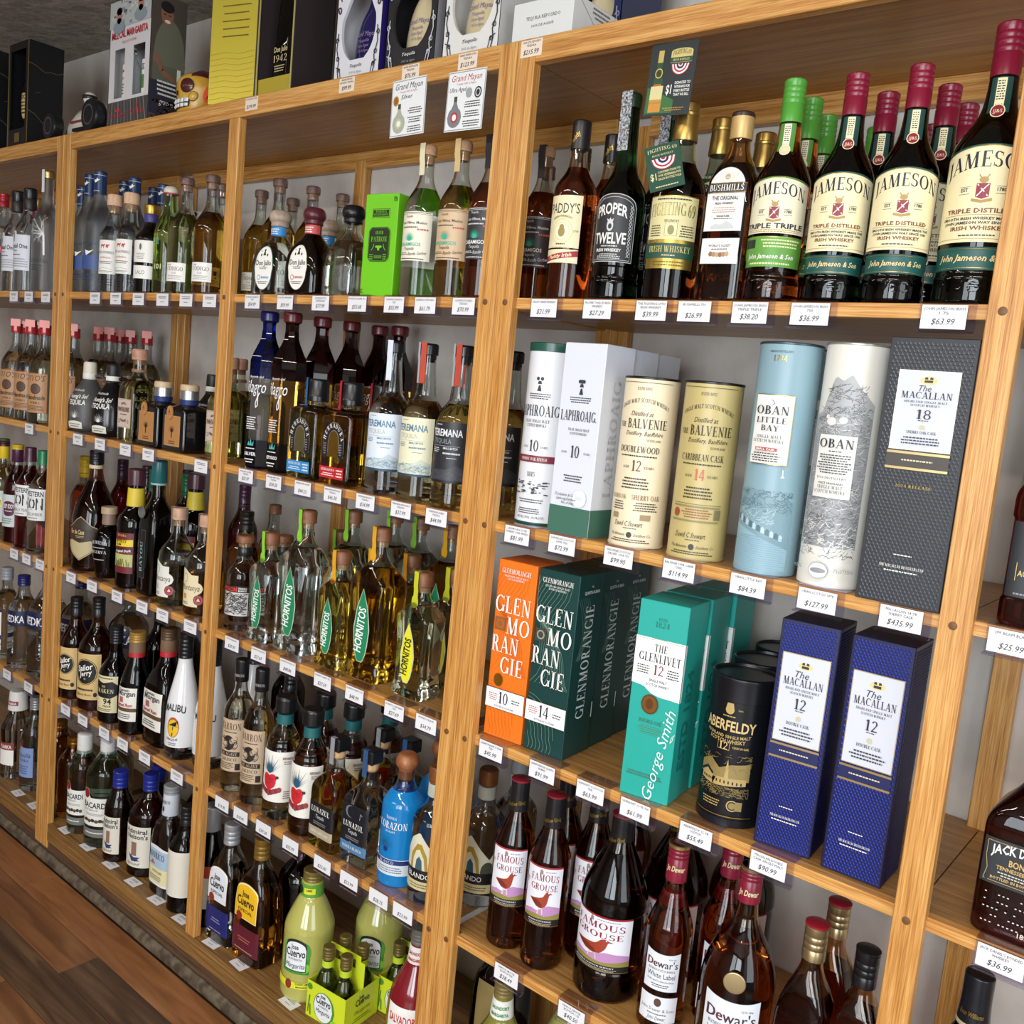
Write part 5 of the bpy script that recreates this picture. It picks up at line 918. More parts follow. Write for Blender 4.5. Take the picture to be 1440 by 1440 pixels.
def evan():
    sh = round_(.04, .3, .18, .0165, .225, fs=.04)
    return [('glass_body', glassbody(sh, glass('2a120a'), glass('4a2a1a'), .21, cav=False)), L('front_label', sh.surf(), [('r', -.034, .05, .034, .15, paper('17171a')), ('l', [(-.03, .145), (.03, .145)], .001, paper('cfc9b8'))]), ('capsule', capsule(.0205, .0185, .225, .299, plast('14181f'))), ('neck_ring', lathe([(.0212, .228), (.0216, .229), (.0212, .233), (.0208, .2335)], paper('b5aa84'))), L('capsule_script', Shape([(.0208, 0), (.0208, .5)]).surf(.0006), [('t', 'Evan Williams', 0, .246, .007, GOLD, {'f': 'bi', 'w': .03})])]
kind('evan', 'whiskey_bottle', 'bottle', evan)
# ---- middle and left bays
def patron():
    w, d, h = .082, .082, .192; S = boxsurf(w, d, 'F', .0005); g = paper('6fc21c'); k = paper('16240e')
    E = [('r', -.022, .147, .022, .164, k), ('r', -.021, .148, .021, .163, paper('7fd020')), ('r', -.02, .149, .02, .162, k), ('t', 'TEQUILA', 0, .1565, .0045, g, {'f': 's', 'w': .028}), ('t', '100% DE AGAVE', 0, .151, .0042, g, {'f': 's', 'w': .034}), ('p', [(-.027, .073), (-.021, .065), (.021, .065), (.027, .073)], [(-.027, .122), (-.021, .13), (.021, .13), (.027, .122)], k), ('l', [(-.0255, .0735), (-.0255, .1215), (-.02, .1285), (.02, .1285), (.0255, .1215), (.0255, .0735), (.02, .0665), (-.02, .0665), (-.0255, .0735)], .0006, g), ('t', 'SILVER', 0, .1165, .0058, g, {'f': 's', 'w': .02}), ('t', 'PATRON', 0, .1025, .0095, g, {'f': 's', 'w': .04}), ('e', 0, .0905, .003, .005, g), ('e', -.0045, .093, .004, .0022, g), ('e', .0045, .093, .004, .0022, g), ('l', [(-.018, .086), (-.013, .092), (-.012, .098)], .0012, g), ('l', [(.018, .086), (.013, .092), (.012, .098)], .0012, g), ('r', -.01, .071, .01, .077, paper('4a7a1c')), ('f', -.022, .068, -.012, .08, 3, g), ('f', .012, .068, .022, .08, 3, g),
         ('l', [(.032, .184), (.038, .184), (.038, .178), (.032, .178), (.032, .186)], .0012, k), ('l', [(.034, .182), (.036, .182), (.036, .18)], .001, k), ('l', [(-.032, .006), (-.038, .006), (-.038, .012), (-.032, .012)], .0012, k)]
    return [('carton_body', carton(w, d, h, cardb('6cc018'))), L('front_print', S, E)]
kind('pat', 'tequila_carton', 'gift box', patron)
def milagro(top, liq, capc, low, inkc):
    def f():
        sh = Shape([(.001, .002), (.0335, 0), (.036, .004, .004), (.0375, .24, .006), (.015, .288, .02), (.0145, .32, .006), (.019, .334, .004), (.019, .346, .002)], 1, 2); m1, m2, m3 = glass(low), glass(liq), glass(top)
        mb = MB(); R = []; zs = [(.033, 0), (.0355, .004), (.036, .03), (.0365, .06), (.0372, .15), (.0376, .2), (.0376, .238), (.033, .252), (.02, .28), (.016, .292), (.0145, .31), (.0148, .322), (.019, .328), (.0195, .342), (.018, .346)]
        for r, z in zs: R.append([(r*cos(2*pi*(i+.5)/8)/cos(pi/8)*.96, r*sin(2*pi*(i+.5)/8)/cos(pi/8)*.96, z) for i in range(8)])
        mb.rings(R, m2, ms=[m1, m1, m1]+[m2]*2+[m3]*9)
        ink = paper('e9e9ec')
        def S(u, z, l=0):
            t = u/.0365; r = .0362/cos((t+pi/8) % (pi/4)-pi/8)+.0004+.0002*l; return (r*sin(t), -r*cos(t), z)
        S.curved = True
        E = [('t', 'Milagro', -.002, .168, .027, ink, {'f': 'i', 'w': .062}), ('l', [(.012, .172), (.013, .14), (.008, .135), (.007, .145), (.016, .168)], .0022, ink), ('t', 'leyenda del', .006, .2, .0055, ink, {'f': 'i', 'w': .034}), ('f', -.022, .085, .012, .115, 6, ink)]
        E2 = [('q', [[(-.004, .05), (0, .066), (.004, .05)], [(.003, .05), (.009, .062), (.008, .05)], [(-.009, .05), (-.006, .06), (-.003, .05)]], paper('4fb0a8')), ('f', -.016, .041, .016, .046, 1, ink), ('t', inkc, 0, .028, .0072, ink, {'f': 'b', 'w': .032}), ('f', -.015, .01, .012, .022, 2, ink)]
        return [('glass_body', mb.mesh('glass_body', .35)), L('front_script', S, E), L('lower_print', S, E2), ('foil_cap', lathe([(.0182, .325), (.0202, .3275), (.0206, .344, .002), (.018, .3478), (.001, .348)], plast(capc), 16))]
    return f
kind('milb', 'tequila_bottle', 'bottle', milagro('0f2bb0', 'c8ced8', '0f1450', '101d5a', 'SILVER')); kind('milr', 'tequila_bottle', 'bottle', milagro('3a0d10', 'b08638', '5a1a1e', '1d0f0d', 'REPOSADO'))
def herra(liq, labc, tapec):
    def f():
        sh = Shape([(.001, .002), (.042, 0), (.0455, .005, .005), (.0455, .14, .006), (.039, .149, .004), (.0195, .153, .006), (.0185, .172)], .9, 9, .02); S = sh.surf(.0006); k = paper('1c1a1c'); w = .0455
        E = []
        def ring(rx, rz, m): return ('p', [(-rx, .056), (rx, .056)], [(-rx, .085)]+[(-rx*cos(pi*j/14), .085+rz*sin(pi*j/14)) for j in range(1, 14)]+[(rx, .085)], m)
        E = [ring(.031, .042, paper('8d8d90')), ring(.0302, .0412, k), ring(.0165, .026, paper('a8a29a')), ring(.0158, .0253, glass(liq)), ('e', -.0235, .062, .008, .0105, k), ('e', .0235, .062, .008, .0105, k)]
        for j, ch in enumerate('HERRADURA'):
            a = pi*(.9-.1*j); E.append(('t', ch, -.0235*-cos(a)*-1*-1, .083+.0335*sin(a), .0085, WHT, {'f': 's', 'rot': math.degrees(a)-90}))
        E += [('f', -.0265, .06, -.0195, .085, 5, paper('8d8d90')), ('f', .0195, .06, .0265, .085, 5, paper('8d8d90')), ('r', -.036, .012, .036, .036, paper(labc)), ('t', 'HERRADURA', -.01, .027, .0052, WHT, {'f': 's', 'w': .04}), ('f', -.03, .016, .01, .024, 2, WHT), ('f', .014, .015, .034, .033, 3, WHT)]
        cap = lathe([(.0225, .163), (.024, .164), (.0245, .174, .001), (.0235, .176), (.0235, .207, .003), (.021, .211)], plast('141416'))
        tp = strip(paper(tapec), .0237, .155, .2112, .012, -1, .0237); tp2 = MB(); tp2.box((-.037, -.006, .1535), (-.0235, .006, .1545), paper(tapec)); tp.add(tp2.v, tp2.f, paper(tapec)); rotz(tp, 66)
        return [('glass_body', glassbody(sh, glass(liq), glass('dfe2da'), .148)), L('front_label', S, E), ('black_stopper', cap), ('seal_strip', tp)]
    return f
kind('her1', 'tequila_bottle', 'bottle', herra('a8a06a', '2f86c4', '2a6fae')); kind('her2', 'tequila_bottle', 'bottle', herra('b08428', 'b8202c', 'c02034'))
def tere(lc, inkc, liq, st2, capb=True):
    def f():
        sh = Shape([(.001, .003), (.04, 0), (.044, .005, .004), (.0425, .02, .01), (.0425, .162, .01), (.034, .18, .014), (.021, .196, .01), (.0205, .205, .006), (.0155, .25, .03), (.0145, .298)], rn=.022); S = sh.surf(); ink = paper(inkc); w = .04; sub = paper('6a8aa0') if lc != '232429' else paper('4a4c54')
        E = [('r', -w, .045, w, .157, paper(lc)), ('r', -w, .045, w, .0495, paper('24445e') if lc != '232429' else paper('16161a')), ('f', -.03, .15, -.012, .1535, 1, ink), ('t', 'TEREMANA', -.006, .131, .0128, ink, {'f': 'b', 'w': .068}), ('t', 'TEQUILA', -.012, .1175, .0088, paper('8d98a0') if lc == '232429' else paper('b0b4a8'), {'w': .04}), ('l', [(-.034, .113), (.024, .113)], .0004, ink), ('t', 'SMALL BATCH', .006, .107, .0038, ink, {'f': 'b', 'w': .028}), ('f', -.034, .1, -.016, .11, 3, ink), ('f', -.008, .096, .026, .103, 1, ink), ('f', -.002, .0895, .022, .0925, 1, ink),
             ('p', [(-w, .05), (w, .05)], [(-w, .066), (-.02, .069), (.004, .07), (.018, .079), (.028, .074), (w, .07)], paper('b9c6cc') if lc == 'd3dce8' else (paper('c6cdbc') if lc != '232429' else paper('3a3b42')))]
        E += scrib(70, -w+.002, w-.002, .05, .07, sub, 5, .0006, .008)
        pr = [('glass_body', glassbody(sh, glass(liq), glass('e9ecea'), .19)), L('front_label', S, E), ('black_stopper', cork(.018, .277, .299, plast('17171a'), plast('17171a'), .013, .014))]
        for j, c in enumerate(st2):
            tp = strip(paper(c), .0182, .222, .2992, .012, -1, .017); rotz(tp, (80 if len(st2) == 1 else 40)+j*42); pr.append(('seal_strip', tp))
        return pr
    return f
kind('ter1', 'tequila_bottle', 'bottle', tere('d3dce8', '5a7d94', 'e6e9ea', ['d2dae6'])); kind('ter2', 'tequila_bottle', 'bottle', tere('e2dfc0', '5a7d94', 'd9cf9a', ['c8ccd6', 'b8442e'])); kind('ter3', 'tequila_bottle', 'bottle', tere('232429', 'd9dbe0', 'b59a52', ['c8ccd6', 'b8442e']))
def pant():
    sh = sq_(.04, .95, .241, .142, .0165, .168, 8, .02); S = sh.surf(.0006); ink = paper('4a3434'); lc = paper('cfbcae')
    E = [('r', -.033, .035, .033, .11, lc), ('l', [(-.031, .037), (.031, .037), (.031, .108), (-.031, .108), (-.031, .037)], .0006, ink), ('t', 'BLANCO', 0, .093, .0058, ink, {'f': 'b', 'w': .024, 'arc': .003}), ('t', 'PANTALONES', 0, .077, .0115, ink, {'f': 'b', 'w': .054}), ('f', -.016, .067, .016, .072, 1, ink), ('t', 'ORGANIC', 0, .053, .006, ink, {'f': 'b', 'w': .03, 'arc': -.003}), ('e', -.022, .052, .004, .0045, ink), ('e', .022, .052, .004, .0045, ink), ('e', -.022, .052, .003, .0035, lc), ('e', .022, .052, .003, .0035, lc)]
    mb = glassbody(sh, glass('cfd08e'), glass('dfe0d0'), .16)
    return [('glass_body', mb), L('front_label', S, E), ('wooden_stopper', cork(.0205, .213, .241, noisy('pink_wood_stopper', 'a87860', 'bf9078', 60, .5, .1), noisy('pink_wood_stopper', 'a87860', 'bf9078', 60, .5, .1), .0145, .012)), ('twine', lathe([(.0185, .181), (.0195, .183), (.0195, .187), (.0185, .189)], paper('8d6a54')))]
kind('pant', 'tequila_bottle', 'bottle', pant)
def jug(c, capc, ht):
    def f():
        m = flat(c, .42 if c != '121214' else .18); sh = Shape([(.001, .002), (.04, 0), (.053, .01, .012), (.055, .06, .03), (.048, .1, .03), (.018, .142, .02), (.0155, .155)], rn=.02); S = sh.surf(.0004); ink = paper('e4e4e0')
        mb = lathe([q for q in sh.p], m, 28); h = []
        for k in range(11):
            a = pi*(-.42+.84*k/10*1.25); x, z = .030+.026*cos(a), .128+.03*sin(a); h.append((x, z))
        R = []
        for k, (x, z) in enumerate(h):
            a = pi*(-.42+.84*k/10*1.25); R.append([(x+.0048*cos(t)*cos(a), .0062*sin(t), z+.0048*cos(t)*sin(a)) for t in [2*pi*i/10 for i in range(10)]])
        hm = MB(); hm.rings(R, m)
        E = [('t', 'Handmade', -.008, .112, .0068, ink, {'f': 'i', 'w': .036}), ('t', "Huong's Sol", -.004, .093, .0105, ink, {'f': 'bi', 'w': .058}), ('t', 'TEQUILA', -.006, .075, .0128, ink, {'f': 'b', 'w': .056})]
        for k in range(9): a = radians(18+k*18); E.append(('q', [[(-.006-.0012, .038), (-.006+.0012, .038), (-.006+.02*cos(a), .038+.024*sin(a))]], ink))
        E.append(('bow', -.028, .009, .016, .026, .004, paper('d9d8cc'))); E.append(('f', -.024, .012, .012, .024, 2, paper('55554e')))
        return [('ceramic_jug', mb), ('handle', hm), L('front_print', S, E), ('stopper_wrap', lathe([(.018, .146), (.0185, .147), (.0172, .19, .002), (.015, .194)], paper(capc))), ('wrap_band', lathe([(.0187, .15), (.0189, .1505), (.0184, .162), (.018, .1625)], paper('e4e2da')))]
    return f
kind('jugg', 'tequila_jug', 'jug', jug('4a4a4c', 'd9d6c4', 0)); kind('jugk', 'tequila_jug', 'jug', jug('121214', '201f20', 0))
def blackbox():
    sh = sq_(.046, .95, .166, .104, .016, .117, 12, .008); S = sh.surf(.0006); k = paper('b07d4a'); ink = paper('2a1c12')
    E = [('r', -.032, .014, .032, .088, paper('c49a68')), ('r', -.031, .015, .031, .087, k), ('f', -.014, .018, .014, .028, 2, ink)]
    for j in range(11): a = radians(10+j*16); E.append(('q', [[(-.001, .048), (.001, .048), (.014*cos(a), .05+.016*sin(a))]], ink))
    E.append(('r', -.0012, .034, .0012, .049, ink))
    bell = lathe([(.0001, 0), (.012, 0), (.0125, .001), (.012, .004), (.0001, .0042)], paper('b5804e'), 20); bell.v = [(x*.95, -zz, y*1.35) for x, y, zz in bell.v]; shift(bell, -.008, -.0445, .095); prnt(bell, lambda_surf(-.008, -.0487, .095), [('l', [(-.004, -.006), (0, .008), (.004, -.006)], .0012, ink), ('l', [(-.005, .001), (.005, .002)], .001, ink)])
    cl = flat('c9b08c', .4)
    return [('black_body', lathe_sq(sh, flat('0d0d10', .12, 0, .5))), L('front_label', S, E), ('wooden_medallion', bell), ('seal_wrap', lathe([(.0185, .113), (.022, .115), (.0235, .128), (.0215, .1285)], paper('20306a'))), ('silver_band', lathe([(.0215, .128), (.0222, .1285), (.0222, .15), (.0215, .1505)], foil('b8b9be'))), ('wooden_top', lathe([(.0222, .1505), (.0226, .151), (.0226, .163, .002), (.02, .1655)], cl))]
def lambda_surf(x0, y0, z0):
    def f(u, z, l=0): return (x0+u, y0-.0003*l, z0+z)
    f.curved = False; return f
def lathe_sq(sh, m, seg=32):
    mb = MB(); R = []
    for r, z in sh.p:
        if r > .002: rx, ry, n = sh.dims(r); R.append(ringpts(z, rx, ry, n, seg))
    mb.rings(R, m); return mb
kind('bbox', 'liqueur_bottle', 'bottle', blackbox)
def titos():
    sh = round_(.0425, .287, .166, .015, .212, fs=.045); S = sh.surf(); ink = paper('3a2a22'); k = paper('b78b62')
    E = [('r', -.034, .03, .034, .145, paper('b5603a')), ('r', -.033, .031, .033, .144, k), ('t', "TITO'S", 0, .123, .0165, ink, {'f': 'i', 'w': .056}), ('e', 0, .1, .016, .0155, paper('4a322a')), ('e', 0, .1, .0135, .0135, paper('5a4036')), ('t', 'Handmade', 0, .069, .0125, ink, {'f': 'bi', 'w': .056}), ('t', 'VODKA', 0, .056, .007, ink, {'f': 's', 'w': .03}), ('f', -.028, .036, .028, .052, 4, ink)]
    tg = MB(); tg.box((-.0135, -.0182, .279), (.0135, -.0172, .3), flat('e88a80', .35)); tg.box((-.004, -.0182, .265), (.004, -.0172, .279), flat('e88a80', .35)); tg.box((-.0135, -.0182, .2995), (.0135, .008, .3005), flat('e0786e', .35)); rotz(tg, 22)
    return [('glass_body', glassbody(sh, glass('d9d9cc'), glass('dfe2e2'), .2)), L('front_label', S, E), ('red_cap', screw(.0165, .258, .287, plast('a3232c'), 3, .3)), ('security_tag', tg)]
kind('tito', 'vodka_bottle', 'bottle', titos)
def navycap(): return plainb(.041, .31, 'dfe4e6', 'dfe4e6', plast('1b2350'), '2a3768', None, rn=.018, caph=.05)()
kind('navy', 'vodka_bottle', 'bottle', navycap)
def espo():
    sh = round_(.0385, .222, .132, .0145, .168, fs=.03); S = sh.surf(); w = .038
    E = [('r', -w, .037, w, .092, paper('c9c7c4')), ('r', -w, .092, w, .107, paper('1b1a1c')), ('t', 'ESPOLON', -.012, .0945, .0095, paper('e23a30'), {'f': 'b', 'w': .046}), ('t', 'TEQUILA', .024, .1, .0038, WHT, {'f': 'b', 'w': .02}), ('t', 'BLANCO', .024, .0945, .0038, WHT, {'f': 'b', 'w': .019})]
    E += scrib(110, -w+.001, w-.001, .038, .091, paper('2a2a2c'), 31, .0012, .014)
    return [('glass_body', glassbody(sh, glass('dfe2e0'), glass('dfe2e0'), .166)), L('front_label', S, E), ('black_collar', lathe([(.0175, .174), (.018, .175), (.0172, .193), (.0165, .194)], plast('1c1c1f'))), ('wooden_stopper', cork(.0205, .204, .222, WOODCAP, CORKM, .0145, .009))]
kind('espo', 'tequila_bottle', 'bottle', espo)
def horni(R, H, liq, tape, labc, inkc):
    def f():
        q = H/.247; k = R/.042
        sh = Shape([(.001, .003), (R-.002, 0), (R+.002, .008*q, .008), (R-.004, .026*q, .01), (R-.0035, .1*q, .02), (R+.001, .158*q, .006), (R*.82, .168*q, .006), (.0185*q, .188*q, .012), (.0135, .203*q, .008), (.0135, H-.006)], .72, 6, .02)
        S = sh.surf(.0012); lc = paper(labc); z0, z1 = .028*q, .148*q; zm = z0+(z1-z0)*.45; W = .0165*k
        lo = [(-W, zm), (-W*.8, z0+.02*q), (-W*.35, z0+.002), (W*.35, z0+.002), (W*.8, z0+.02*q), (W, zm)]; hi = [(-W, zm+.001), (-W*.7, zm+.034*q), (0, z1), (W*.7, zm+.034*q), (W, zm+.001)]
        E = [('p', [(x*1.12, z-.0015) for x, z in lo], [(x*1.12, z+.002) for x, z in hi], paper('b9c6b4')), ('p', lo, hi, lc), ('t', 'HORNITOS', -W*.34*-1, z0+(z1-z0)*.44, .0165*k, paper(inkc), {'f': 'b', 'w': .074*q, 'rot': 84}), ('f', -W*.7, z0+.03*q, -W*.45, z0+.06*q, 6, paper(inkc))]
        cap = cork(.0185, H-.028, H, WOODCAP, CORKM, .0125, .012)
        tm = paper(tape); tp = strip(tm, .0187, H-.052, H+.0002, .014, -1, .0175); e = lathe([(.0001, 0), (.0105, 0), (.0105, .0008), (.0001, .0008)], tm, 14); e.v = [(zz-.0196, x, y*1.3+H-.058) for x, y, zz in e.v]; tp.add(e.v, e.f, tm); rotz(tp, 80)
        return [('glass_body', glassbody(sh, glass(liq), glass('e2e8e4'), .185*q, 32)), L('front_label', S, E), ('wooden_stopper', cap), ('seal_strip', tp)]
    return f
CLR, GLD = 'dfe6e2', 'cdae48'
kind('hop', 'tequila_bottle', 'bottle', horni(.042, .247, CLR, '8fd23c', '1f8458', 'eef2ee')); kind('hopL', 'tequila_bottle', 'bottle', horni(.0535, .313, CLR, '8fd23c', '1f8458', 'eef2ee'))
kind('hor', 'tequila_bottle', 'bottle', horni(.042, .247, GLD, 'e2a828', '1f8458', 'eef2ee')); kind('horL', 'tequila_bottle', 'bottle', horni(.0535, .313, 'bb922c', 'e2a828', '1f8458', 'eef2ee'))
kind('hoy', 'tequila_bottle', 'bottle', horni(.043, .247, 'dde4cc', 'c9cc30', 'e2dc2a', '23251c'))
def bigrum():
    sh = Shape([(.001, .003), (.055, 0), (.06, .006, .005), (.06, .17, .05), (.022, .248, .03), (.017, .285, .01), (.017, .333)], rn=.022); S = sh.surf(); bk = paper('3b322a'); gd = paper('cdb684'); w = .056
    E = [('p', [(-w, .075), (-.03, .05), (0, .03), (.03, .05), (w, .075)], [(-w, .119), (-.03, .13), (-.012, .146), (0, .154), (.012, .146), (.03, .13), (w, .119)], gd), ('p', [(-w, .0765), (-.03, .052), (0, .032), (.03, .052), (w, .0765)], [(-w, .1175), (-.03, .1285), (-.012, .1445), (0, .152), (.012, .1445), (.03, .1285), (w, .1175)], bk), ('p', [(-w+.004, .076), (-.03, .054), (0, .034), (.03, .054), (w-.004, .076)], [(-w+.004, .08), (-.03, .087), (0, .08), (.03, .087), (w-.004, .08)], paper('bcae86')), ('t', 'Flor de Cana', -.012, .104, .0125, gd, {'f': 'bi', 'w': .05}), ('f', -.016, .093, .014, .1, 2, gd)]
    return [('glass_body', glassbody(sh, glass('5e2410'), glass('b88a68'), .25)), L('front_label', S, E), ('black_cap', screw(.0195, .298, .336, plast('17161a'), 3, .3)), ('neck_ring', lathe([(.0185, .286), (.0192, .287), (.0192, .295), (.0185, .296)], paper('cfc4a4')))]
kind('rum', 'rum_bottle', 'bottle', bigrum)
def jar():
    sh = Shape([(.001, .002), (.028, 0), (.031, .004, .004), (.041, .07, .03), (.042, .1, .02), (.034, .128, .018), (.0165, .142, .01), (.0155, .178)], rn=.02); S = sh.surf(.0005); ink = paper('cfd2d8')
    return [('glass_body', glassbody(sh, glass('150c0c'), glass('6a5448'), .138, cav=False)), L('front_print', S, [('t', 'TIM SWEENEY', -.002, .092, .0085, ink, {'f': 's', 'w': .056, 'arc': .004}), ('f', -.02, .083, .02, .088, 1, ink), ('t', 'RESERVA', 0, .07, .0078, ink, {'f': 's', 'w': .046}), ('f', -.022, .05, .022, .055, 1, ink)]), ('paper_wrap', lathe([(.0172, .146), (.0185, .147), (.0178, .175)], paper('8a7060'))), ('cork_top', lathe([(.018, .175), (.0215, .176), (.0215, .193, .002), (.019, .195)], paper('b09a7c')))]
kind('jar', 'liqueur_bottle', 'bottle', jar)
def myers():
    sh = round_(.045, .315, .178, .0185, .214, fs=.045); S = sh.surf(); red = paper('6a1f2a'); ye = paper('e2c82e')
    E = [('r', -.03, .04, .03, .148, red), ('t', 'MYERS', -.004, .138, .0055, paper('e0b84a'), {'f': 's', 'w': .03}), ('p', [(-.0285, .11), (.0285, .113)], [(-.0285, .127), (.0285, .131)], ye), ('t', "MYERS'S", -.006, .1215, .007, paper('26221a'), {'f': 'bi', 'w': .036}), ('t', 'RUM', -.012, .1135, .0062, paper('26221a'), {'f': 'bi', 'w': .018}), ('p', [(-.0285, .093), (.0285, .098)], [(-.0285, .105), (.0285, .11)], paper('4a1820')), ('t', 'Original Dark', .0, .0965, .0065, WHT, {'f': 'bi', 'w': .05, 'rot': 5}), ('r', -.0285, .058, .0285, .091, paper('b9b878'))]
    rr = random.Random(8)
    for k in range(26):
        x = rr.uniform(-.024, .024); E.append(('l', [(x, .058), (x+rr.uniform(-.006, .006), rr.uniform(.066, .08))], .0018, paper(rr.choice(['3f7a34', '5a9a40', '8a5a30']))))
    return [('glass_body', glassbody(sh, glass('140a08'), glass('20100c'), .24, cav=False)), L('front_label', S, E), ('neck_label', lathe([(.0232, .216), (.0236, .2165), (.0212, .264), (.0205, .2645)], paper('d8c038'))), ('cap', lathe([(.0215, .272), (.0225, .273), (.0225, .3125, .002), (.02, .315)], plast('4a2430')))]
kind('myers', 'rum_bottle', 'bottle', myers)
def bayz():
    sh = sq_(.0385, .95, .35, .2, .0165, .25, 5, .04); S = sh.surf(.0006)
    E = [('r', -.011, .045, .011, .17, paper('5f7a86')), ('r', -.0102, .0458, .0102, .1692, paper('16181c')), ('t', 'BAYOU', 0, .1, .012, paper('9fb4bc'), {'f': 's', 'w': .08, 'rot': 90})]
    md = lathe([(.0001, 0), (.016, 0), (.0165, .002), (.014, .003), (.0125, .002), (.0001, .002)], foil('aeb4b6'), 20); md.v = [(x, -zz, y) for x, y, zz in md.v]; shift(md, -.012, -.0365, .215)
    return [('glass_body', glassbody(sh, glass('120a0a'), glass('4a4040'), .235, cav=False)), L('side_label', S, E), ('medallion', md), ('capsule', lathe([(.0195, .292), (.02, .293), (.019, .3475, .002), (.017, .35)], plast('1f5f62'))), ('capsule_ring', lathe([(.0198, .287), (.0204, .288), (.0204, .291), (.0198, .292)], plast('8fb0b0')))]
kind('bayou', 'rum_bottle', 'bottle', bayz)
def montan(lc, liq):
    def f():
        sh = round_(.0465, .244, .128, .0155, .172, fs=.04); S = sh.surf(); ink = paper('3a3a36'); red = paper('8a2a30')
        E = [('p', [(-.036, .022), (.018, .022)], [(-.036, .115), (-.02, .112), (0, .1), (.018, .1)], paper(lc)), ('e', .008, .068, .022, .016, paper(lc)), ('t', 'Montanya', -.006, .062, .0145, ink, {'f': 'i', 'w': .056}), ('e', -.02, .091, .0085, .011, ink), ('e', -.02, .091, .0077, .0102, paper(lc)), ('r', -.026, .04, -.014, .052, paper('b9b8b0') if liq != 'c98a28' else paper('c98a4a')), ('f', -.032, .026, -.008, .034, 2, ink), ('e', .02, .04, .0125, .0125, red), ('e', .02, .04, .0095, .0095, paper('b06a68')), ('e', .02, .04, .008, .008, red), ('q', [[(.0155, .037), (.02, .0455), (.0245, .037)]], paper('e0c8c0'))]
        fl = paper('dcd8cf'); tp = strip(fl, .0176, .19, .2442, .014, -1, .0176); q = strip(fl, .0176, .19, .2442, .014, 1, .0176); tp.add(q.v, q.f, fl)
        e = lathe([(.0001, 0), (.009, 0), (.009, .0008), (.0001, .0008)], fl, 14); ev = [(zz-.0192, x, y+.186) for x, y, zz in e.v]; tp.add(ev, e.f, fl); tp.add([(x*-1, y, z) for x, y, z in ev], e.f, fl); e2 = lathe([(.0001, 0), (.005, 0), (.005, .0008), (.0001, .0008)], red, 12); tp.add([(zz-.0204, x, y+.186) for x, y, zz in e2.v], e2.f, red); rotz(tp, 24)
        return [('glass_body', glassbody(sh, glass(liq), glass('dfe2e0'), .105)), L('front_label', S, E), ('wooden_stopper', cork(.0175, .214, .244, noisy('pale_wood_stopper2', 'b98f74', 'cda68c', 60, .5, .1), CORKM, .0125, .016)), ('seal_strip', tp)]
    return f
kind('mon1', 'rum_bottle', 'bottle', montan('dcdcd4', 'c9cca0')); kind('mon2', 'rum_bottle', 'bottle', montan('e0d3ae', 'c98a28'))
def flav(liq, capc, big, sub, lc='e6e8e8'):
    def f():
        sh = round_(.0395, .305, .19, .015, .235, fs=.04); S = sh.surf(); ink = paper('26282a'); w = .035
        E = [('r', -w, .098, w, .192, paper(lc)), ('t', 'WESTERN', 0, .17, .0145, ink, {'f': 'b', 'w': .06}), ('t', 'SON', 0, .131, .034, ink, {'f': 'b', 'w': .058}), ('t', sub, 0, .112, .009, paper('5a5c60'), {'f': 'n', 'w': .056}), ('f', -.016, .102, .016, .108, 1, ink)]
        return [('glass_body', glassbody(sh, glass(liq), glass('e2e8e4'), .25)), L('front_label', S, E), ('capsule', capsule(.0178, .0165, .262, .305, plast(capc)))]
    return f
kind('wsp', 'vodka_bottle', 'bottle', flav('8a2430', '4a2034', 0, 'PRICKLY PEAR')); kind('wsc', 'vodka_bottle', 'bottle', flav('cfd2c6', '1f7a50', 0, 'CUCUMBER'))
def deep(liq, blob, capc, capt, nk):
    def f():
        sh = round_(.038, .30, .178, .0145, .225, fs=.04); S = sh.surf(); w = .034; bl = paper(blob)
        E = [('r', -w, .05, w, .15, paper('ccd6d6')), ('e', .006, .112, .024, .02, WHT), ('e', .006, .112, .0225, .0185, bl), ('e', .006, .096, .019, .013, bl), ('t', 'DEEP EDDY', .006, .108, .0125, WHT if blob != 'd9d23a' else paper('2a2a20'), {'f': 'b', 'w': .038}), ('f', -.008, .096, .02, .102, 1, WHT), ('f', -.026, .058, .02, .078, 3, paper('4a5a5a'))]
        return [('glass_body', glassbody(sh, glass(liq), glass('e2e6e0'), .24)), L('front_label', S, E), ('neck_sleeve', lathe([(.0165, .25), (.017, .251), (.0165, .288), (.016, .2885)], plast(nk))), ('cap', screw(.0172, .2885, .304, plast(capt), 1, .3))]
    return f
kind('dee1', 'vodka_bottle', 'bottle', deep('c9c9a4', 'd9d23a', 0, '4a1a2a', 'e0c02a')); kind('dee2', 'vodka_bottle', 'bottle', deep('7a1424', '5a2a4a', 0, 'c9a828', '4a1c40'))
kind('grnb', 'vodka_bottle', 'bottle', plainb(.038, .3, 'c6cab0', 'd9dcc8', plast('3a6a3c'), 'dfe2d6', 'CITRUS', neck='3f7040'))
kind('clrg', 'vodka_bottle', 'bottle', plainb(.038, .3, 'b8b4a0', 'cfd2c8', plast('1f7a50'), 'c9c6bc', None, neck='1f7a50')); kind('purp', 'vodka_bottle', 'bottle', plainb(.038, .3, '7a1a28', '8a3a40', plast('3a1c34'), None, None, neck='3f2038')); kind('yelc', 'vodka_bottle', 'bottle', plainb(.038, .305, 'd2501c', 'cfd2c6', plast('d8b82a'), None, None, neck='d8b82a'))
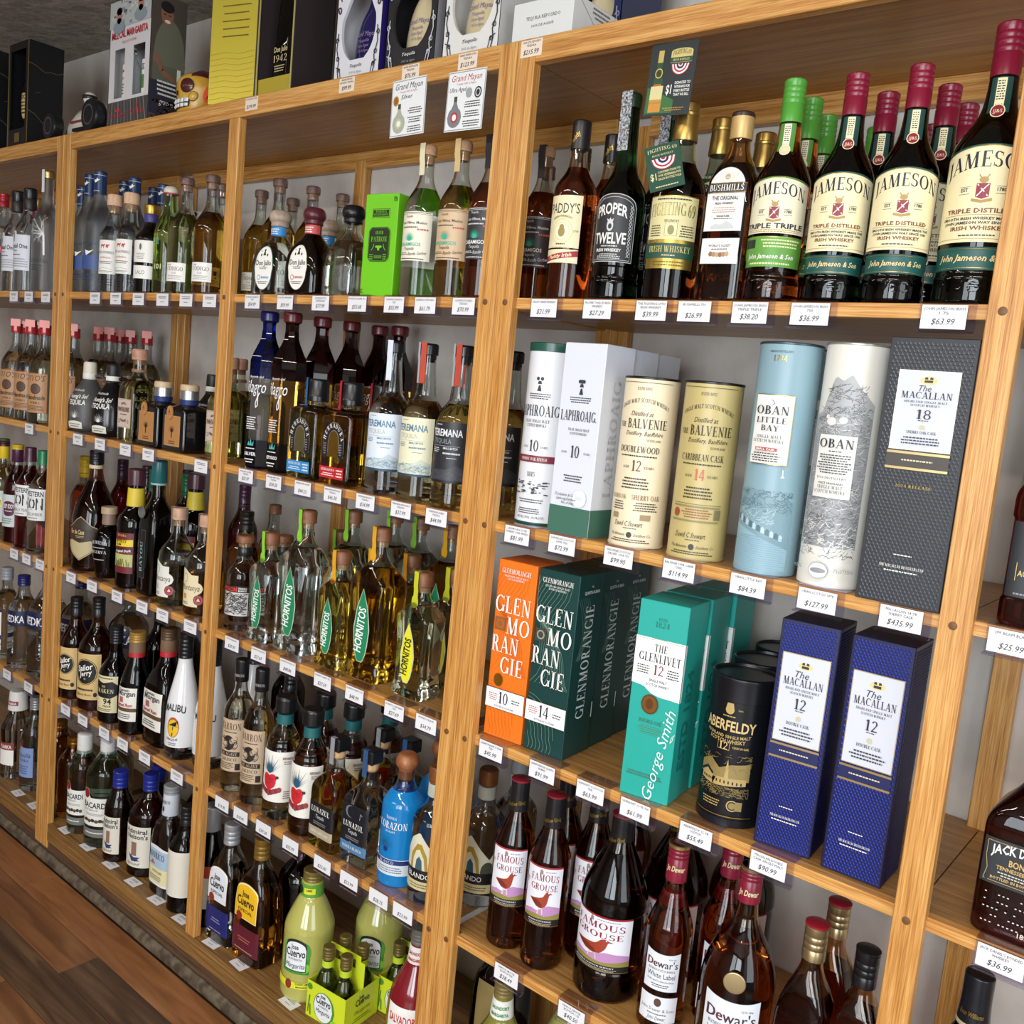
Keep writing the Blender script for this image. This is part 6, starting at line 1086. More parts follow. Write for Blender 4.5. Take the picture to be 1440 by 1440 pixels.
def barron():
    sh = round_(.036, .315, .195, .0135, .235, fs=.035); S = sh.surf(); ink = paper('2a2320'); k = paper('bfa88e'); w = .034
    E = [('r', -w, .05, w, .178, paper('4a3a32')), ('r', -w+.001, .051, w-.001, .177, k), ('t', 'BARRON', 0, .152, .0165, paper('4a2c26'), {'f': 's', 'w': .054}), ('f', -.02, .143, .02, .149, 1, ink), ('e', -.002, .12, .015, .018, ink), ('e', .008, .125, .008, .007, k), ('e', -.01, .117, .006, .009, k), ('r', -.026, .088, .026, .099, ink), ('t', 'DE AGAVE', 0, .09, .007, k, {'f': 's', 'w': .042}), ('t', 'JALISCO', 0, .0765, .0075, ink, {'f': 's', 'w': .04}), ('f', -.028, .056, .014, .073, 4, ink), ('r', .017, .055, .028, .071, ink)]
    E += scrib(30, -.024, .022, .104, .138, ink, 41, .0012, .012)
    return [('glass_body', glassbody(sh, glass('d8d4b8'), glass('e0e2dc'), .232)), L('front_label', S, E), ('black_cap', lathe([(.0155, .262), (.016, .263), (.016, .3125, .002), (.0145, .315)], plast('17171a'))), L('cap_print', Shape([(.0161, 0), (.0161, .4)]).surf(.0004), [('t', 'BARRON', 0, .275, .0065, paper('a8a8a8'), {'f': 's', 'w': .03})])]
kind('bar', 'tequila_bottle', 'bottle', barron)
def heart(liq, x0):
    def f():
        sh = Shape([(.001, .003), (.037, 0), (.0405, .005, .004), (.0395, .03, .004), (.0395, .155, .012), (.036, .162, .004), (.037, .166, .004), (.034, .176, .008), (.0345, .18, .004), (.018, .212, .02), (.0155, .226)], rn=.021); S = sh.surf(); w = .052; bl = paper('23556e'); red = paper('c9242c'); dr = paper('7a2a34')
        E = [('r', -w, .042, w, .158, paper('e4e2da'))]; cx = -.006
        for k in range(21):
            a = radians(6+k*8.4); rr = .03+.008*sin(k*2.3); E.append(('q', [[(cx-.0022*sin(a), .108+.0022*cos(a)*0), (cx+.0022*sin(a), .108), (cx+rr*cos(a), .11+rr*1.15*sin(a))]], bl))
        E += [('e', cx, .088, .016, .016, red), ('e', cx-.008, .096, .009, .011, red), ('e', cx+.008, .096, .009, .011, red), ('q', [[(cx-.015, .086), (cx+.015, .086), (cx, .064)]], red)]
        for k in range(9): E.append(('e', cx-.024+k*.006, .062+.003*abs(k-4)*.8, .0052, .0062, dr if k % 2 else paper('963a40')))
        E += scrib(16, cx-.012, cx+.012, .075, .1, dr, 51, .0009, .01)
        E += [('e', cx-.018, .102, .004, .0036, paper('e0d0d0')), ('e', cx+.018, .1, .004, .0036, paper('3a2a34')), ('t', 'REPOSADO', .033, .142, .0052, paper('6a4a3a'), {'f': 'b', 'w': .022}), ('f', .024, .13, .042, .139, 2, paper('6a4a3a')), ('f', .026, .05, .044, .07, 4, paper('7a4a44'))]
        return [('glass_body', glassbody(sh, glass(liq), glass('d9dcd4'), .192)), L('front_label', S, E), ('neck_band', lathe([(.0185, .214), (.019, .2145), (.0182, .236), (.0175, .2365)], paper('1c5f62'))), ('black_cap', lathe([(.023, .242), (.0238, .243), (.0238, .272, .003), (.021, .276)], plast('141416')))]
    return f
kind('hea1', 'tequila_bottle', 'bottle', heart('d3d3ae', 0)); kind('hea2', 'tequila_bottle', 'bottle', heart('8a5018', 0))
def luna(liq, band, tape):
    def f():
        sh = sq_(.0405, .95, .242, .14, .0148, .168, 9, .016); S = sh.surf(.0006); k = paper('15181f')
        E = [('r', -.038, .028, .038, .048, paper(band)), ('t', 'TEQUILA REPOSADO' if band == 'a89c84' else 'TEQUILA BLANCO', 0, .035, .006, WHT, {'f': 's', 'w': .056}), ('r', -.038, .05, .038, .102 if band == 'a89c84' else .13, k), ('t', 'LUNAZUL', 0, .081, .0115, WHT, {'f': 's', 'w': .058}), ('t', 'Tequila', 0, .0685, .008, paper('c9c9cc'), {'f': 'i', 'w': .026}), ('f', -.026, .054, .026, .062, 2, paper('8a8c92'))]
        if band != 'a89c84': E += [('e', -.01, .114, .014, .013, paper('6a6e74')), ('e', -.006, .114, .0125, .012, k), ('l', [(.018, .104), (.02, .118), (.025, .114)], .0016, paper('8d9096'))]
        cap = MB(); cap.box((-.0175, -.0175, .212), (.0175, .0175, .2415), plast('17181b'), .003)
        tp = strip(paper(tape), .0178, .185, .242, .013, -1, .0178); rotz(tp, 90)
        return [('glass_body', glassbody(sh, glass(liq), glass('dfe4e4'), .166)), L('front_label', S, E), ('stopper_neck', lathe([(.0125, .195), (.0155, .2), (.0155, .212)], CORKM)), ('square_cap', cap.mesh('square_cap')), ('seal_strip', tp)]
    return f
kind('lun1', 'tequila_bottle', 'bottle', luna('c9a83c', 'a89c84', '8d8f92')); kind('lun2', 'tequila_bottle', 'bottle', luna('dfe5e8', '4a78a0', '2f4f7a'))
def coraz():
    sh = round_(.0435, .267, .165, .0155, .2, fs=.028); S = sh.surf(); w = .05; gm = mat('blue_tinted_glass', lambda m, N, L, b: (setattr(b.inputs['Base Color'], 'default_value', hx('1e9be8')), setattr(b.inputs['Roughness'], 'default_value', .02), setattr(b.inputs['Transmission Weight'], 'default_value', .45)))
    E = [('t', 'Tequila', -.004, .141, .0068, WHT, {'f': 's', 'w': .024}), ('t', 'CORAZON', -.002, .121, .0145, WHT, {'f': 's', 'w': .066}), ('t', 'de agave', -.004, .1135, .0048, WHT, {'f': 's', 'w': .022})]
    for k in range(11):
        a = radians(25+k*13); E.append(('q', [[(-.012-.0015, .078), (-.012+.0015, .078), (-.012+.026*cos(a), .082+.026*sin(a))]], paper('1a5f8a')))
    E += [('e', -.012, .078, .0055, .0055, paper('14307a')), ('r', -w, .026, w, .048, paper('cdd4dc')), ('r', -w, .048, w, .058, paper('172f6e')), ('r', -w, .0578, w, .0588, WHT), ('t', 'BLANCO', -.008, .0495, .0062, paper('b9c6e0'), {'f': 's', 'w': .034}), ('f', -.03, .03, .026, .044, 3, paper('4a5a7a'))]
    wd = noisy('round_wood_stopper', '8a5230', 'a56a42', 50, .35, .1)
    return [('glass_body', glassbody(sh, gm, glass('dfe8ee'), .192)), L('front_label', S, E), ('round_stopper', lathe([(.0125, .21), (.0155, .214), (.0155, .229, .003), (.0165, .233), (.023, .24, .006), (.0235, .252, .008), (.016, .265, .005), (.001, .267)], wd)), ('blue_band', lathe([(.0168, .186), (.0174, .187), (.0168, .204), (.0162, .205)], paper('2a3f8a')))]
kind('cor', 'tequila_bottle', 'bottle', coraz)
def sailor(R, H):
    def f():
        q = H/.294; sh = round_(R, H, .165*q, .0155, .215*q, fs=.04); S = sh.surf(); w = R*.86; k = paper('d2b376'); ink = paper('1b1a1c'); z = lambda t: t*q
        E = [('r', -w, z(.03), w, z(.152), paper('e3d2a4')), ('r', -w+.0012, z(.0312), w-.0012, z(.1508), k), ('e', 0, z(.104), w*.82, w*.88, ink), ('e', 0, z(.104), w*.78, w*.84, k), ('e', 0, z(.104), w*.74, w*.8, ink), ('t', 'Sailor', 0, z(.108), .015*q, WHT, {'f': 'bi', 'w': w*1.2, 'rot': 16}), ('t', 'Jerry', .002, z(.094), .013*q, WHT, {'f': 'bi', 'w': w, 'rot': 16}), ('t', '92', 0, z(.083), .005, WHT, {'f': 's'}), ('f', -w*.7, z(.05), w*.6, z(.062), 1, ink), ('t', 'Spiced Rum', -w*.1, z(.04), .0068, ink, {'f': 'i', 'w': w*1.1}), ('e', w*.7, z(.044), .0052, .0062, ink)]
        return [('glass_body', glassbody(sh, glass('7a3010'), glass('b98a64'), H*.72)), L('front_label', S, E), ('black_cap', screw(.0172, H-.055, H, plast('17171a'), 3, .4))]
    return f
kind('sai', 'rum_bottle', 'bottle', sailor(.04, .294)); kind('saiL', 'rum_bottle', 'bottle', sailor(.0495, .315))
def krak():
    sh = round_(.042, .263, .135, .0155, .178, fs=.03); S = sh.surf(); k = paper('17171a'); c = paper('d6cda4'); w = .038
    E = [('r', -w, .03, w, .132, c), ('f', -.03, .122, .03, .129, 1, k), ('p', [(-w, .082), (-.02, .072), (.02, .07), (w, .08)], [(-w, .108), (-.024, .118), (0, .112), (.024, .118), (w, .108)], k), ('t', 'THE', 0, .1, .0055, c, {'f': 's'}), ('t', 'KRAKEN', 0, .085, .0108, c, {'f': 's', 'w': .058}), ('t', '94', .012, .054, .0155, k, {'f': 'b', 'w': .022}), ('t', 'PROOF', .012, .0455, .005, k, {'f': 'b', 'w': .022}), ('f', -.026, .033, .026, .042, 2, k)]
    return [('glass_body', glassbody(sh, glass('120b0a'), glass('2a1c18'), .19, cav=False)), L('front_label', S, E), ('black_cap', screw(.0172, .215, .263, plast('1b1b1f'), 5, .1))]
kind('krak', 'rum_bottle', 'bottle', krak)
def capm(R, H, ratio=1, n=2):
    def f():
        sh = Shape([(.001, .003), (R-.004, 0), (R, .005, .004), (R, H*.52, .045), (.021, H*.72, .02), (.0185, H*.79, .01), (.0185, H-.006)], ratio, n, .024); S = sh.surf(.0006); w = R*.8; red = paper('a8303a'); ink = paper('3a3a44'); z0, z1 = H*.14, H*.47; h = z1-z0
        E = [('r', -w, z0, w, z1, paper('e2dfd6')), ('r', -w, z0+h*.29, w, z0+h*.4, paper('5f4630')), ('t', 'Captain', -w*.1, z0+h*.9, h*.07, ink, {'f': 'b', 'w': w}), ('t', 'Morgan', w*.1, z0+h*.77, h*.14, ink, {'f': 'b', 'w': w*1.55}), ('t', 'Spiced Rum', -w*.05, z0+h*.44, h*.1, red, {'f': 'bi', 'w': w*1.5}), ('r', -w*.5, z0+h*.56, -w*.1, z0+h*.72, paper('b0605c')), ('f', -w*.75, z0+h*.06, w*.6, z0+h*.24, 3, ink)]
        return [('glass_body', glassbody(sh, glass('1a0b08'), glass('5a3a28'), H*.75, cav=False)), L('front_label', S, E), ('red_band', lathe([(.0202, H*.755), (.0207, H*.757), (.0202, H*.80), (.0197, H*.802)], paper('b8202c'))), ('brown_sleeve', lathe([(.0205, H*.8), (.0209, H*.802), (.0205, H*.9), (.02, H*.9)], flat('7a5f48', .45))), ('gold_cap', screw(.0212, H*.9, H, flat('a3803c' if R < .05 else '5e4632', .4, .3), 3, .2))]
    return f
kind('cap', 'rum_bottle', 'bottle', capm(.0405, .273)); kind('capL', 'rum_bottle', 'bottle', capm(.055, .307, .8, 4))
def malib():
    sh = Shape([(.001, .002), (.036, 0), (.041, .006, .006), (.043, .06, .04), (.0405, .14, .03), (.024, .21, .05), (.0165, .25, .02), (.0155, .318)], rn=.02); S = sh.surf(.0004); ink = paper('26242a'); body = flat('e0e1e4', .16, 0, .4)
    E = [('t', 'MALIBU', -.002, .122, .0175, ink, {'f': 'b', 'w': .06, 'arc': .006}), ('e', -.001, .086, .0165, .026, paper('b0522a')), ('e', -.001, .084, .0145, .022, paper('e2b828')), ('q', [[(-.004, .064), (-.001, .064), (.001, .092), (-.001, .092)], [(-.014, .09), (0, .098), (.012, .104), (.002, .092), (.014, .086), (0, .09)]], ink), ('t', 'ORIGINAL', -.002, .054, .0058, ink, {'f': 's', 'w': .032, 'arc': -.003}), ('f', -.016, .038, .012, .047, 2, paper('5a5a60'))]
    mb = MB(); R = []; ms = []; P = [q for q in sh.p if q[0] > .002]
    for r, z in P: R.append(ringpts(z, r, r, 2, 28))
    mb.rings(R, body, ms=[glass('d9dde2') if P[k][1] < .016 else body for k in range(len(P)-1)])
    return [('white_body', mb), L('front_print', S, E), ('black_cap', screw(.0178, .256, .32, plast('17171b'), 5, .1))]
kind('mal', 'rum_bottle', 'bottle', malib)
def sved(R, H, dark=False):
    def f():
        q = H/.288; sh = round_(R, H, .185*q, .0165, .228*q, fs=.045); S = sh.surf(); w = R*1.35; nb = paper('191d44')
        E = [('r', -w, .135*q, w, .182*q, nb), ('t', 'SVEDKA', 0, .146*q, .022*q, paper('e6e8ee'), {'f': 'b', 'w': R*1.75}), ('f', -R*.7, .12*q, R*.4, .13*q, 2, paper('6a6c60'))]
        return [('glass_body', glassbody(sh, glass('cfd4d2'), glass('d9dedc'), .215*q)), L('front_band', S, E), ('blue_cap', screw(.0185, H-.032, H, plast('1d2160'), 3, .2))]
    return f
kind('sve', 'vodka_bottle', 'bottle', sved(.043, .288)); kind('sveL', 'vodka_bottle', 'bottle', sved(.056, .32))
def skyl():
    sh = sq_(.043, .75, .29, .18, .0165, .22, 4, .04); S = sh.surf(.0006); bl = paper('22305e')
    return [('glass_body', glassbody(sh, glass('cfd6da'), glass('dde2e4'), .215)), L('front_label', S, [('r', -.034, .05, .034, .152, WHT), ('r', -.034, .064, .034, .078, bl), ('t', "McCormick", 0, .12, .012, bl, {'f': 'bi', 'w': .056}), ('t', 'VODKA', 0, .106, .0075, bl, {'f': 's', 'w': .03}), ('f', -.024, .085, .024, .1, 2, bl), ('r', -.036, .153, .036, .16, bl)]), L('lower_label', S, [('r', -.034, .03, .034, .047, WHT), ('t', 'RED RIVER', 0, .035, .0065, bl, {'f': 'b', 'w': .044})]), ('cap', screw(.018, .25, .29, plast('8d9298'), 3, .2))]
kind('mcv', 'vodka_bottle', 'bottle', skyl)
def cuervo(lc, liq, low, R, H, capc):
    def f():
        sh = sq_(R, .68, H, H*.56, .0165, H*.79, 5, .06); S = sh.surf(.0008); w = R*.72; ink = paper('2a231e'); bd = paper('efe9d8') if lc == 'd9dde6' else paper('efe3a0'); z0, z1 = H*.36, H*.60
        E = [('r', -R*.86, H*.085, R*.86, H*.30, paper(low)), ('f', -R*.4, H*.17, R*.4, H*.215, 2, paper('8a8ab0') if lc == 'd9dde6' else paper('b06a50')), ('f', -R*.6, H*.1, R*.6, H*.115, 1, paper('b9a888')),
             ('arch', -w, z0, w, z1-.006, H*.075, paper('3a3a40') if lc == 'd9dde6' else paper('3a2a14')), ('arch', -w+.0012, z0+.0012, w-.0012, z1-.007, H*.073, bd), ('arch', -w+.003, z0+.003, w-.003, z1-.009, H*.066, paper(lc)), ('t', 'Jose', -.002, z0+(z1-z0)*.78, .0135, ink, {'f': 'b', 'w': w*.62}), ('t', 'Cuervo', 0, z0+(z1-z0)*.48, .0205, ink, {'f': 'b', 'w': w*1.5}), ('t', 'ESPECIAL', .001, z0+(z1-z0)*.26, .0078, ink, {'f': 'n', 'w': w*1.25}), ('e', -w*.5, z0+.006, .0105, .0105, paper('8a2a20'))]
        return [('glass_body', glassbody(sh, glass(liq), glass('d9d4c8'), H*.70)), L('front_label', S, E), ('cap', screw(.0192, H-.05, H, flat(capc, .35, .5), 3, .2))]
    return f
kind('cue1', 'tequila_bottle', 'bottle', cuervo('d9dde6', 'd3d8d4', '1d2468', .05, .292, 'a9abb0')); kind('cue2', 'tequila_bottle', 'bottle', cuervo('e8b622', '9a5f18', '5e1a2a', .056, .297, '8a6a2e'))
def marga(H=.288, R=.0575):
    sh = Shape([(.001, .003), (R-.006, 0), (R, .008, .008), (R-.002, .15, .01), (R-.002, .168, .045), (.03, .224, .02), (.024, .23, .004), (.0235, .262), (.021, .264), (.021, .284)], rn=.03); S = sh.surf(.0005); k = paper('20241a'); g = paper('3f8a34'); w = .044; yl = paper('d9d832')
    E = [('arch', -w*.75, .07, w*.75, .13, .018, g), ('e', -.02, .13, .012, .014, paper('5aa83c')), ('e', .024, .085, .011, .011, paper('7cc23c')), ('e', .026, .12, .009, .016, paper('4a9a38')), ('arch', -w*.6, .076, w*.6, .132, .018, k), ('arch', -w*.56, .078, w*.56, .126, .018, paper('e2e6ea')), ('t', 'Jose', -.002, .127, .011, k, {'f': 'b', 'w': .018}), ('t', 'Cuervo', 0, .110, .0175, k, {'f': 'b', 'w': .046}), ('t', 'AUTHENTIC', 0, .1015, .0045, k, {'f': 'n', 'w': .034}), ('t', 'Margarita', 0, .084, .011, k, {'f': 'i', 'w': .046}), ('bow', -.05, .036, .05, .054, -.003, yl), ('e', -.012, .044, .0085, .0105, paper('8a3020')), ('t', 'CLASSIC LIME', .02, .046, .0046, paper('3a4a20'), {'f': 'b', 'w': .03}), ('t', 'MARGARITA', .02, .039, .0036, paper('3a4a20'), {'f': 'b', 'w': .026})]
    lm = flat('b0ad5c', .12, 0, .6)
    body = lathe([q for q in sh.p], lm, 32)
    return [('plastic_body', body), L('front_label', S, E), ('neck_label', lathe([(.0252, .232), (.0256, .2325), (.0252, .26), (.0246, .2605)], paper('5a9a38'))), L('neck_print', Shape([(.0256, 0), (.0256, .4)]).surf(.0006), [('r', -.006, .24, .02, .254, yl), ('t', 'LIME', .006, .247, .0046, k, {'f': 'b'}), ('e', -.018, .247, .008, .01, k)]), ('gold_cap', screw(.0222, .264, .288, flat('8a7a42', .35, .5), 2, .2))]
kind('mar', 'margarita_bottle', 'bottle', marga)
def minib():
    sh = round_(.0235, .158, .082, .0105, .108, fs=.02)
    return [('glass_body', glassbody(sh, glass('a8b070'), glass('c9cfae'), .106)), ('neck_label', lathe([(.0125, .113), (.013, .1135), (.0125, .126), (.012, .1265)], paper('b8cc2e'))), ('gold_cap', screw(.0135, .13, .158, flat('7a6a3a', .35, .5), 3, .2))]
kind('mini', 'margarita_bottle', 'bottle', minib)
def pack4():
    w, d, h = .112, .106, .082; m = cardb('cbd92c'); mb = MB(); t = .0012
    for a, b in (((-w/2, -d/2, 0), (w/2, -d/2+t, h)), ((-w/2, d/2-t, 0), (w/2, d/2, h)), ((-w/2, -d/2, 0), (-w/2+t, d/2, h)), ((w/2-t, -d/2, 0), (w/2, d/2, h)), ((-w/2, -d/2, 0), (w/2, d/2, .001))): mb.box(a, b, m)
    hd = MB(); T = .0016
    P = [(-w/2, .05), (-w/2, .13), (-w/2+.016, .15), (w/2-.016, .15), (w/2, .13), (w/2, .05)]
    # carrying panel with a grip slot
    zz = [(-w/2, w/2, .05, .118), (-w/2, -.03, .118, .138), (.03, w/2, .118, .138), (-w/2+.012, w/2-.012, .138, .15)]
    for x0, x1, z0, z1 in zz: hd.box((x0, -T/2, z0), (x1, T/2, z1), m)
    S = boxsurf(w, d, 'F', .0005); SR = boxsurf(w, d, 'R', .0005); k = paper('2a2a20'); g = paper('4a8a34')
    E = [('e', -.004, .036, .031, .034, g), ('e', -.006, .036, .027, .032, paper('dfe4e8')), ('t', 'Jose', -.008, .057, .009, k, {'f': 'b', 'w': .015}), ('t', 'Cuervo', -.006, .043, .0155, k, {'f': 'b', 'w': .042}), ('t', 'AUTHENTIC', -.006, .0355, .004, k, {'w': .03}), ('t', 'Margarita', -.006, .022, .0095, k, {'f': 'i', 'w': .04}), ('e', -.047, .07, .007, .007, g), ('e', .026, .012, .009, .008, paper('8cc63c')), ('l', [(-.05, .01), (-.046, .05)], .003, g), ('l', [(-.042, .006), (-.044, .03)], .003, g)]
    E2 = [('t', 'Jose', -.004, .062, .0085, k, {'f': 'b', 'w': .016}), ('t', 'Cuervo', 0, .05, .0145, k, {'f': 'b', 'w': .044}), ('t', 'Margarita', 0, .032, .0085, paper('7a8a1c'), {'f': 'i', 'w': .05}), ('f', -.03, .014, .03, .024, 2, paper('7a8a1c'))]
    return [('carton_tray', mb), ('carrying_panel', hd.mesh('carrying_panel', 0)), L('front_print', S, E), L('side_print', SR, E2)]
kind('pack', 'bottle_carrier', 'carrier', pack4)
def salv(liq, ink, capm_, txt):
    def f():
        sh = Shape([(.001, .003), (.05, 0), (.056, .008, .008), (.056, .165, .05), (.021, .228, .025), (.018, .262, .02), (.0165, .298)], rn=.03); S = sh.surf(.0005); k = paper(ink)
        E = [('r', -.046, .05, .03, .155, WHT), ('t', "SALVADOR'S", -.006, .122, .0165, k, {'f': 'b', 'w': .066}), ('f', -.03, .11, .018, .117, 1, k), ('t', txt, -.006, .088, .015, k, {'f': 'b', 'w': .064}), ('f', -.036, .058, .02, .08, 3, k)]
        N = Shape([(.0232, .222), (.0192, .268)]).surf(.0006)
        body = lathe([q for q in sh.p], flat(liq, .12, 0, .6), 32)
        return [('plastic_body', body), L('front_label', S, E), ('neck_label', lathe([(.0226, .226), (.0229, .2265), (.0192, .2645), (.0185, .265)], paper('e2e2dc'))), L('neck_print', N, [('t', "SALVADOR'S", 0, .25, .0062, k, {'f': 'b', 'w': .034}), ('t', txt, 0, .237, .006, k, {'f': 'b', 'w': .034})]), ('cap', screw(.0185, .268, .3, capm_, 3, .2))]
    return f
kind('salr', 'margarita_bottle', 'bottle', salv('7a1420', 'b8202c', flat('6a6a60', .4), 'MARGARITA')); kind('salg', 'margarita_bottle', 'bottle', salv('7d7a34', '2f8a44', flat('8a7a48', .4, .4), 'MARGARITA'))
def baca(R, H):
    def f():
        q = H/.289; sh = round_(R, H, .19*q, .0185, .235*q, fs=.055); S = sh.surf(); w = R*.82; z = lambda t: t*q
        E = [('p', [(-w, z(.058)), (w, z(.058))], [(-w, z(.142)), (-w*.3, z(.142)), (-w*.29, z(.132)), (w, z(.132))], paper('e6e6e0')), ('e', -w*.6, z(.142), .0125*q, .0135*q, paper('b8aa98')), ('e', -w*.6, z(.142), .0115*q, .0125*q, paper('8d1f28')), ('t', 'BACARDI', 0, z(.106), .0145*q, paper('26242a'), {'f': 'b', 'w': w*1.65}), ('t', 'SUPERIOR', -w*.2, z(.098), .0046, paper('5a5a5a'), {'w': w}), ('f', -w*.7, z(.085), w*.7, z(.092), 2, paper('6a6a6a'))]
        for k in range(7): E.append(('e', -w*.75+k*w*.24, z(.071)+.002*(k % 2), w*.13, .005, paper('3a3226' if k % 2 else '5a4a2e')))
        E2 = [('r', -w, z(.028), w, z(.05), paper('6f726e')), ('f', -w*.8, z(.036), w*.8, z(.043), 1, WHT)]
        return [('glass_body', glassbody(sh, glass('b9d2c4'), glass('bcd2c6'), .225*q)), L('front_label', S, E), L('lower_label', S, E2), ('white_cap', lathe([(.0205, H-.056), (.021, H-.055), (.021, H-.035), (.0205, H-.0345), (.0205, H-.032), (.021, H-.0315), (.021, H-.002, .002), (.018, H)], plast('d8d8d4')))]
    return f
kind('bac', 'rum_bottle', 'bottle', baca(.042, .289)); kind('bacL', 'rum_bottle', 'bottle', baca(.056, .318))
def admi(R, H):
    def f():
        sh = round_(R, H, H*.6, .018, H*.78, fs=.05); S = sh.surf(); w = R*.78; ink = paper('2a2a38')
        E = [('r', -w, H*.1, w, H*.52, paper('d6d2c4')), ('t', 'Admiral', 0, H*.45, .0125, ink, {'f': 'b', 'w': w*1.6}), ('t', "Nelson's", w*.1, H*.395, .0125, ink, {'f': 'b', 'w': w*1.5}), ('r', -w*.25, H*.22, w*.15, H*.36, paper('8a6a5c')), ('q', [[(-w*.4, H*.2), (w*.4, H*.21), (w*.1, H*.16)], [(-w*.5, H*.24), (w*.4, H*.17), (-w*.2, H*.16)]], paper('2f3a6a')), ('t', 'Spiced', -w*.1, H*.125, .0075, ink, {'f': 'i', 'w': w})]
        return [('glass_body', glassbody(sh, glass('5a2410'), glass('b08a6c'), H*.76)), L('front_label', S, E), ('blue_cap', screw(.0205, H-.046, H, plast('1d2a86'), 3, .1))]
    return f
kind('adm', 'rum_bottle', 'bottle', admi(.039, .25)); kind('admL', 'rum_bottle', 'bottle', admi(.0535, .272))
def ronr():
    sh = sq_(.048, .75, .29, .165, .0185, .212, 3.4, .06); S = sh.surf(.0006); w = .043; bl = paper('a9bfd6')
    E = [('bow', -w, .028, w, .128, .006, paper('e2e4e6')), ('r', -w, .076, w, .124, bl), ('r', -w, .034, w, .076, paper('e0d8a8')), ('t', 'RONRICO', 0, .1, .0165, paper('2a2a34'), {'f': 's', 'w': .068}), ('q', [[(-.026, .082), (-.014, .094), (-.002, .082)]], paper('b0643a')), ('t', 'SILVER LABEL', .008, .062, .0058, paper('3a3a34'), {'f': 's', 'w': .042}), ('f', -.03, .04, .03, .055, 3, paper('6a6a50'))]
    return [('glass_body', glassbody(sh, glass('cfd4da'), glass('d9dee2'), .205)), L('front_label', S, E), ('white_sleeve', lathe([(.0225, .212), (.0228, .2125), (.0205, .268), (.02, .2685)], paper('c9cfd8'))), L('sleeve_print', Shape([(.0225, .2), (.0208, .27)]).surf(.0008), [('t', 'RONRICO', 0, .245, .009, paper('3a3a44'), {'f': 's', 'w': .036}), ('e', .0, .23, .004, .007, paper('3a3a44'))]), ('grey_cap', screw(.0212, .268, .29, plast('8d9092'), 2, .1))]
kind('ron', 'rum_bottle', 'bottle', ronr)
kind('redl', 'liqueur_bottle', 'bottle', plainb(.042, .27, '1d0d08', '2a140c', plast('1b1b1e'), 'dcd6c8', None, lz=(.16, .6), cav=False, rn=.017))
def kahl():
    sh = round_(.044, .3, .16, .019, .235, fs=.05); S = sh.surf()
    return [('glass_body', glassbody(sh, glass('100a0a'), glass('181010'), .24, cav=False)), L('front_label', S, [('r', -.032, .05, .032, .14, paper('d9d4c6')), ('r', -.032, .13, .032, .16, paper('b0442a'))]), ('silver_sleeve', lathe([(.022, .238), (.0225, .239), (.0215, .298, .002), (.019, .3)], flat('aeb2b4', .35, .4)))]
kind('kahl', 'liqueur_bottle', 'bottle', kahl)
def facet():
    sh = Shape([(.001, .003), (.046, 0), (.048, .005, .003), (.048, .16), (.03, .205, .01), (.024, .215)], rn=.024); m = glass('e2e6e4'); mb = MB(); R = []
    for r, z in [(.044, 0), (.048, .006), (.046, .04), (.048, .08), (.046, .12), (.049, .165), (.026, .212), (.024, .225)]:
        R.append([(r*(1 if i % 2 else .93)*cos(2*pi*i/36), r*(1 if i % 2 else .93)*sin(2*pi*i/36), z) for i in range(36)])
    mb.rings(R, m)
    return [('glass_body', mb.mesh('glass_body', .3)), L('front_label', Shape([(.0492, 0), (.0492, .3)]).surf(.0006), [('r', -.026, .05, .026, .12, WHT), ('r', -.026, .1, .026, .124, paper('8a3a38')), ('t', 'TAAKA', 0, .105, .012, WHT, {'f': 'b', 'w': .04})]), ('white_cap', lathe([(.029, .222), (.03, .223), (.026, .279, .003), (.023, .283)], plast('d9dad6'))), L('cap_label', Shape([(.0295, .22), (.026, .28)]).surf(.001), [('r', -.018, .24, .02, .254, paper('8a3038')), ('t', 'TAAKA', 0, .243, .008, WHT, {'f': 'b', 'w': .03})])]
kind('facet', 'vodka_bottle', 'bottle', facet)
def pinkw():
    sh = round_(.042, .295, .17, .016, .235, fs=.06); S = sh.surf(); bl = paper('7f97c4')
    E = [('p', [(-.032, .045), (.032, .045)], [(-.032, .155), (.0, .142), (.032, .142)], paper('2f3f7a')), ('p', [(-.031, .046), (.031, .046)], [(-.031, .153), (.0, .141), (.031, .141)], bl), ('e', -.02, .142, .008, .011, paper('a83040')), ('t', 'Vanilla', 0, .11, .014, paper('26284a'), {'f': 'i', 'w': .046}), ('t', 'VODKA', 0, .096, .008, paper('26284a'), {'f': 's', 'w': .036}), ('f', -.024, .055, .02, .085, 4, paper('3f4f8a'))]
    return [('glass_body', glassbody(sh, glass('d6dad8'), glass('dfe2e0'), .225)), L('front_label', S, E), ('silver_cap', screw(.0178, .255, .295, flat('9a9ca0', .35, .5), 4, .1))]
kind('pinkw', 'vodka_bottle', 'bottle', pinkw)
kind('goldf', 'rum_bottle', 'bottle', plainb(.045, .24, 'b8781c', 'c9984a', flat('8a5a1c', .3, .6), None, None, rn=.02, hs=.7, ht=.84))
kind('dkrd', 'whisky_bottle', 'bottle', plainb(.055, .31, '3a0c12', '4a1a1c', plast('4a3a2a'), None, None, cav=False))
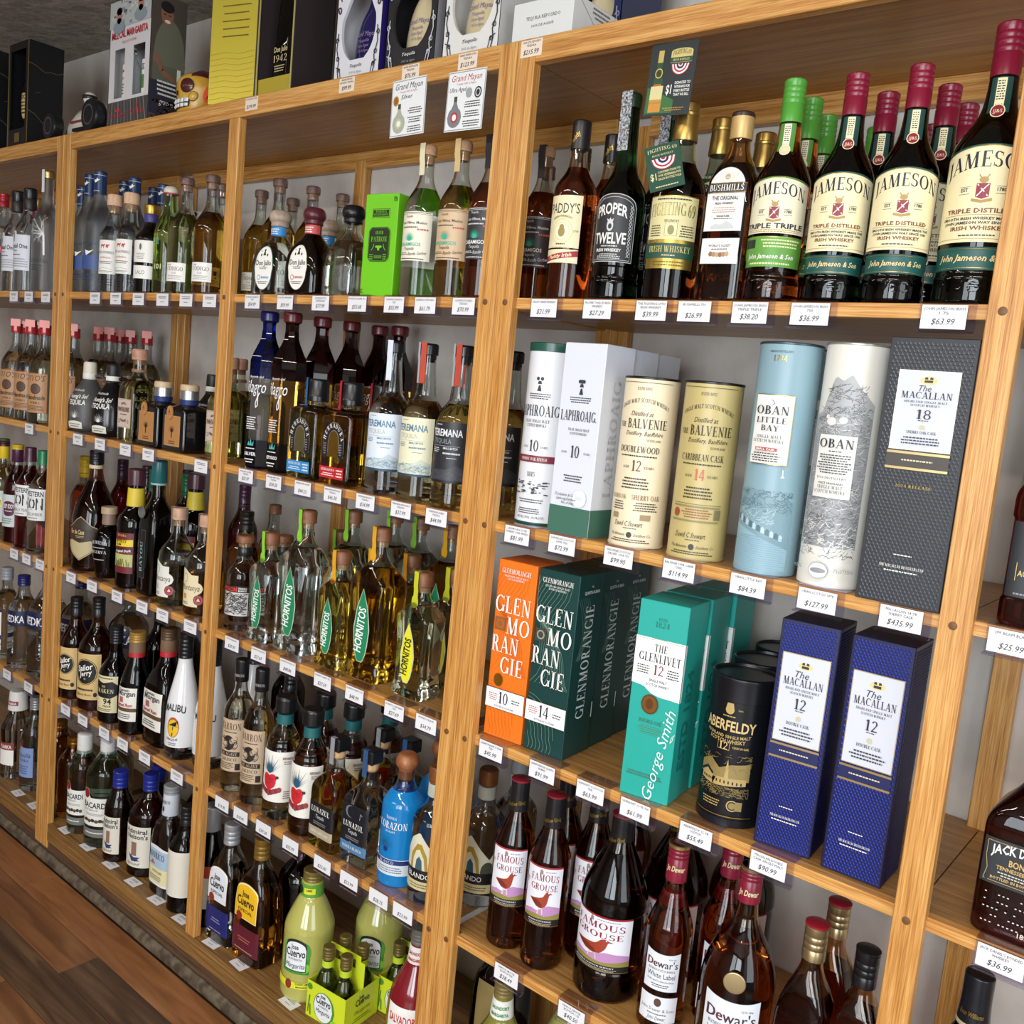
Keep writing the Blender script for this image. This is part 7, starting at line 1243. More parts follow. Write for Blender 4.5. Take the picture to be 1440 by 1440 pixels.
def canad():
    sh = sq_(.055, .8, .31, .2, .018, .25, 5, .05); S = sh.surf(.0006)
    E = [('r', -.03, .07, .048, .2, paper('b09a62')), ('q', [[(.02, .11), (.03, .128), (.024, .126), (.026, .138), (.02, .132), (.016, .142), (.012, .132), (.006, .138), (.008, .126), (.002, .128), (.012, .11)]], paper('b8242c')), ('f', -.02, .08, .04, .1, 3, paper('5a4a2a'))]
    return [('glass_body', glassbody(sh, glass('3a0c10'), glass('4a1a1c'), .24, cav=False)), L('front_label', S, E), ('cap', screw(.02, .27, .31, plast('4a1a20'), 3, .2))]
kind('can', 'whisky_bottle', 'bottle', canad)
kind('carb', 'tequila_bottle', 'bottle', plainb(.036, .3, 'dfe2e0', 'e2e6e4', plast('1c1c1f'), None, None, rn=.014, caph=.04))
kind('clrw', 'tequila_bottle', 'bottle', plainb(.038, .27, 'dde2dc', 'e2e6e4', WOODCAP, None, None, rn=.0145, caph=.024))
kind('ambr', 'tequila_bottle', 'bottle', plainb(.043, .29, '6a3a14', 'b09a7c', plast('1c1a1a'), None, None, rn=.014))
kind('dkgl', 'rum_bottle', 'bottle', plainb(.043, .3, '2a0f0a', '3a1c14', plast('1b1b1e'), None, None, cav=False))
kind('ambf', 'rum_bottle', 'bottle', plainb(.043, .26, 'd2781c', 'c9b08a', plast('201c1a'), None, None, rn=.016))
# ------------------------------------------------------------------ right bay, top shelf: Irish whiskey
P('pad', .106, .056, 4, 'amber whiskey bottle with cream label and black capsule, front of the right bay')
P('pad', .112, .142, 4, 'amber whiskey bottle with black capsule, behind the green long-necked bottle')
P('prop', .200, .056, 4, 'green long-necked whiskey bottle with black arched label and foil seal, in front')
P('prop', .222, .140, 4, 'second green long-necked whiskey bottle, its foil seal showing behind the hanging tag')
P('f69', .302, .054, 4, 'brown whiskey bottle with gold cap, gold label and green hang tag')
P('f69b', .316, .142, 4, 'gold-capped whiskey bottle with round green collar tag, behind the square amber bottle', 10)
P('f69b', .345, .235, 4, 'gold-capped whiskey bottle at the back, mostly hidden behind the square amber bottle')
P('bush', .396, .052, 4, 'square amber whiskey bottle with white arched label and tan cap', 4)
P('jtr', .4705, .050, 4, 'amber whiskey bottle with green cap, cream label and green lower band, in front')
P('jtr', .462, .133, 4, 'green-capped whiskey bottle directly behind the front green-capped one')
P('jtr', .453, .215, 4, 'green-capped whiskey bottle, third in its column, beside the cap of the first red-capped')
P('jtr', .500, .298, 4, 'green-capped whiskey bottle at the very back between two red-capped bottles')
P('jam', .558, .050, 4, 'dark green whiskey bottle with red cap, left of the two front regular-size ones')
P('jam', .570, .136, 4, 'red-capped whiskey bottle, second row, between the two front regular-size ones')
P('jam', .640, .050, 4, 'dark green whiskey bottle with red cap, right of the two front regular-size ones')
P('jam', .651, .136, 4, 'red-capped whiskey bottle, second row, left of the biggest red-capped bottle')
P('jam', .652, .222, 4, 'red-capped whiskey bottle, third row, cap just showing beside the biggest bottle')
P('jam', .585, .300, 4, 'red-capped whiskey bottle at the back, cap low between taller caps')
P('jamL', .734, .067, 4, 'biggest dark green whiskey bottle with red cap, against the right post')
# second shelf: boxed single malts
P('lat', .078, .080, 3, 'white whisky tube with dark green lid and maroon band, at the left post')
P('lab', .188, .057, 3, 'white whisky carton with dark green base, front one of three', -1)
P('lab', .182, .141, 3, 'pale grey whisky carton, second of the three in a row')
P('lab', .177, .225, 3, 'pale grey whisky carton, rearmost of the three in a row')
P('bal1', .290, .062, 3, 'cream whisky tube marked twelve years with red numerals')
P('bal2', .397, .063, 3, 'olive gold whisky tube marked fourteen years')
P('obl', .511, .060, 3, 'pale blue whisky tube with harbour scene and white label')
P('obl', .514, .162, 3, 'second pale blue tube, a sliver of it behind the harbour tube', 0)
P('obn', .606, .062, 3, 'off-white whisky tube engraved all over with rocks and birds')
P('mac18', .7155, .061, 3, 'tall dark grey embossed carton with pale lilac label, beside the right post', .5)
# third shelf
P('glo', .077, .075, 2, 'orange whisky carton with big white letters, beside the left post', 4)
P('glg', .165, .079, 2, 'dark green whisky carton with big white letters, front one of three', 3)
P('glg', .158, .165, 2, 'dark green whisky carton, second of the three in depth', 3)
P('glg', .150, .252, 2, 'dark green whisky carton, third and rearmost in depth', 3)
P('glv', .374, .064, 2, 'turquoise whisky carton with white wave label and bronze medallion, front one', 7)
P('glv', .366, .157, 2, 'turquoise whisky carton directly behind the front turquoise one', 5)
P('glv', .366, .247, 2, 'turquoise whisky carton at the back of its column', 3)
P('aber', .496, .083, 2, 'black whisky tin with gold distillery scene, front one of three')
P('aber', .480, .187, 2, 'black whisky tin, second of the three, lid showing')
P('aber', .470, .290, 2, 'black whisky tin, rearmost of the three beside the blue carton')
P('mac12', .598, .077, 2, 'deep blue embossed whisky carton with white label, left of the pair', 5)
P('mac12', .7005, .076, 2, 'deep blue embossed whisky carton with white label, right of the pair', 1)
# fourth shelf
P('azt', -.026, .140, 1, 'clear bottle with zigzag pattern and amber wooden stopper, behind the double post')
P('azt2', -.020, .232, 1, 'clear bottle with zigzag pattern and grey stopper, behind the amber-stoppered one')
P('gro', .104, .072, 1, 'blended whisky bottle with red bird label, leftmost in front')
P('gro', .186, .070, 1, 'blended whisky bottle with red bird label, second from left in front')
P('gro', .150, .158, 1, 'blended whisky bottle behind and between the two front bird-label bottles')
P('gro', .226, .150, 1, 'blended whisky bottle just behind the large bird-label bottle, on its left')
P('gro', .246, .240, 1, 'blended whisky bottle at the back behind the large bird-label bottle')
P('groL', .307, .098, 1, 'large-handled-size whisky bottle with red bird label, biggest on its shelf')
P('groL', .356, .218, 1, 'second large bird-label whisky bottle, in shadow behind the front one')
P('groL', .452, .285, 1, 'third large bird-label whisky bottle, at the back under the black tin')
P('dew', .423, .082, 1, 'whisky bottle with white shield label and maroon cap, slim one in front')
P('dew', .478, .165, 1, 'whisky bottle with white shield label, behind between slim and large ones')
P('dewL', .552, .068, 1, 'large whisky bottle with gold seal and maroon cap')
P('jwr', .660, .062, 1, 'square whisky bottle with red label and red-topped metal cap, in front')
P('jwr', .661, .148, 1, 'square whisky bottle with red-topped cap, behind the front red-label one')
P('jwb', .727, .085, 1, 'square whisky bottle with black cap, beside the right post')
# far right bay
P('jimb', .876, .060, 3, 'dark red-brown bourbon bottle with charcoal label, right edge second shelf')
P('jack', .903, .072, 2, 'square dark whiskey bottle with charcoal label, right edge third shelf')
P('evan', .866, .095, 1, 'black-capsuled bourbon bottle at the lower right edge')
# ------------------------------------------------------------------ middle right bay, top shelf
P('cas1', -.243, .055, 4, 'clear tequila bottle with cream agave label and wooden stopper, beside the green box')
P('cas2', -.154, .055, 4, 'golden tequila bottle with tan agave label and wooden stopper')
P('cas3', -.080, .055, 4, 'amber tequila bottle with black agave label, partly behind the double post')
P('cas3', -.030, .140, 4, 'amber tequila bottle with black label, seen just right of the double post')
P('pat', -.328, .062, 4, 'bright green tequila carton with black panel, front one', 6)
P('pat', -.450, .300, 4, 'bright green tequila carton far back behind the front green one', 6)
P('dj1', -.690, .060, 4, 'squat clear tequila bottle with oval label and pale round stopper, in front')
P('dj2', -.573, .060, 4, 'squat dark brown tequila bottle with oval label and dark red round stopper')
P('dj1', -.662, .172, 4, 'squat clear tequila bottle with blue neck band, behind the dark brown one')
P('dj70', -.455, .066, 4, 'squat clear embossed tequila bottle with black round stopper')
P('cod2', -.970, .205, 4, 'golden long-necked bottle just right of the single post, at the back')
P('cod2', -.801, .135, 4, 'golden long-necked bottle rising behind the blue-banded squat bottle')
P('cod2', -.966, .297, 4, 'golden long-necked bottle at the back, just right of the blue-banded stopper')
P('cod2', -.782, .215, 4, 'golden long-necked bottle rising behind the dark red round stopper')
P('cod1', -.774, .298, 4, 'pale long-necked bottle rising behind the embossed squat bottle')
P('carb', -.012, .225, 4, 'clear bottle with black capped neck at the back, right of the double post')
P('clrw', -.085, .215, 4, 'clear bottle at the back, left of the black-capped clear one')
# middle right bay, second shelf
P('milb', -.709, .062, 3, 'tall tapering bottle fading from deep blue to clear')
P('milr', -.629, .064, 3, 'tall tapering bottle fading from dark red to gold, front one of its row')
P('milr', -.632, .148, 3, 'tall dark red bottle, second in the receding row')
P('milr', -.628, .230, 3, 'tall dark red bottle, third in the receding row')
P('milr', -.622, .312, 3, 'tall dark red bottle, fourth from left, above the black stoppers')
P('milr', -.541, .300, 3, 'tall dark red bottle, rearmost, behind the white-sealed bottle')
P('her1', -.535, .070, 3, 'square tequila bottle with horseshoe label, blue seal and blue lower label', 2)
P('her2', -.428, .072, 3, 'square gold tequila bottle with horseshoe label, red seal and red lower label', 2)
P('her2', -.446, .172, 3, 'square gold tequila bottle behind the front red-sealed one', 2)
P('ter1', -.312, .074, 3, 'clear tequila bottle with pale blue label and white neck seal')
P('ter2', -.222, .078, 3, 'pale gold tequila bottle with pale yellow label and red neck seal')
P('ter2', -.200, .178, 3, 'tequila bottle with red and white neck seals, behind between yellow and black labels')
P('ter3', -.125, .073, 3, 'tequila bottle with black label beside the double post')
P('ter3', -.080, .165, 3, 'tequila bottle with black label behind the double post, left of the white tube')
P('pant', -.900, .205, 3, 'clear square bottle with pink stopper, seen right of the single post')
# middle right bay, third shelf
P('espo', -.760, .069, 2, 'clear tequila bottle with black and white engraved label and red lettering')
P('espo', -.730, .158, 2, 'second engraved-label bottle with red lettering, glimpsed behind the clear bottle')
P('hop', -.655, .064, 2, 'smaller clear bottle with green leaf label, front of its column')
P('hop', -.640, .150, 2, 'smaller clear bottle with green seal, second in its column')
P('hop', -.622, .240, 2, 'smaller clear bottle with green seal, third in its column')
P('hopL', -.548, .078, 2, 'big clear bottle with green leaf label, front of its column')
P('hopL', -.520, .185, 2, 'big clear bottle with green seal, second in its column')
P('hopL', -.490, .285, 2, 'big clear bottle with green seal, third in its column')
P('hopL', -.395, .275, 2, 'big clear bottle with green seal, rearmost at right below the price tags')
P('hor', -.418, .070, 2, 'smaller golden bottle with green leaf label and orange seal, front one')
P('hor', -.405, .158, 2, 'smaller golden bottle with orange seal, second in its column')
P('hor', -.330, .190, 2, 'smaller golden bottle with orange seal, behind the big golden bottle')
P('horL', -.317, .084, 2, 'big golden bottle with green leaf label and orange seal')
P('horL', -.285, .260, 2, 'big golden bottle with orange seal at the back by the double post')
P('hoy', -.182, .077, 2, 'clear bottle with yellow leaf label, front one')
P('hoy', -.184, .168, 2, 'clear bottle with yellow seal behind the yellow-leaf one')
P('clrw', -.880, .238, 2, 'plain clear bottle with wooden stopper at the back, left of the engraved label')
P('clrw', -.765, .245, 2, 'plain clear bottle with wooden stopper at the back, above the engraved-label bottle')
P('ambf', -.860, .140, 2, 'orange amber bottle just right of the single post')
# middle right bay, fourth shelf
P('bar', -.738, .066, 1, 'clear bottle with kraft paper wolf label, left of the pair')
P('bar', -.654, .062, 1, 'clear bottle with kraft paper wolf label, right of the pair')
P('ambr', -.668, .155, 1, 'round-shouldered amber bottle in shadow behind the kraft-label pair')
P('hea1', -.561, .062, 1, 'clear tequila bottle with red heart and blue agave label')
P('hea2', -.463, .060, 1, 'amber tequila bottle with red heart and blue agave label, in front')
P('hea2', -.534, .152, 1, 'amber heart-label bottle, second row left, black cap showing')
P('hea2', -.442, .158, 1, 'amber heart-label bottle, second row, right of centre')
P('hea2', -.415, .246, 1, 'amber heart-label bottle at the back under the price tags')
P('lun1', -.371, .058, 1, 'square gold tequila bottle with black label and square black cap')
P('lun2', -.280, .068, 1, 'square clear tequila bottle with black and blue label', 2)
P('lun1', -.354, .172, 1, 'square gold tequila bottle behind the two front square ones')
P('lun2', -.272, .172, 1, 'square clear tequila bottle behind the bright blue bottle')
P('cor', -.181, .071, 1, 'bright blue bottle with white lettering and round wooden stopper')
P('cor', -.184, .176, 1, 'bright blue bottle half hidden behind the front blue one')
P('azt', -.094, .070, 1, 'clear bottle with zigzag pattern at the left edge of the double post')
# middle right bay, bottom shelf
P('kahl', -.829, .070, 0, 'black liqueur bottle with silver sleeve, right of the single post')
P('cue1', -.732, .062, 0, 'square clear tequila bottle with silver arched label and blue lower label', 2)
P('cue2', -.620, .068, 0, 'square gold tequila bottle with yellow arched label', 2)
P('dkrd', -.590, .165, 0, 'dark red bottle in shadow behind the yellow-label bottle')
P('mar', -.447, .078, 0, 'big cloudy lime margarita bottle, front one')
P('mar', -.352, .204, 0, 'big cloudy lime margarita bottle behind the carriers, in shadow')
for q, (cx, cy_, rz, lab) in enumerate([(-.328, .083, 6, 'yellow-green four-bottle carrier, front one'), (-.236, .205, 6, 'yellow-green four-bottle carrier, rear one')]):
    P('pack', cx, cy_, 0, lab, rz)
    for j, (dx, dy) in enumerate([(-.026, -.026), (.026, -.026), (-.026, .026), (.026, .026)]):
        a = radians(rz); P('mini', cx+dx*cos(a)-dy*sin(a), cy_+dx*sin(a)+dy*cos(a), 0, 'small gold-capped margarita bottle, %s in the %s carrier' % (['front left', 'front right', 'back left', 'back right'][j], ['front', 'rear'][q]), 0, 'small margarita bottles in carriers', ST[0]+.0012)
P('salr', -.115, .082, 0, 'big red margarita bottle at the left of the double post')
P('salg', .107, .080, 0, 'green margarita bottle with white neck label, lowest right')
P('can', .010, .205, 0, 'dark red whisky bottle with gold label and red leaf, in the corner')
P('mar', .190, .200, 0, 'cloudy margarita bottle in shadow under the fourth shelf')
P('dkgl', .300, .090, 0, 'dark bottle at the lower right under the second price tag')
# ------------------------------------------------------------------ middle left bay, top shelf
P('goose', -1.551, .062, 4, 'frosted bottle with blue cap, front left one by the double post', 12)
P('goose', -1.474, .050, 4, 'frosted bottle with blue cap, second from the double post')
P('goose', -1.526, .146, 4, 'frosted blue-capped bottle, second row left')
P('goose', -1.443, .130, 4, 'frosted blue-capped bottle, second row right, behind the cork-stoppered pair')
P('goose', -1.520, .230, 4, 'frosted blue-capped bottle, third row left')
P('goose', -1.437, .212, 4, 'frosted blue-capped bottle at the back, cap just above the picture carton')
P('dosh', -1.395, .052, 4, 'clear mezcal bottle with white label and red donkeys, left of the pair')
P('dosh', -1.310, .052, 4, 'clear mezcal bottle with white label and red donkeys, right of the pair')
P('lalo', -1.218, .056, 4, 'dark bottle with two white labels and gold cap')
P('swing', -1.140, .062, 4, 'green glass swing-top bottle with porcelain stopper')
P('cod1', -1.052, .052, 4, 'pale green long-necked bottle with white label')
P('cod2', -.950, .056, 4, 'golden long-necked bottle with white label, left of the single post')
P('cod2', -1.015, .126, 4, 'golden long-necked bottle behind, just left of the single post')
# middle left bay, second shelf
P('jugg', -1.540, .074, 3, 'grey ceramic tequila jug with white lettering and loop handle')
P('jugk', -1.402, .070, 3, 'black ceramic tequila jug with white lettering')
P('jugk', -1.470, .185, 3, 'third jug behind in shadow, its handle between the two front jugs')
P('pant', -1.268, .070, 3, 'clear square bottle with pink wooden stopper and pale label, in front')
P('bbox', -1.140, .066, 3, 'square black bottle with tan label and medallion, left of the pair', 3)
P('bbox', -1.020, .066, 3, 'square black bottle with tan label and medallion, right of the pair', 3)
P('jugk', -1.100, .182, 3, 'black jug with pale stopper wrap behind the square black bottles')
P('pant', -1.000, .190, 3, 'clear square bottle with pink stopper behind the square black bottles, left one')
P('pant', -.920, .110, 3, 'clear square bottle with pink stopper right behind the single post')
P('tito', -1.790, .146, 3, 'vodka bottle with pink tag on its cap, just right of the double post')
P('tito', -1.810, .232, 3, 'pink-tagged vodka bottle, second from the double post at the back')
P('tito', -1.840, .318, 3, 'pink-tagged vodka bottle, third from the double post at the back')
P('tito', -1.710, .215, 3, 'pink-tagged vodka bottle behind the grey jug')
P('tito', -1.745, .302, 3, 'pink-tagged vodka bottle rising behind the square clear bottle')
P('tito', -1.655, .305, 3, 'pink-tagged vodka bottle, rightmost, beside the pink wooden stopper')
# middle left bay, third shelf
P('rum', -1.500, .083, 2, 'big brown rum bottle with black and gold label')
P('jar', -1.381, .064, 2, 'small dark bulging bottle with paper-wrapped stopper')
P('myers', -1.256, .070, 2, 'black rum bottle with red and yellow label, front one')
P('bayou', -1.150, .072, 2, 'tall black bottle with teal cap and silver medallion')
P('myers', -1.165, .190, 2, 'black rum bottle with yellow neck label, behind at right')
P('mon1', -1.040, .068, 2, 'clear squat rum bottle with white label and round red seal')
P('mon2', -.925, .072, 2, 'amber squat rum bottle beside the single post')
P('yelc', -1.640, .120, 2, 'orange bottle with yellow neck just right of the double post')
P('purp', -1.600, .215, 2, 'dark red bottle with purple neck at the back, left of the big rum')
P('purp', -1.440, .205, 2, 'dark red bottle with purple neck at the back, right of the big rum')
P('clrg', -1.365, .185, 2, 'cloudy clear bottle with green neck at the back')
P('purp', -1.345, .275, 2, 'dark red bottle with purple neck at the back, between the cloudy bottles')
P('clrg', -1.265, .225, 2, 'cloudy clear bottle with green neck behind the front black rum bottle')
P('purp', -1.030, .250, 2, 'dark red bottle at the back by the single post')
# middle left bay, fourth shelf
P('sai', -1.537, .060, 1, 'smaller brown rum bottle with round black emblem on tan label')
P('saiL', -1.425, .068, 1, 'larger brown rum bottle with round black emblem on tan label')
P('krak', -1.303, .058, 1, 'squat black rum bottle with cream and black label')
P('cap', -1.194, .058, 1, 'dark rum bottle with gold cap, red band and white label, front one')
P('cap', -1.180, .150, 1, 'dark rum bottle with brown cap and red band, behind the gold-capped one')
P('capL', -1.083, .082, 1, 'large flat dark rum bottle with red band and white label')
P('mal', -.978, .067, 1, 'white rum bottle with sunset palm emblem, left of the single post')
P('mal', -.888, .090, 1, 'white rum bottle with sunset palm emblem, partly behind the single post')
P('mal', -.850, .180, 1, 'white rum bottle seen to the right of the single post')
P('dkgl', -.820, .270, 1, 'dark bottle in shadow right of the single post, behind the kraft labels')
P('sveL', -1.655, .130, 1, 'large clear vodka bottle with navy band, just right of the double post')
P('sveL', -1.480, .190, 1, 'large navy-banded vodka bottle in shadow behind the brown rum bottles')
P('dkgl', -1.330, .200, 1, 'dark bottle in deep shadow behind the squat black rum bottle')
P('dkgl', -1.240, .240, 1, 'dark bottle in deep shadow behind the gold-capped rum bottle')
# middle left bay, bottom shelf
P('goldf', -1.570, .085, 0, 'gold bottle peeking out right of the double post')
P('bac', -1.462, .062, 0, 'pale green rum bottle with white cap and white label, smaller one')
P('bac', -1.440, .155, 0, 'pale green rum bottle with white cap, behind the front ones')
P('bacL', -1.360, .078, 0, 'large pale green rum bottle with white label')
P('adm', -1.249, .058, 0, 'smaller brown rum bottle with blue cap')
P('adm', -1.225, .158, 0, 'brown rum bottle with blue cap behind the two front blue-capped ones')
P('admL', -1.141, .085, 0, 'larger brown rum bottle with blue cap and pale label')
P('ron', -1.010, .068, 0, 'clear flat rum bottle with pale blue and cream label')
P('redl', -.918, .058, 0, 'dark liqueur bottle with red and white label at the single post')
P('dkgl', -1.060, .190, 0, 'dark bottle in shadow behind the clear flat rum bottle')
# ------------------------------------------------------------------ far left bay
P('redv', -2.100, .060, 4, 'clear vodka bottle with red label band at the left picture edge')
P('ket', -2.020, .070, 4, 'clear vodka bottle with stepped white label, left of the pair')
P('ket', -1.915, .060, 4, 'clear vodka bottle with stepped white label, right of the pair')
P('ketr', -2.075, .150, 4, 'clear vodka bottle with gold and pink cap behind the pair')
P('belv', -1.800, .060, 4, 'frosted vodka bottle with white winter tree, tallest')
P('goose', -1.765, .145, 4, 'frosted vodka bottle with blue print just left of the double post')
P('tito', -1.985, .062, 3, 'vodka bottle with kraft label, leftmost of the front three')
P('tito', -1.885, .062, 3, 'vodka bottle with kraft label, middle of the front three')
P('tito', -1.785, .058, 3, 'vodka bottle with kraft label, rightmost, beside the double post')
P('tito', -2.110, .150, 3, 'pink-tagged vodka bottle, second row at the picture edge')
P('tito', -2.010, .152, 3, 'pink-tagged vodka bottle, second row between two front ones')
P('tito', -1.900, .152, 3, 'pink-tagged vodka bottle, second row nearest the double post')
P('navy', -2.300, .240, 3, 'vodka bottle with wide navy cap at the back, left')
P('navy', -2.080, .245, 3, 'vodka bottle with wide navy cap at the back, right')
P('grnb', -2.180, .115, 2, 'clear bottle with green neck at the left picture edge')
P('dee1', -2.050, .060, 2, 'cloudy yellow bottle with yellow neck and pale label')
P('dee2', -1.950, .060, 2, 'dark red bottle with purple neck and yellow cap')
P('wsp', -1.862, .060, 2, 'dark pink vodka bottle with white label and purple cap')
P('wsc', -1.775, .060, 2, 'clear vodka bottle with white label and green cap')
P('mcv', -2.005, .062, 1, 'flat clear vodka bottle with white and blue label at the left edge')
P('sve', -1.885, .062, 1, 'clear vodka bottle with navy band and blue cap')
P('sveL', -1.770, .085, 1, 'larger vodka bottle with navy band beside the double post')
P('mcv', -1.955, .170, 1, 'clear vodka bottle in shadow behind the navy-banded one')
P('facet', -1.930, .075, 0, 'clear ribbed bottle with tall white cap')
P('pinkw', -1.812, .078, 0, 'clear bottle with slanted blue label and silver cap')
P('goldf', -1.715, .110, 0, 'gold bottle tucked behind the double post')
P('dkgl', -2.060, .185, 0, 'dark bottle in shadow behind the ribbed bottle')
# ------------------------------------------------------------------ gift boxes and ornaments standing on the top board
def panel_hole(mb, w, z0, z1, h, win, m, t=.002, n=26, y=0):
    """flat front panel of height h with an opening given as half-width win(z), or as (left, right)"""
    mb.box((-w/2, y, 0), (w/2, y+t, z0), m); mb.box((-w/2, y, z1), (w/2, y+t, h), m)
    Z = [z0+(z1-z0)*k/n for k in range(n+1)]; q = win((z0+z1)/2)
    if isinstance(q, list):
        for x0, x1 in q: mb.box((x0, y, z0), (x1, y+t, z1), m)
        return
    for s in (-1, 1):
        v = []
        for z in Z: g = s*win(z); v += [(s*w/2, y, z), (g, y, z), (g, y+t*3, z)]
        mb.add(v, [(3*k, 3*k+3, 3*k+4, 3*k+1) for k in range(n)]+[(3*k+1, 3*k+4, 3*k+5, 3*k+2) for k in range(n)], m)
def shell(w, d, h, m, mi, t=.002):
    mb = MB(); mb.box((-w/2, d/2-t, 0), (w/2, d/2, h), mi); mb.box((-w/2, -d/2, 0), (w/2, d/2, t), mi); mb.box((-w/2, -d/2, h-t), (w/2, d/2, h), m)
    for s in (-1, 1):
        mb.box((min(s*w/2, s*(w/2-t)), -d/2, 0), (max(s*w/2, s*(w/2-t)), d/2, h), m)
    return mb
def swirl(x, z, s, m, flip=1, w=.0016):
    P = []
    for k in range(15):
        a = k*.5; r = s*(1-k/17); P.append((x+flip*r*cos(a)*.7, z+r*sin(a)+k*s*.02))
    return ('l', P, w, m)
def mayan(c, ornc, botc, labc, edge):
    def f():
        w, d, h = .134, .12, .36; m = cardb(c); orn = paper(ornc); mi = flat('4a484c', .6)
        def win(z):
            t = (z-.045)/.26
            return .05*math.sqrt(max(.02, 1-((z-.105)/.066)**2)) if z < .12 else max(.017, .05-(z-.12)*.55)
        fr = MB(); panel_hole(fr, w, .045, .3, h, win, m, y=-d/2)
        S = boxsurf(w, d, 'F', .0004); E = []
        for s in (-1, 1):
            for k in range(9): E.append(('l', [(s*(.054-.000*k), .16+k*.012), (s*(.062), .175+k*.014), (s*.0665, .2+k*.012)], .0028, orn))
            E += [swirl(s*.058, .14, .010, orn, s, .0028), swirl(s*.06, .085, .007, orn, -s, .002), swirl(s*.05, .028, .006, orn, s), swirl(s*.056, .05, .007, orn, -s), ('l', [(s*.05, .01), (s*.055, .03), (s*.052, .045), (s*.06, .07), (s*.057, .1)], .0022, orn), ('l', [(s*.044, .012), (s*.048, .03), (s*.06, .036)], .0016, orn)]
        E += [('t', 'Tequila', 0, .03, .006, orn if c != '26262a' else WHT, {'f': 'i', 'w': .034}), ('t', '100% de Agave', 0, .018, .005, paper('9a9aa0'), {'f': 'i', 'w': .036})]
        bt = Shape([(.001, .002), (.022, 0), (.046, .035, .025), (.05, .065, .03), (.036, .115, .03), (.013, .15, .02), (.0135, .25)], .62, 2, .02); B = shift(glassbody(bt, flat(botc, .12, 0, .5), flat(botc, .12, 0, .5), .2, cav=False), 0, -.015, .004)
        bs = bt.surf(.001)
        def S3(u, z, l=0): p = bs(u*.999, z, l); return (p[0], p[1]-.015, p[2]+.004)
        S3.curved = True; k = paper('3a3640' if labc != botc else '8d7a9a')
        EB = [('t', 'Grand Mayan', .002, .088, .0095, k, {'f': 'i', 'w': .058})]+[('t', s, 0, .077-.0095*j, .0062, k, {'f': 'i', 'w': .03}) for j, s in enumerate(['Tequila', 'Extra Aged', '100% de Agave'])]+[('f', -.026, .034, .02, .042, 1, k)]
        sd = MB(); sd.box((w/2, -d/2, 0), (w/2+.0006, d/2, h), cardb(edge))
        return [('carton_shell', shell(w, d, h, m, mi).mesh('carton_shell', 0)), ('window_panel', fr.mesh('window_panel', 0)), L('front_print', S, E), ('side_panel', sd), ('bottle', B, None, [('bottle_print', label_mesh('bottle_print', S3, EB))])]
    return f
kind('gm1', 'tequila_carton', 'gift box', mayan('dcdbe0', '2a2238', '1d1650', '1d1650', '2c2070')); kind('gm2', 'tequila_carton', 'gift box', mayan('26262a', 'c9c9cf', 'd2c29a', 'd2c29a', '8a8a90')); kind('gm3', 'tequila_carton', 'gift box', mayan('e2e0dc', '2a2a38', 'd2c29a', 'd2c29a', 'd0cfcb')); kind('gm4', 'tequila_carton', 'gift box', mayan('1a2550', '8d8fa0', 'd2c29a', 'd2c29a', '1a2550'))
def blackgift():
    w, d, h = .132, .10, .303; m = flat('161619', .35); g = foil('c0a468'); fr = MB()
    def win(z): return [(-w/2, -.052), (.047, w/2)]
    panel_hole(fr, w, .06, .282, h, win, m, n=1, y=-d/2)
    ed = MB()
    for x in (-w/2, w/2-.003): ed.box((x, -d/2-.0012, 0), (x+.003, -d/2, h), g)
    bt = Shape([(.001, .002), (.024, 0), (.027, .006, .004), (.021, .02, .01), (.029, .04, .01), (.031, .09, .02), (.024, .14, .03), (.012, .165, .02), (.012, .2)], rn=.018); bs = bt.surf(.0006)
    B = shift(glassbody(bt, glass('2a2018'), glass('4a4034'), .15, cav=False), .012, -.012, .062)
    def S3(u, z, l=0): p = bs(u, z, l); return (p[0]+.012, p[1]-.012, p[2]+.062)
    S3.curved = True; k = paper('2a2418')
    SR = boxsurf(w, d, 'R', .0004); v = paper('6a5f4c')
    R = [('l', [(-.05, .24), (-.03, .236), (-.01, .226), (0, .223), (.012, .229), (.03, .227), (.05, .236)], .0012, v), ('l', [(-.05, .108), (-.03, .1), (-.005, .078), (.01, .072), (.03, .071), (.05, .066)], .0014, v), ('l', [(.0, .076), (.016, .056), (.04, .05)], .001, v), ('l', [(-.03, .16), (-.015, .164)], .0008, v)]
    return [('carton_shell', shell(w, d, h, m, flat('0c0c0e', .8)).mesh('carton_shell', 0)), ('window_panel', fr.mesh('window_panel', 0)), ('gold_edging', ed.mesh('gold_edging', 0)), L('gold_square', boxsurf(w, d, 'F', .0005), [('r', -.017, .022, .015, .048, g)]), L('marble_veins', SR, R), ('bottle', B, None, [('bottle_label', label_mesh('bottle_label', S3, [('r', -.03, .03, .03, .1, paper('c9b27a')), ('t', 'BELDON', 0, .083, .012, k, {'f': 'b', 'w': .05}), ('f', -.024, .05, .024, .078, 3, k), ('r', -.02, .042, .02, .046, k)]))])]
kind('bgift', 'spirit_carton', 'gift box', blackgift)
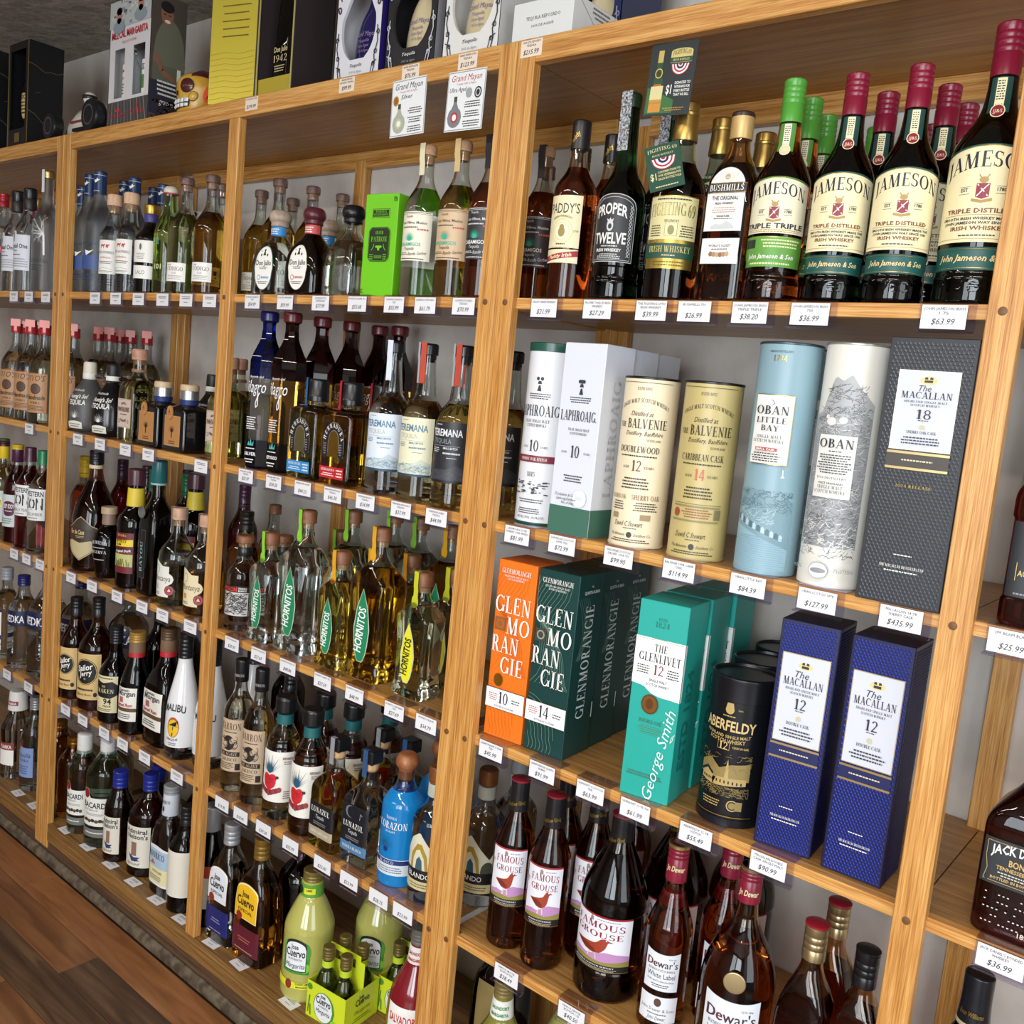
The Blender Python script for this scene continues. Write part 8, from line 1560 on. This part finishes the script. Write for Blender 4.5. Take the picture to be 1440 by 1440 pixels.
def mezbox(s=1.0):
    def f():
        w, d, h = .2*s, .094*s, .315*s; m = cardb('d9d6d6'); dk = paper('4a4644'); red = paper('c2303a'); q = s; fr = MB()
        panel_hole(fr, w, .078*q, .198*q, h, lambda z: [(-w/2, -.074*q), (-.022*q, .018*q), (.076*q, w/2)], m, n=1, y=-d/2)
        S = boxsurf(w, d, 'F', .0004); SR = boxsurf(w, d, 'R', .0004); sk = paper('b98068'); hr = paper('3a2c26')
        E = [('r', -w/2, 0, w/2, .012*q, paper('a9c2c2')), ('r', -w/2, .012*q, w/2, .07*q, dk)]
        for k in range(12): x = -.095*q+k*.017*q; E.append(('l', [(x, .012*q), ((x-.006*q)*.9, .069*q)], .003*q, paper('8d8884' if k % 2 else '6a6562')))
        E += [('t', 'DOS HOMBRES', -.045*q, .03*q, .0085*q, red, {'w': .07*q}), ('t', '+', -.004*q, .036*q, .008*q, red, {}), ('t', 'POSTINO', .05*q, .031*q, .011*q, red, {'w': .068*q}), ('q', [[(-.06*q, .044*q), (-.054*q, .054*q), (-.046*q, .046*q), (-.038*q, .054*q), (-.032*q, .044*q)], [(.044*q, .058*q), (.056*q, .058*q), (.05*q, .044*q)]], red),
              ('t', 'MEZCAL MARGARITA', 0, .224*q, .017*q, red, {'f': 'b', 'w': .175*q}), ('t', 'DELICIOUS COCKTAIL', 0, .209*q, .006*q, red, {'w': .07*q}), ('r', -w/2, .25*q, w/2, h, paper('b8bcba'))]
        rr = random.Random(6)
        for k in range(40): x, z = rr.uniform(-.09, .09)*q, rr.uniform(.252, .31)*q; E.append(('r', x, z, x+rr.uniform(.004, .014)*q, z+rr.uniform(.002, .008)*q, paper(rr.choice(['d6d8d6', '8d9290', 'c9cdc6', '5f6260', 'aeb2a8']))))
        for x, z in ((-.052, .277), (.052, .293)): E += [('e', x*q, (z-.026)*q, .03*q, .016*q, paper('8d9aa0')), ('e', x*q, z*q, .0135*q, .019*q, sk), ('e', x*q, (z+.012)*q, .0138*q, .009*q, hr), ('e', x*q, (z-.011)*q, .0105*q, .007*q, paper('6a4a3c')), ('r', (x-.008)*q, (z+.002)*q, (x-.003)*q, (z+.004)*q, hr), ('r', (x+.003)*q, (z+.002)*q, (x+.008)*q, (z+.004)*q, hr)]
        R = [('r', -d/2, 0, d/2, h, paper('4f463f')), ('e', .004*q, .16*q, .044*q, .1*q, paper('6a6a58')), ('r', -.04*q, .1*q, .044*q, .15*q, paper('5f604f')), ('r', -.046*q, .03*q, .046*q, .11*q, paper('2c2c3c')), ('e', -.006*q, .27*q, .017*q, .026*q, paper('8a5c46')), ('e', -.006*q, .288*q, .0185*q, .013*q, paper('1d1a1a')), ('r', -.016*q, .268*q, -.009*q, .2705*q, paper('2a1c16')), ('r', -.003*q, .268*q, .004*q, .2705*q, paper('2a1c16')), ('e', -.005*q, .254*q, .008*q, .004*q, paper('d9cfc4')), ('l', [(-.032*q, .17*q), (-.016*q, .135*q), (.02*q, .12*q)], .012*q, paper('8a5c46')), ('r', .026*q, .12*q, .036*q, .15*q, paper('dfdfda')), ('f', -.03*q, .075*q, .035*q, .115*q, 4, WHT), ('t', 'gracias', 0, .056*q, .014*q, WHT, {'f': 'i', 'w': .04*q}), ('f', -.03*q, .012*q, .03*q, .024*q, 2, WHT)]
        R += scrib(60, -d/2+.002, d/2-.002, .004*q, .07*q, paper('3a2a22'), 61, .003*q, .02*q)
        bo = []
        for x, col in ((-.048, 'd9d8d2'), (.047, '8aa878')):
            b = lathe([(.022*q, 0), (.022*q, .105*q, .01*q), (.009*q, .128*q), (.009*q, .15*q)], glass('d6dcdc'), 20); shift(b, x*q, -.012*q, .06*q)
            def sf_(u, z, l=0, x=x): a = u/(.0225*q); return (x*q+(.0226+.0003*l)*q*sin(a), -.012*q-(.0226+.0003*l)*q*cos(a), z)
            sf_.curved = True
            el = [('r', -.018*q, .078*q, .018*q, .165*q, WHT)]+([('r', -.008*q, .146*q, .008*q, .152*q, red), ('t', 'HOMBRES', 0, .128*q, .006*q, dk, {'w': .03*q}), ('f', -.014*q, .09*q, .014*q, .12*q, 4, dk)] if x < 0 else [('r', -.018*q, .14*q, .018*q, .155*q, paper('6a7a78')), ('t', 'STR', 0, .143*q, .009*q, WHT, {'f': 'b'}), ('e', 0, .112*q, .013*q, .017*q, paper('4f8a3c'))])
            bo.append(('bottle', b, None, [('bottle_label', label_mesh('bottle_label', sf_, el))]))
        return [('carton_shell', shell(w, d, h, m, flat('8d8d90', .6)).mesh('carton_shell', 0)), ('window_panel', fr.mesh('window_panel', 0)), L('front_print', S, E), L('side_print', SR, R)]+bo
    return f
kind('mez', 'mezcal_carton', 'gift box', mezbox()); kind('mezs', 'mezcal_carton', 'gift box', mezbox(.75))
def whitebox():
    w, d, h = .126, .125, .074; S = boxsurf(w, d, 'F', .0004); SR = boxsurf(w, d, 'R', .0004); k = paper('6a6a6c')
    return [('carton_body', carton(w, d, h, cardb('dedfdc'))), L('front_print', S, [('t', 'TEQUILA REPOSADO', .002, .043, .0058, k, {'w': .072}), ('t', '100% DE AGAVE', .002, .031, .0042, k, {'w': .046})]), L('side_print', SR, [('l', [(-.05, .072), (.05, .006)], .0008, k), ('l', [(.054, .0), (.054, .074)], .0006, k), ('f', -.01, .05, .04, .07, 3, k)])]
kind('wbox', 'tequila_carton', 'gift box', whitebox)
def goldbox():
    w, d, h = .125, .105, .43; dk = flat('332a2c', .5); g = flat('c0ab3a', .38, .25, .3); mb = shell(w, d, h, dk, g)
    tr = MB(); tr.box((-w/2+.003, -d/2+.004, .002), (w/2-.003, d/2-.003, .05), g)
    ed = MB()
    for x in (-w/2, w/2-.004): ed.box((x, -d/2-.0015, 0), (x+.004, -d/2, h), flat('c9bd78', .4, .4))
    R = []; bt = MB()
    for z, a, b in [(.05, .03, .03), (.055, .033, .033), (.3, .021, .021), (.36, .014, .014), (.42, .013, .013)]: R.append(ringpts(z, a, b, 7, 24, 0, -.006))
    bt.rings(R, glass('1f0f0a'))
    lb = MB(); SB = lambda u, z, l=0: (u, -.0405-.0003*l+ (z-.055)*.049, z)
    def sb(u, z, l=0): return SB(u, z, l)
    sb.curved = False; k = paper('c9b98c'); prnt(lb, sb, [('t', 'Don Julio', 0, .105, .011, k, {'f': 'b', 'w': .046}), ('t', '1942', 0, .084, .0145, k, {'f': 's', 'w': .048}), ('f', -.02, .062, .02, .078, 3, k)])
    dr = MB(); dr.box((-.135, -.0015, 0), (0, .0015, h), dk); dr.box((-.133, -.0025, .003), (-.004, -.0015, h-.003), flat('d9c646', .32, .35, .4)); rr = random.Random(3)
    def sd(u, z, l=0): return (u, -.0028-.0002*l, z)
    sd.curved = False; ln = paper('a8983a')
    prnt(dr, sd, [('t', '1942', -.06, .243, .02, paper('3a3014'), {'f': 's', 'w': .07})]+[('f', -.11, .222-.016*k, -.014, .228-.016*k, 1, paper('5a4a1c')) for k in range(6)]+[('l', [(-.13+.0*k, .012+k*.012), (-.09, .016+k*.012), (-.05, .011+k*.012), (-.006, .016+k*.012)], .0008, ln) for k in range(9)])
    a = radians(14); dr.v = [(x*cos(a)-y*sin(a)-w/2, x*sin(a)+y*cos(a)-d/2, z) for x, y, z in dr.v]
    return [('carton_shell', mb.mesh('carton_shell', 0)), ('gold_tray', tr), ('gold_edging', ed.mesh('gold_edging', 0)), ('hinged_door', dr.mesh('hinged_door', 0)), ('bottle', bt, None, [('bottle_print', lb.mesh('bottle_print', 0))])]
kind('gbox', 'tequila_carton', 'gift box', goldbox)
def car():
    wh = flat('d9d2c4', .25, 0, .6); bk = flat('16161a', .35); rim = flat('6a737c', .3, .6); red = flat('8a2a2a', .3)
    body = MB(); R = []
    for x, hw, z0, z1 in [(-.165, .012, .012, .024), (-.13, .026, .01, .045), (-.08, .042, .008, .07), (-.03, .048, .006, .092), (.02, .048, .006, .1), (.07, .045, .008, .088), (.125, .034, .01, .06), (.15, .02, .014, .045)]:
        R.append([(x, hw*cos(t), (z0+z1)/2+(z1-z0)/2*sin(t)) for t in [2*pi*i/20 for i in range(20)]])
    body.rings(R, wh)
    pr = [('car_body', body)]
    hm = lathe([(.001, -.02), (.013, -.015, .008), (.019, 0, .01), (.013, .0155, .008), (.001, .019)], wh, 18); shift(hm, .0, -.022, .108); vz = lathe([(.0192, -.004), (.0198, -.003), (.0196, .005), (.019, .006)], bk, 18); shift(vz, .0, -.022, .11)
    pr += [('driver_helmet', hm, None, [('visor', vz)])]
    st_ = MB(); st_.box((-.05, -.051, .042), (.05, -.046, .047), red); st_.box((-.04, -.05, .02), (.05, -.044, .028), bk); pr.append(('side_trim', st_))
    for nm, x, r, wd in (('front_wheel', -.12, .036, .03), ('rear_wheel', .112, .041, .032)):
        for s in (-1, 1):
            t = lathe([(r*.62, 0), (r*.95, .001), (r, .006, .004), (r, wd-.006, .004), (r*.95, wd-.001), (r*.5, wd)], bk, 26); t.v = [(a+x, s*(.049+c), b+r) for a, b, c in t.v]
            rg = MB()
            for k in range(5):
                a = 2*pi*k/5; rg.add([(x+r*.58*cos(a-.2), s*(.049+wd-.002), r+r*.58*sin(a-.2)), (x+r*.58*cos(a+.2), s*(.049+wd-.002), r+r*.58*sin(a+.2)), (x+.004*cos(a+.7), s*(.049+wd), r+.004*sin(a+.7)), (x+.004*cos(a-.7), s*(.049+wd), r+.004*sin(a-.7))], [(0, 1, 2, 3)], rim)
            O = [(x+r*q*cos(2*pi*i/24), s*(.049+wd+.0003), r+r*q*sin(2*pi*i/24)) for q in (.64, .54) for i in range(24)]; rg.add(O, [(i, (i+1) % 24, 24+(i+1) % 24, 24+i) for i in range(24)], rim)
            pr.append((nm, t, None, [('rim', rg.mesh('rim', 0))]))
    return pr
kind('car', 'racing_car_decanter', 'decanter', car)
def skull():
    y1 = noisy('skull_glaze', 'b98a2c', 'cfa23c', 30, .3, .05, .002); mar = flat('4a1518', .2, 0, .5); k = flat('1a1210', .4); wt = flat('dcdcd8', .3); og = flat('e8502c', .5)
    mb = MB(); R = []
    for z, rx, ry, cx in [(.002, .036, .042, -.016), (.012, .045, .05, -.014), (.03, .052, .055, -.008), (.046, .058, .058, -.002), (.06, .066, .062, .004), (.078, .068, .062, .006), (.092, .06, .055, .008), (.102, .043, .04, .01), (.107, .02, .02, .01)]:
        R.append([(cx+rx*cos(t), ry*sin(t), z) for t in [2*pi*i/28 for i in range(28)]])
    mb.rings(R, y1)
    def on(u, v, e=.0):     # u: angle round the skull from the face, v: height
        for (z0, a0, b0, c0), (z1, a1, b1, c1) in zip(SK, SK[1:]):
            if z0 <= v <= z1: t = (v-z0)/(z1-z0); a, b, c = a0+(a1-a0)*t, b0+(b1-b0)*t, c0+(c1-c0)*t; break
        return (c-(a+e)*cos(u), -(b+e)*sin(u), v)
    SK = [(.002, .036, .042, -.016), (.012, .045, .05, -.014), (.03, .052, .055, -.008), (.046, .058, .058, -.002), (.06, .066, .062, .004), (.078, .068, .062, .006), (.092, .06, .055, .008), (.102, .043, .04, .01), (.107, .02, .02, .01)]
    def patch(n, u, v, ru, rv, m, e, dome=0):
        q = MB(); N = 20; V = [on(u, v, e+dome)]
        for rr in (.5, 1): V += [on(u+ru*rr*cos(2*pi*i/N), v+rv*rr*sin(2*pi*i/N), e+dome*(1-rr*rr)) for i in range(N)]
        F = [(0, 1+i, 1+(i+1) % N) for i in range(N)]+[(1+i, 1+N+i, 1+N+(i+1) % N, 1+(i+1) % N) for i in range(N)]; q.add(V, F, m); return (n, q)
    pr = [('skull_body', mb)]
    cp = MB(); cp.rings([[(.01+(rx+.0012)*cos(t), (ry+.0012)*sin(t), z+.003*sin(5*t)) for t in [2*pi*i/28 for i in range(28)]] for z, rx, ry in [(.0855, .064, .059), (.094, .0585, .0535), (.1035, .0415, .0385), (.1085, .018, .018)]], mar); pr.append(('painted_crown', cp))
    for u in (-.62, .62):
        pr += [patch('eye_rim', u, .064, .3, .0165, k, .0016), patch('eye', u, .064, .26, .0145, mar, .0024, .002)]
    pr += [patch('nostril', -.07, .05, .045, .006, k, .0015), patch('nostril', .07, .05, .045, .006, k, .0015), patch('cheek_scroll', .95, .04, .2, .0115, k, .0012), patch('cheek_scroll', .95, .04, .175, .0098, y1, .0022, .004), patch('cheek_scroll', -.95, .04, .2, .0115, k, .0012)]
    gm = MB(); N = 16; V = []
    for j in range(N+1): u = -.85+1.7*j/N; V += [on(u, .0135+.006*abs(u)**2, .002), on(u, .0375-.004*abs(u), .002)]
    gm.add(V, [(2*j, 2*j+2, 2*j+3, 2*j+1) for j in range(N)], k); pr.append(('gum_line', gm))
    for row in (0, 1):
        for j in range(7):
            u0 = -.8+j*.232; u1 = u0+.2; q = MB(); za, zb = (.0255, .0355) if row else (.0155, .0242); sg = .005*((u0+u1)/2)**2; V = [on(u0, za+sg, .003), on(u1, za+sg, .003), on(u1, zb+sg*.2, .003), on(u0, zb+sg*.2, .003), on((u0+u1)/2, (za+zb)/2+sg*.6, .0055)]; q.add(V, [(0, 1, 4), (1, 2, 4), (2, 3, 4), (3, 0, 4)], wt); pr.append(('tooth', q))
    n_, q = patch('sale_sticker', 1.62, .052, .33, .024, og, .0045); 
    def ss(u, z, l=0): return on(1.62+u/.062, .052+z, .006+.0002*l)
    ss.curved = True; prnt(q, ss, [('t', 'NOT', 0, .007, .0075, k, {'f': 'i'}), ('t', 'FOR', 0, -.004, .0075, k, {'f': 'i'}), ('t', 'SALE', 0, -.0145, .0075, k, {'f': 'i'})]); pr.append((n_, q))
    return pr
kind('skull', 'skull_decanter', 'decanter', skull)
TB = ST[5]-.0002
P('bgift', -2.165, .082, 5, 'black gift box with gold edging at the upper left picture edge')
P('bgift', -1.951, .082, 5, 'black marbled gift box with open window, beside the racing car')
P('car', -1.575, .085, 5, 'white racing car decanter with big black tyres on the top board')
P('mez', -1.318, .08, 5, 'tall picture carton with two bottle windows and a portrait on its side')
P('mezs', -1.290, .235, 4, 'smaller picture carton behind the dark white-label bottle on the top shelf')
P('skull', -1.045, .078, 5, 'yellow painted skull decanter with orange not-for-sale sticker', 74)
P('gbox', -.718, .092, 5, 'tall open gold-lined box holding a dark slim bottle')
P('gm1', -.445, .095, 5, 'white ornamented carton with dark purple bottle in its window')
P('gm2', -.296, .095, 5, 'black ornamented carton with cream bottle in its window')
P('gm3', -.143, .095, 5, 'white ornamented carton with cream bottle in its window')
P('gm4', .016, .225, 5, 'dark blue carton behind the low white box')
P('wbox', .019, .095, 5, 'low white tequila carton at the top of the double post')
# ------------------------------------------------------------------ hanging cards and price labels
def card(name, label, x, z, w, h, els, y=-.0016, tilt=0, c='e4e6e6', cat='sign'):
    mb = MB(); mb.box((-w/2, 0, -h/2), (w/2, .0006, h/2), paper(c))
    def s(u, v, l=0): return (u, -.0002-.0002*l, v)
    s.curved = False; prnt(mb, s, els); me = mb.mesh(name, 0); o = obj(name, me, None, (x, y, z)); o.rotation_euler = (0, radians(tilt), 0); tag(o, label, cat); return o
ink = paper('26262c'); red = paper('b5303a'); gy = paper('7a8288')
def sale(title2, red_, bott, x, lab, tilt):
    E = [('r', -.0435, -.0485, .0435, .0485, paper('8d9aa0')), ('r', -.042, -.047, .042, .047, paper('e4e6e6')), ('t', 'Grand Mayan', 0, .033, .0105, red if red_ else ink, {'f': 'i', 'w': .07}), ('t', 'Tequila 100% de Agave', 0, .0265, .0034, red, {'w': .044}), ('t', title2, -.004 if not red_ else -.018, .0155, .0075, ink, {'f': 'i', 'w': .03 if not red_ else .04})]
    bx = -.022
    if red_: E += [('e', .008, .012, .0075, .0085, paper('9aa0a4')), ('e', .029, .011, .0085, .0095, ink), ('e', .029, .011, .006, .007, paper('c9cdd0')), ('e', .029, .011, .004, .005, ink)]
    else: E += [('e', -.032, .014, .0075, .009, paper('b8802e')), ('e', -.032, .014, .0045, .006, paper('8a5c1c'))]
    E += [('e', bx, -.027, .0165, .017, paper(bott)), ('q', [[(bx-.012, -.02), (bx+.012, -.02), (bx+.004, -.004), (bx+.0035, .008), (bx-.0035, .008), (bx-.004, -.004)]], paper(bott)), ('r', bx-.0036, -.001, bx+.0036, .008, paper('4a4238')), ('e', bx, -.027, .0085, .009, red if red_ else paper('b9c0a0')), ('e', bx, -.027, .005, .0055, WHT)]
    for j in range(3): E.append(('f', .0 if not red_ else -.001, -.001-.016*j-.012, .038, -.001-.016*j, 3, ink))
    card('hanging_card', lab, x, 1.9785 if not red_ else 1.974, .0885, .1, E, tilt=tilt)
sale('Silver', False, 'a8ac9a', -.2485, 'white hanging card with gold coin and slim bottle picture', -1)
sale('Ultra Aged', True, '7a7a80', -.1075, 'white hanging card with red heading and round bottle picture', 1)
gr = paper('1d2a2c'); cr = paper('d9cf9a')
E = [('p', [(-.037, -.048), (.01, -.048)], [(-.037, -.01), (.01, -.03)], paper('2f6a34')), ('e', -.021, -.018, .0105, .014, paper('b5682a')), ('r', -.0315, -.046, -.0105, -.018, paper('c98a3a')), ('r', -.0315, -.028, -.0105, -.009, paper('d6cb94')), ('r', -.0315, -.034, -.0105, -.031, paper('a88a3a')), ('q', [[(-.0305, -.006), (-.0115, -.006), (-.016, .008), (-.016, .03), (-.026, .03), (-.026, .008)]], paper('23492f')), ('e', -.021, .009, .0065, .007, paper('cdb95a')), ('e', -.021, .009, .005, .0055, paper('2f3a20')), ('r', -.0255, .024, -.0165, .041, paper('bfa85a')),
     ('arch', -.004, .022, .032, .038, .004, paper('cdbb74')), ('t', 'FIGHTING 69', .014, .032, .0065, ink, {'f': 's', 'w': .03, 'arc': .002}), ('r', -.004, .0225, .032, .0295, paper('2a4a34')), ('t', 'IRISH WHISKEY', .014, .0245, .0032, cr, {'f': 's', 'w': .028})]
for r_, c_ in ((.0155, red), (.0142, WHT), (.0118, red), (.0095, WHT), (.007, paper('1f2a55')), (.004, WHT), (.0026, red)):
    E.append(('p', [(.014-r_, .02)]+[(.014-r_*cos(pi*k/12), .02-r_*sin(pi*k/12)) for k in range(1, 12)]+[(.014+r_, .02)], [(.014-r_, .0201), (.014+r_, .0201)], paper('b3243a') if c_ is red else c_))
E += [('t', '$1', .0, -.021, .0125, WHT, {'f': 'b', 'w': .009})]+[('t', s, .022, -.008-.0056*j, .0036, WHT, {'f': 'b', 'w': .026}) for j, s in enumerate(['DONATED TO', 'VETERANS FOR', 'EVERY BOTTLE', 'THAT WE SELL'])]+[('f', -.006, -.046, .03, -.04, 2, paper('b98a4a'))]
card('hanging_card', 'dark hanging card with bottle picture and bunting rosette, right bay', .2905, 1.9625, .078, .103, E, y=.013, tilt=3, c='1d2a2c')
def pricetext(price, n1, n2, w, small=False):
    E = []
    if n1: E.append(('t', n1, 0, .0082, .0035, ink, {'w': min(w*.9, len(n1)*.0028)}))
    if n2: E.append(('t', n2, 0, .0028, .0035, ink, {'w': min(w*.9, len(n2)*.0028)}))
    if price: E.append(('t', '$'+price, 0, -.0092, .0075, ink, {'f': 'i', 'w': len(price)*.0047+.004}))
    else: E += [('f', -w*.36, .002, w*.36, .0095, 2, ink), ('f', -.009, -.007, .009, -.0035, 1, ink)]
    return E
for x, pr_, lab, n1, n2 in [(-.733, '199.99', 'rail price label under the tall gold-lined box', 'DON JULIO 1942', ''), (-.425, '99.99', 'rail price label under the purple-bottle carton', 'GRAND MAYAN', 'REPOSADO TEQUILA'), (-.25, '76.99', 'rail price label above the gold-coin card', 'GRAND MAYAN SILVER', 'TEQUILA'), (-.11, '123.99', 'rail price label above the red-heading card', 'GRAND MAYAN ULTRA', 'TEQUILA'), (.03, '215.99', 'rail price label under the low white box', 'CASA AZUL REPOSADO', 'TEQUILA')]:
    card('price_label', lab, x, 2.0395, .044, .0265, pricetext(pr_, n1, n2, .042), y=-.0009, c='e6d6c4', cat='price label')
# clear plastic holders clipped over the shelf edge, each with a printed card
HB = MB(); cp = clearplastic()
for a, b in (((-.033, -.0015, -.0345), (.033, -.0003, .0012)), ((-.033, -.0003, .0), (.033, .028, .0012)), ((-.034, -.0085, -.0365), (.034, -.0003, -.0345)), ((-.033, .0035, -.0345), (.033, .0045, -.019)), ((-.033, -.0003, -.0355), (.033, .0045, -.0345))): HB.box(a, b, cp)
HM = HB.mesh('plastic_holder', 0)
SN = ['bottom', 'fourth', 'third', 'second', 'top']; BN = ['far left bay', 'middle left bay', 'middle right bay', 'right bay']
TAGS = {
(4, 3): [(.100, '21.99', "PADDY'S IRISH WHISKEY", ''), (.206, '27.29', 'PROPER TWELVE IRISH', 'WHISKEY'), (.304, '39.99', 'THE FIGHTING 69TH', 'IRISH WHISKEY'), (.377, '26.99', 'BUSHMILLS 750', ''), (.464, '38.20', 'JOHN JAMESON IRISH', 'TRIPLE TRIPLE'), (.551, '36.99', 'JOHN JAMESON IRISH', '750'), (.721, '63.99', 'JOHN JAMESON IRISH', '1.75')],
(4, 2): [(-.702, '54.99', 'DON JULIO BLANCO', '750'), (-.587, '59.99', 'DON JULIO REPOSADO', ''), (-.471, '77.99', 'DON JULIO 70', 'CRISTALINO'), (-.360, '55.68', 'PATRON SILVER 750', ''), (-.256, '55.99', 'CASAMIGOS BLANCO', '750'), (-.174, '61.79', 'CASAMIGOS REPOSADO', ''), (-.079, '70.99', 'CASAMIGOS ANEJO', 'TEQUILA')],
(3, 3): [(.090, '81.99', 'LAPHROAIG 10 YR', 'SHERRY OAK FINISH'), (.185, '72.99', 'LAPHROAIG SCOTCH', '10YR 750'), (.295, '99.90', 'BALVENIE SCOTCH', 'DBLWD 12YR 750'), (.402, '114.99', 'BALVENIE 14YR CARIB', 'CASK'), (.513, '84.39', 'OBAN LITTLE BAY', ''), (.614, '127.99', 'OBAN SCOTCH 14YR', ''), (.724, '435.99', 'MACALLAN 18 YR', 'SHERRY CASK'), (.853, '25.99', 'JIM BEAM BLACK', '')],
(3, 2): [(-.688, '32.97', 'MILAGRO SILVER', 'TEQUILA'), (-.587, '34.20', 'MILAGRO REPOSADO', 'TEQUILA'), (-.488, '44.23', 'HERRADURA SILVER', ''), (-.392, '46.30', 'HERRADURA REPOSADO', 'TEQUILA'), (-.294, '34.99', 'TEREMANA BLANCO', 'TEQUILA'), (-.194, '37.99', 'TEREMANA REPOSADO', 'TEQUILA'), (-.101, '44.99', 'TEREMANA ANEJO', 'TEQUILA')],
(2, 3): [(.078, '45.99', 'GLENMORANGIE 10 YEAR', '750'), (.192, '91.99', 'GLENMORANGIE QUINTA', 'RUBAN'), (.291, '63.99', 'GLENLIVET 12 SCOTCH', '750'), (.376, '61.99', 'GLENLIVET 12 YR 750', ''), (.482, '55.49', 'ABERFELDY 12 YR', 'SCOTCH'), (.597, '90.99', 'MACALLAN DOUBLE', 'CASK SINGLE MALT'), (.897, '36.99', "JACK DANIEL'S BONDED", 'WHISKEY')],
(2, 2): [(-.703, '30.30', 'ESPOLON BLANCO', ''), (-.602, '27.69', 'HORNITOS PLATA 750', ''), (-.498, '48.86', 'HORNITOS PLATA 1.75', ''), (-.382, '27.69', 'HORNITOS REPO 750', ''), (-.283, '48.99', 'HORNITOS REPO 1.75', ''), (-.168, '27.69', 'HORNITOS CRISTALINO', '750'), (-.082, '34.79', 'HORNITOS BLACK', '')],
(1, 3): [(.161, '28.49', 'FAMOUS GROUSE', 'SCOTCH 750'), (.302, '40.50', 'FAMOUS GROUSE', 'SCOTCH 1.75')],
(1, 2): [(-.705, '19.90', '', ''), (-.631, '18.45', '', ''), (-.545, '39.20', '', ''), (-.448, '32.99', '', ''), (-.341, '23.40', '', ''), (-.257, '23.99', '', ''), (-.169, '28.75', '', ''), (-.100, '23.99', '', '')],
(4, 1): [(x, '', '', '') for x in (-1.398, -1.29, -1.178, -1.066, -.963, -.866)], (4, 0): [(x, '', '', '') for x in (-1.887, -1.788, -1.681)],
(3, 1): [(x, '', '', '') for x in (-1.463, -1.341, -1.21, -1.098, -.865)], (3, 0): [(-1.76, '', '', '')],
(2, 1): [(x, '', '', '') for x in (-1.473, -1.354, -1.22, -1.095, -.998, -.874)], (2, 0): [(x, '', '', '') for x in (-1.836, -1.752, -1.663)],
(1, 1): [(x, '', '', '') for x in (-1.477, -1.376, -1.257, -1.159, -1.049, -.898)], (1, 0): [(x, '', '', '') for x in (-1.862, -1.714)]}
ORD = ['first', 'second', 'third', 'fourth', 'fifth', 'sixth', 'seventh', 'eighth']
for (s, b), lst in TAGS.items():
    for j, (x, pr_, n1, n2) in enumerate(lst):
        t = empty('price_tag', (x+.0035, .0108, ST[s]+.0006))
        where = 'right edge bay' if x > .8 else BN[b]
        tag(t, 'price holder%s, %s from left, %s shelf, %s' % (' with $%s card' % pr_ if pr_ else '', ORD[j], SN[s], where), 'price tag', 'shelf price tags')
        obj('plastic_holder', HM, t)
        cm = MB(); cm.box((-.0265, .0002, -.0145), (.0265, .0006, .0145), paper('e2e2e6'))
        def cs(u, v, l=0): return (u, -.0001-.0001*l, v)
        cs.curved = False; prnt(cm, cs, pricetext(pr_, n1, n2, .053)); obj('printed_card', cm.mesh('printed_card', 0), t, (-.0035, -.0028, -.0172))
for k, (x, y) in enumerate([(-1.792, .0), (-1.68, .0), (-1.476, .0), (-1.347, .0), (-1.218, .0), (-1.098, .0), (-.982, .0), (-.866, .0), (-.73, .0), (-.618, .0), (-.431, .0)]):
    mb = MB(); mb.box((-.024, -.014, 0), (.024, .014, .0005), paper('e2e2e6'))
    def fs_(u, v, l=0): return (u, v, .0006+.0001*l)
    fs_.curved = False; prnt(mb, fs_, pricetext('', '', '', .046)); o = obj('price_label', mb.mesh('price_label', 0), None, (x, .022, ST[0]+.0003)); o.rotation_euler = (0, 0, radians((k*37) % 9-4)); tag(o, 'white price label lying on the bottom shelf edge, %s from left' % (ORD+['ninth', 'tenth', 'eleventh'])[k], 'price label', 'price labels on the bottom shelf')
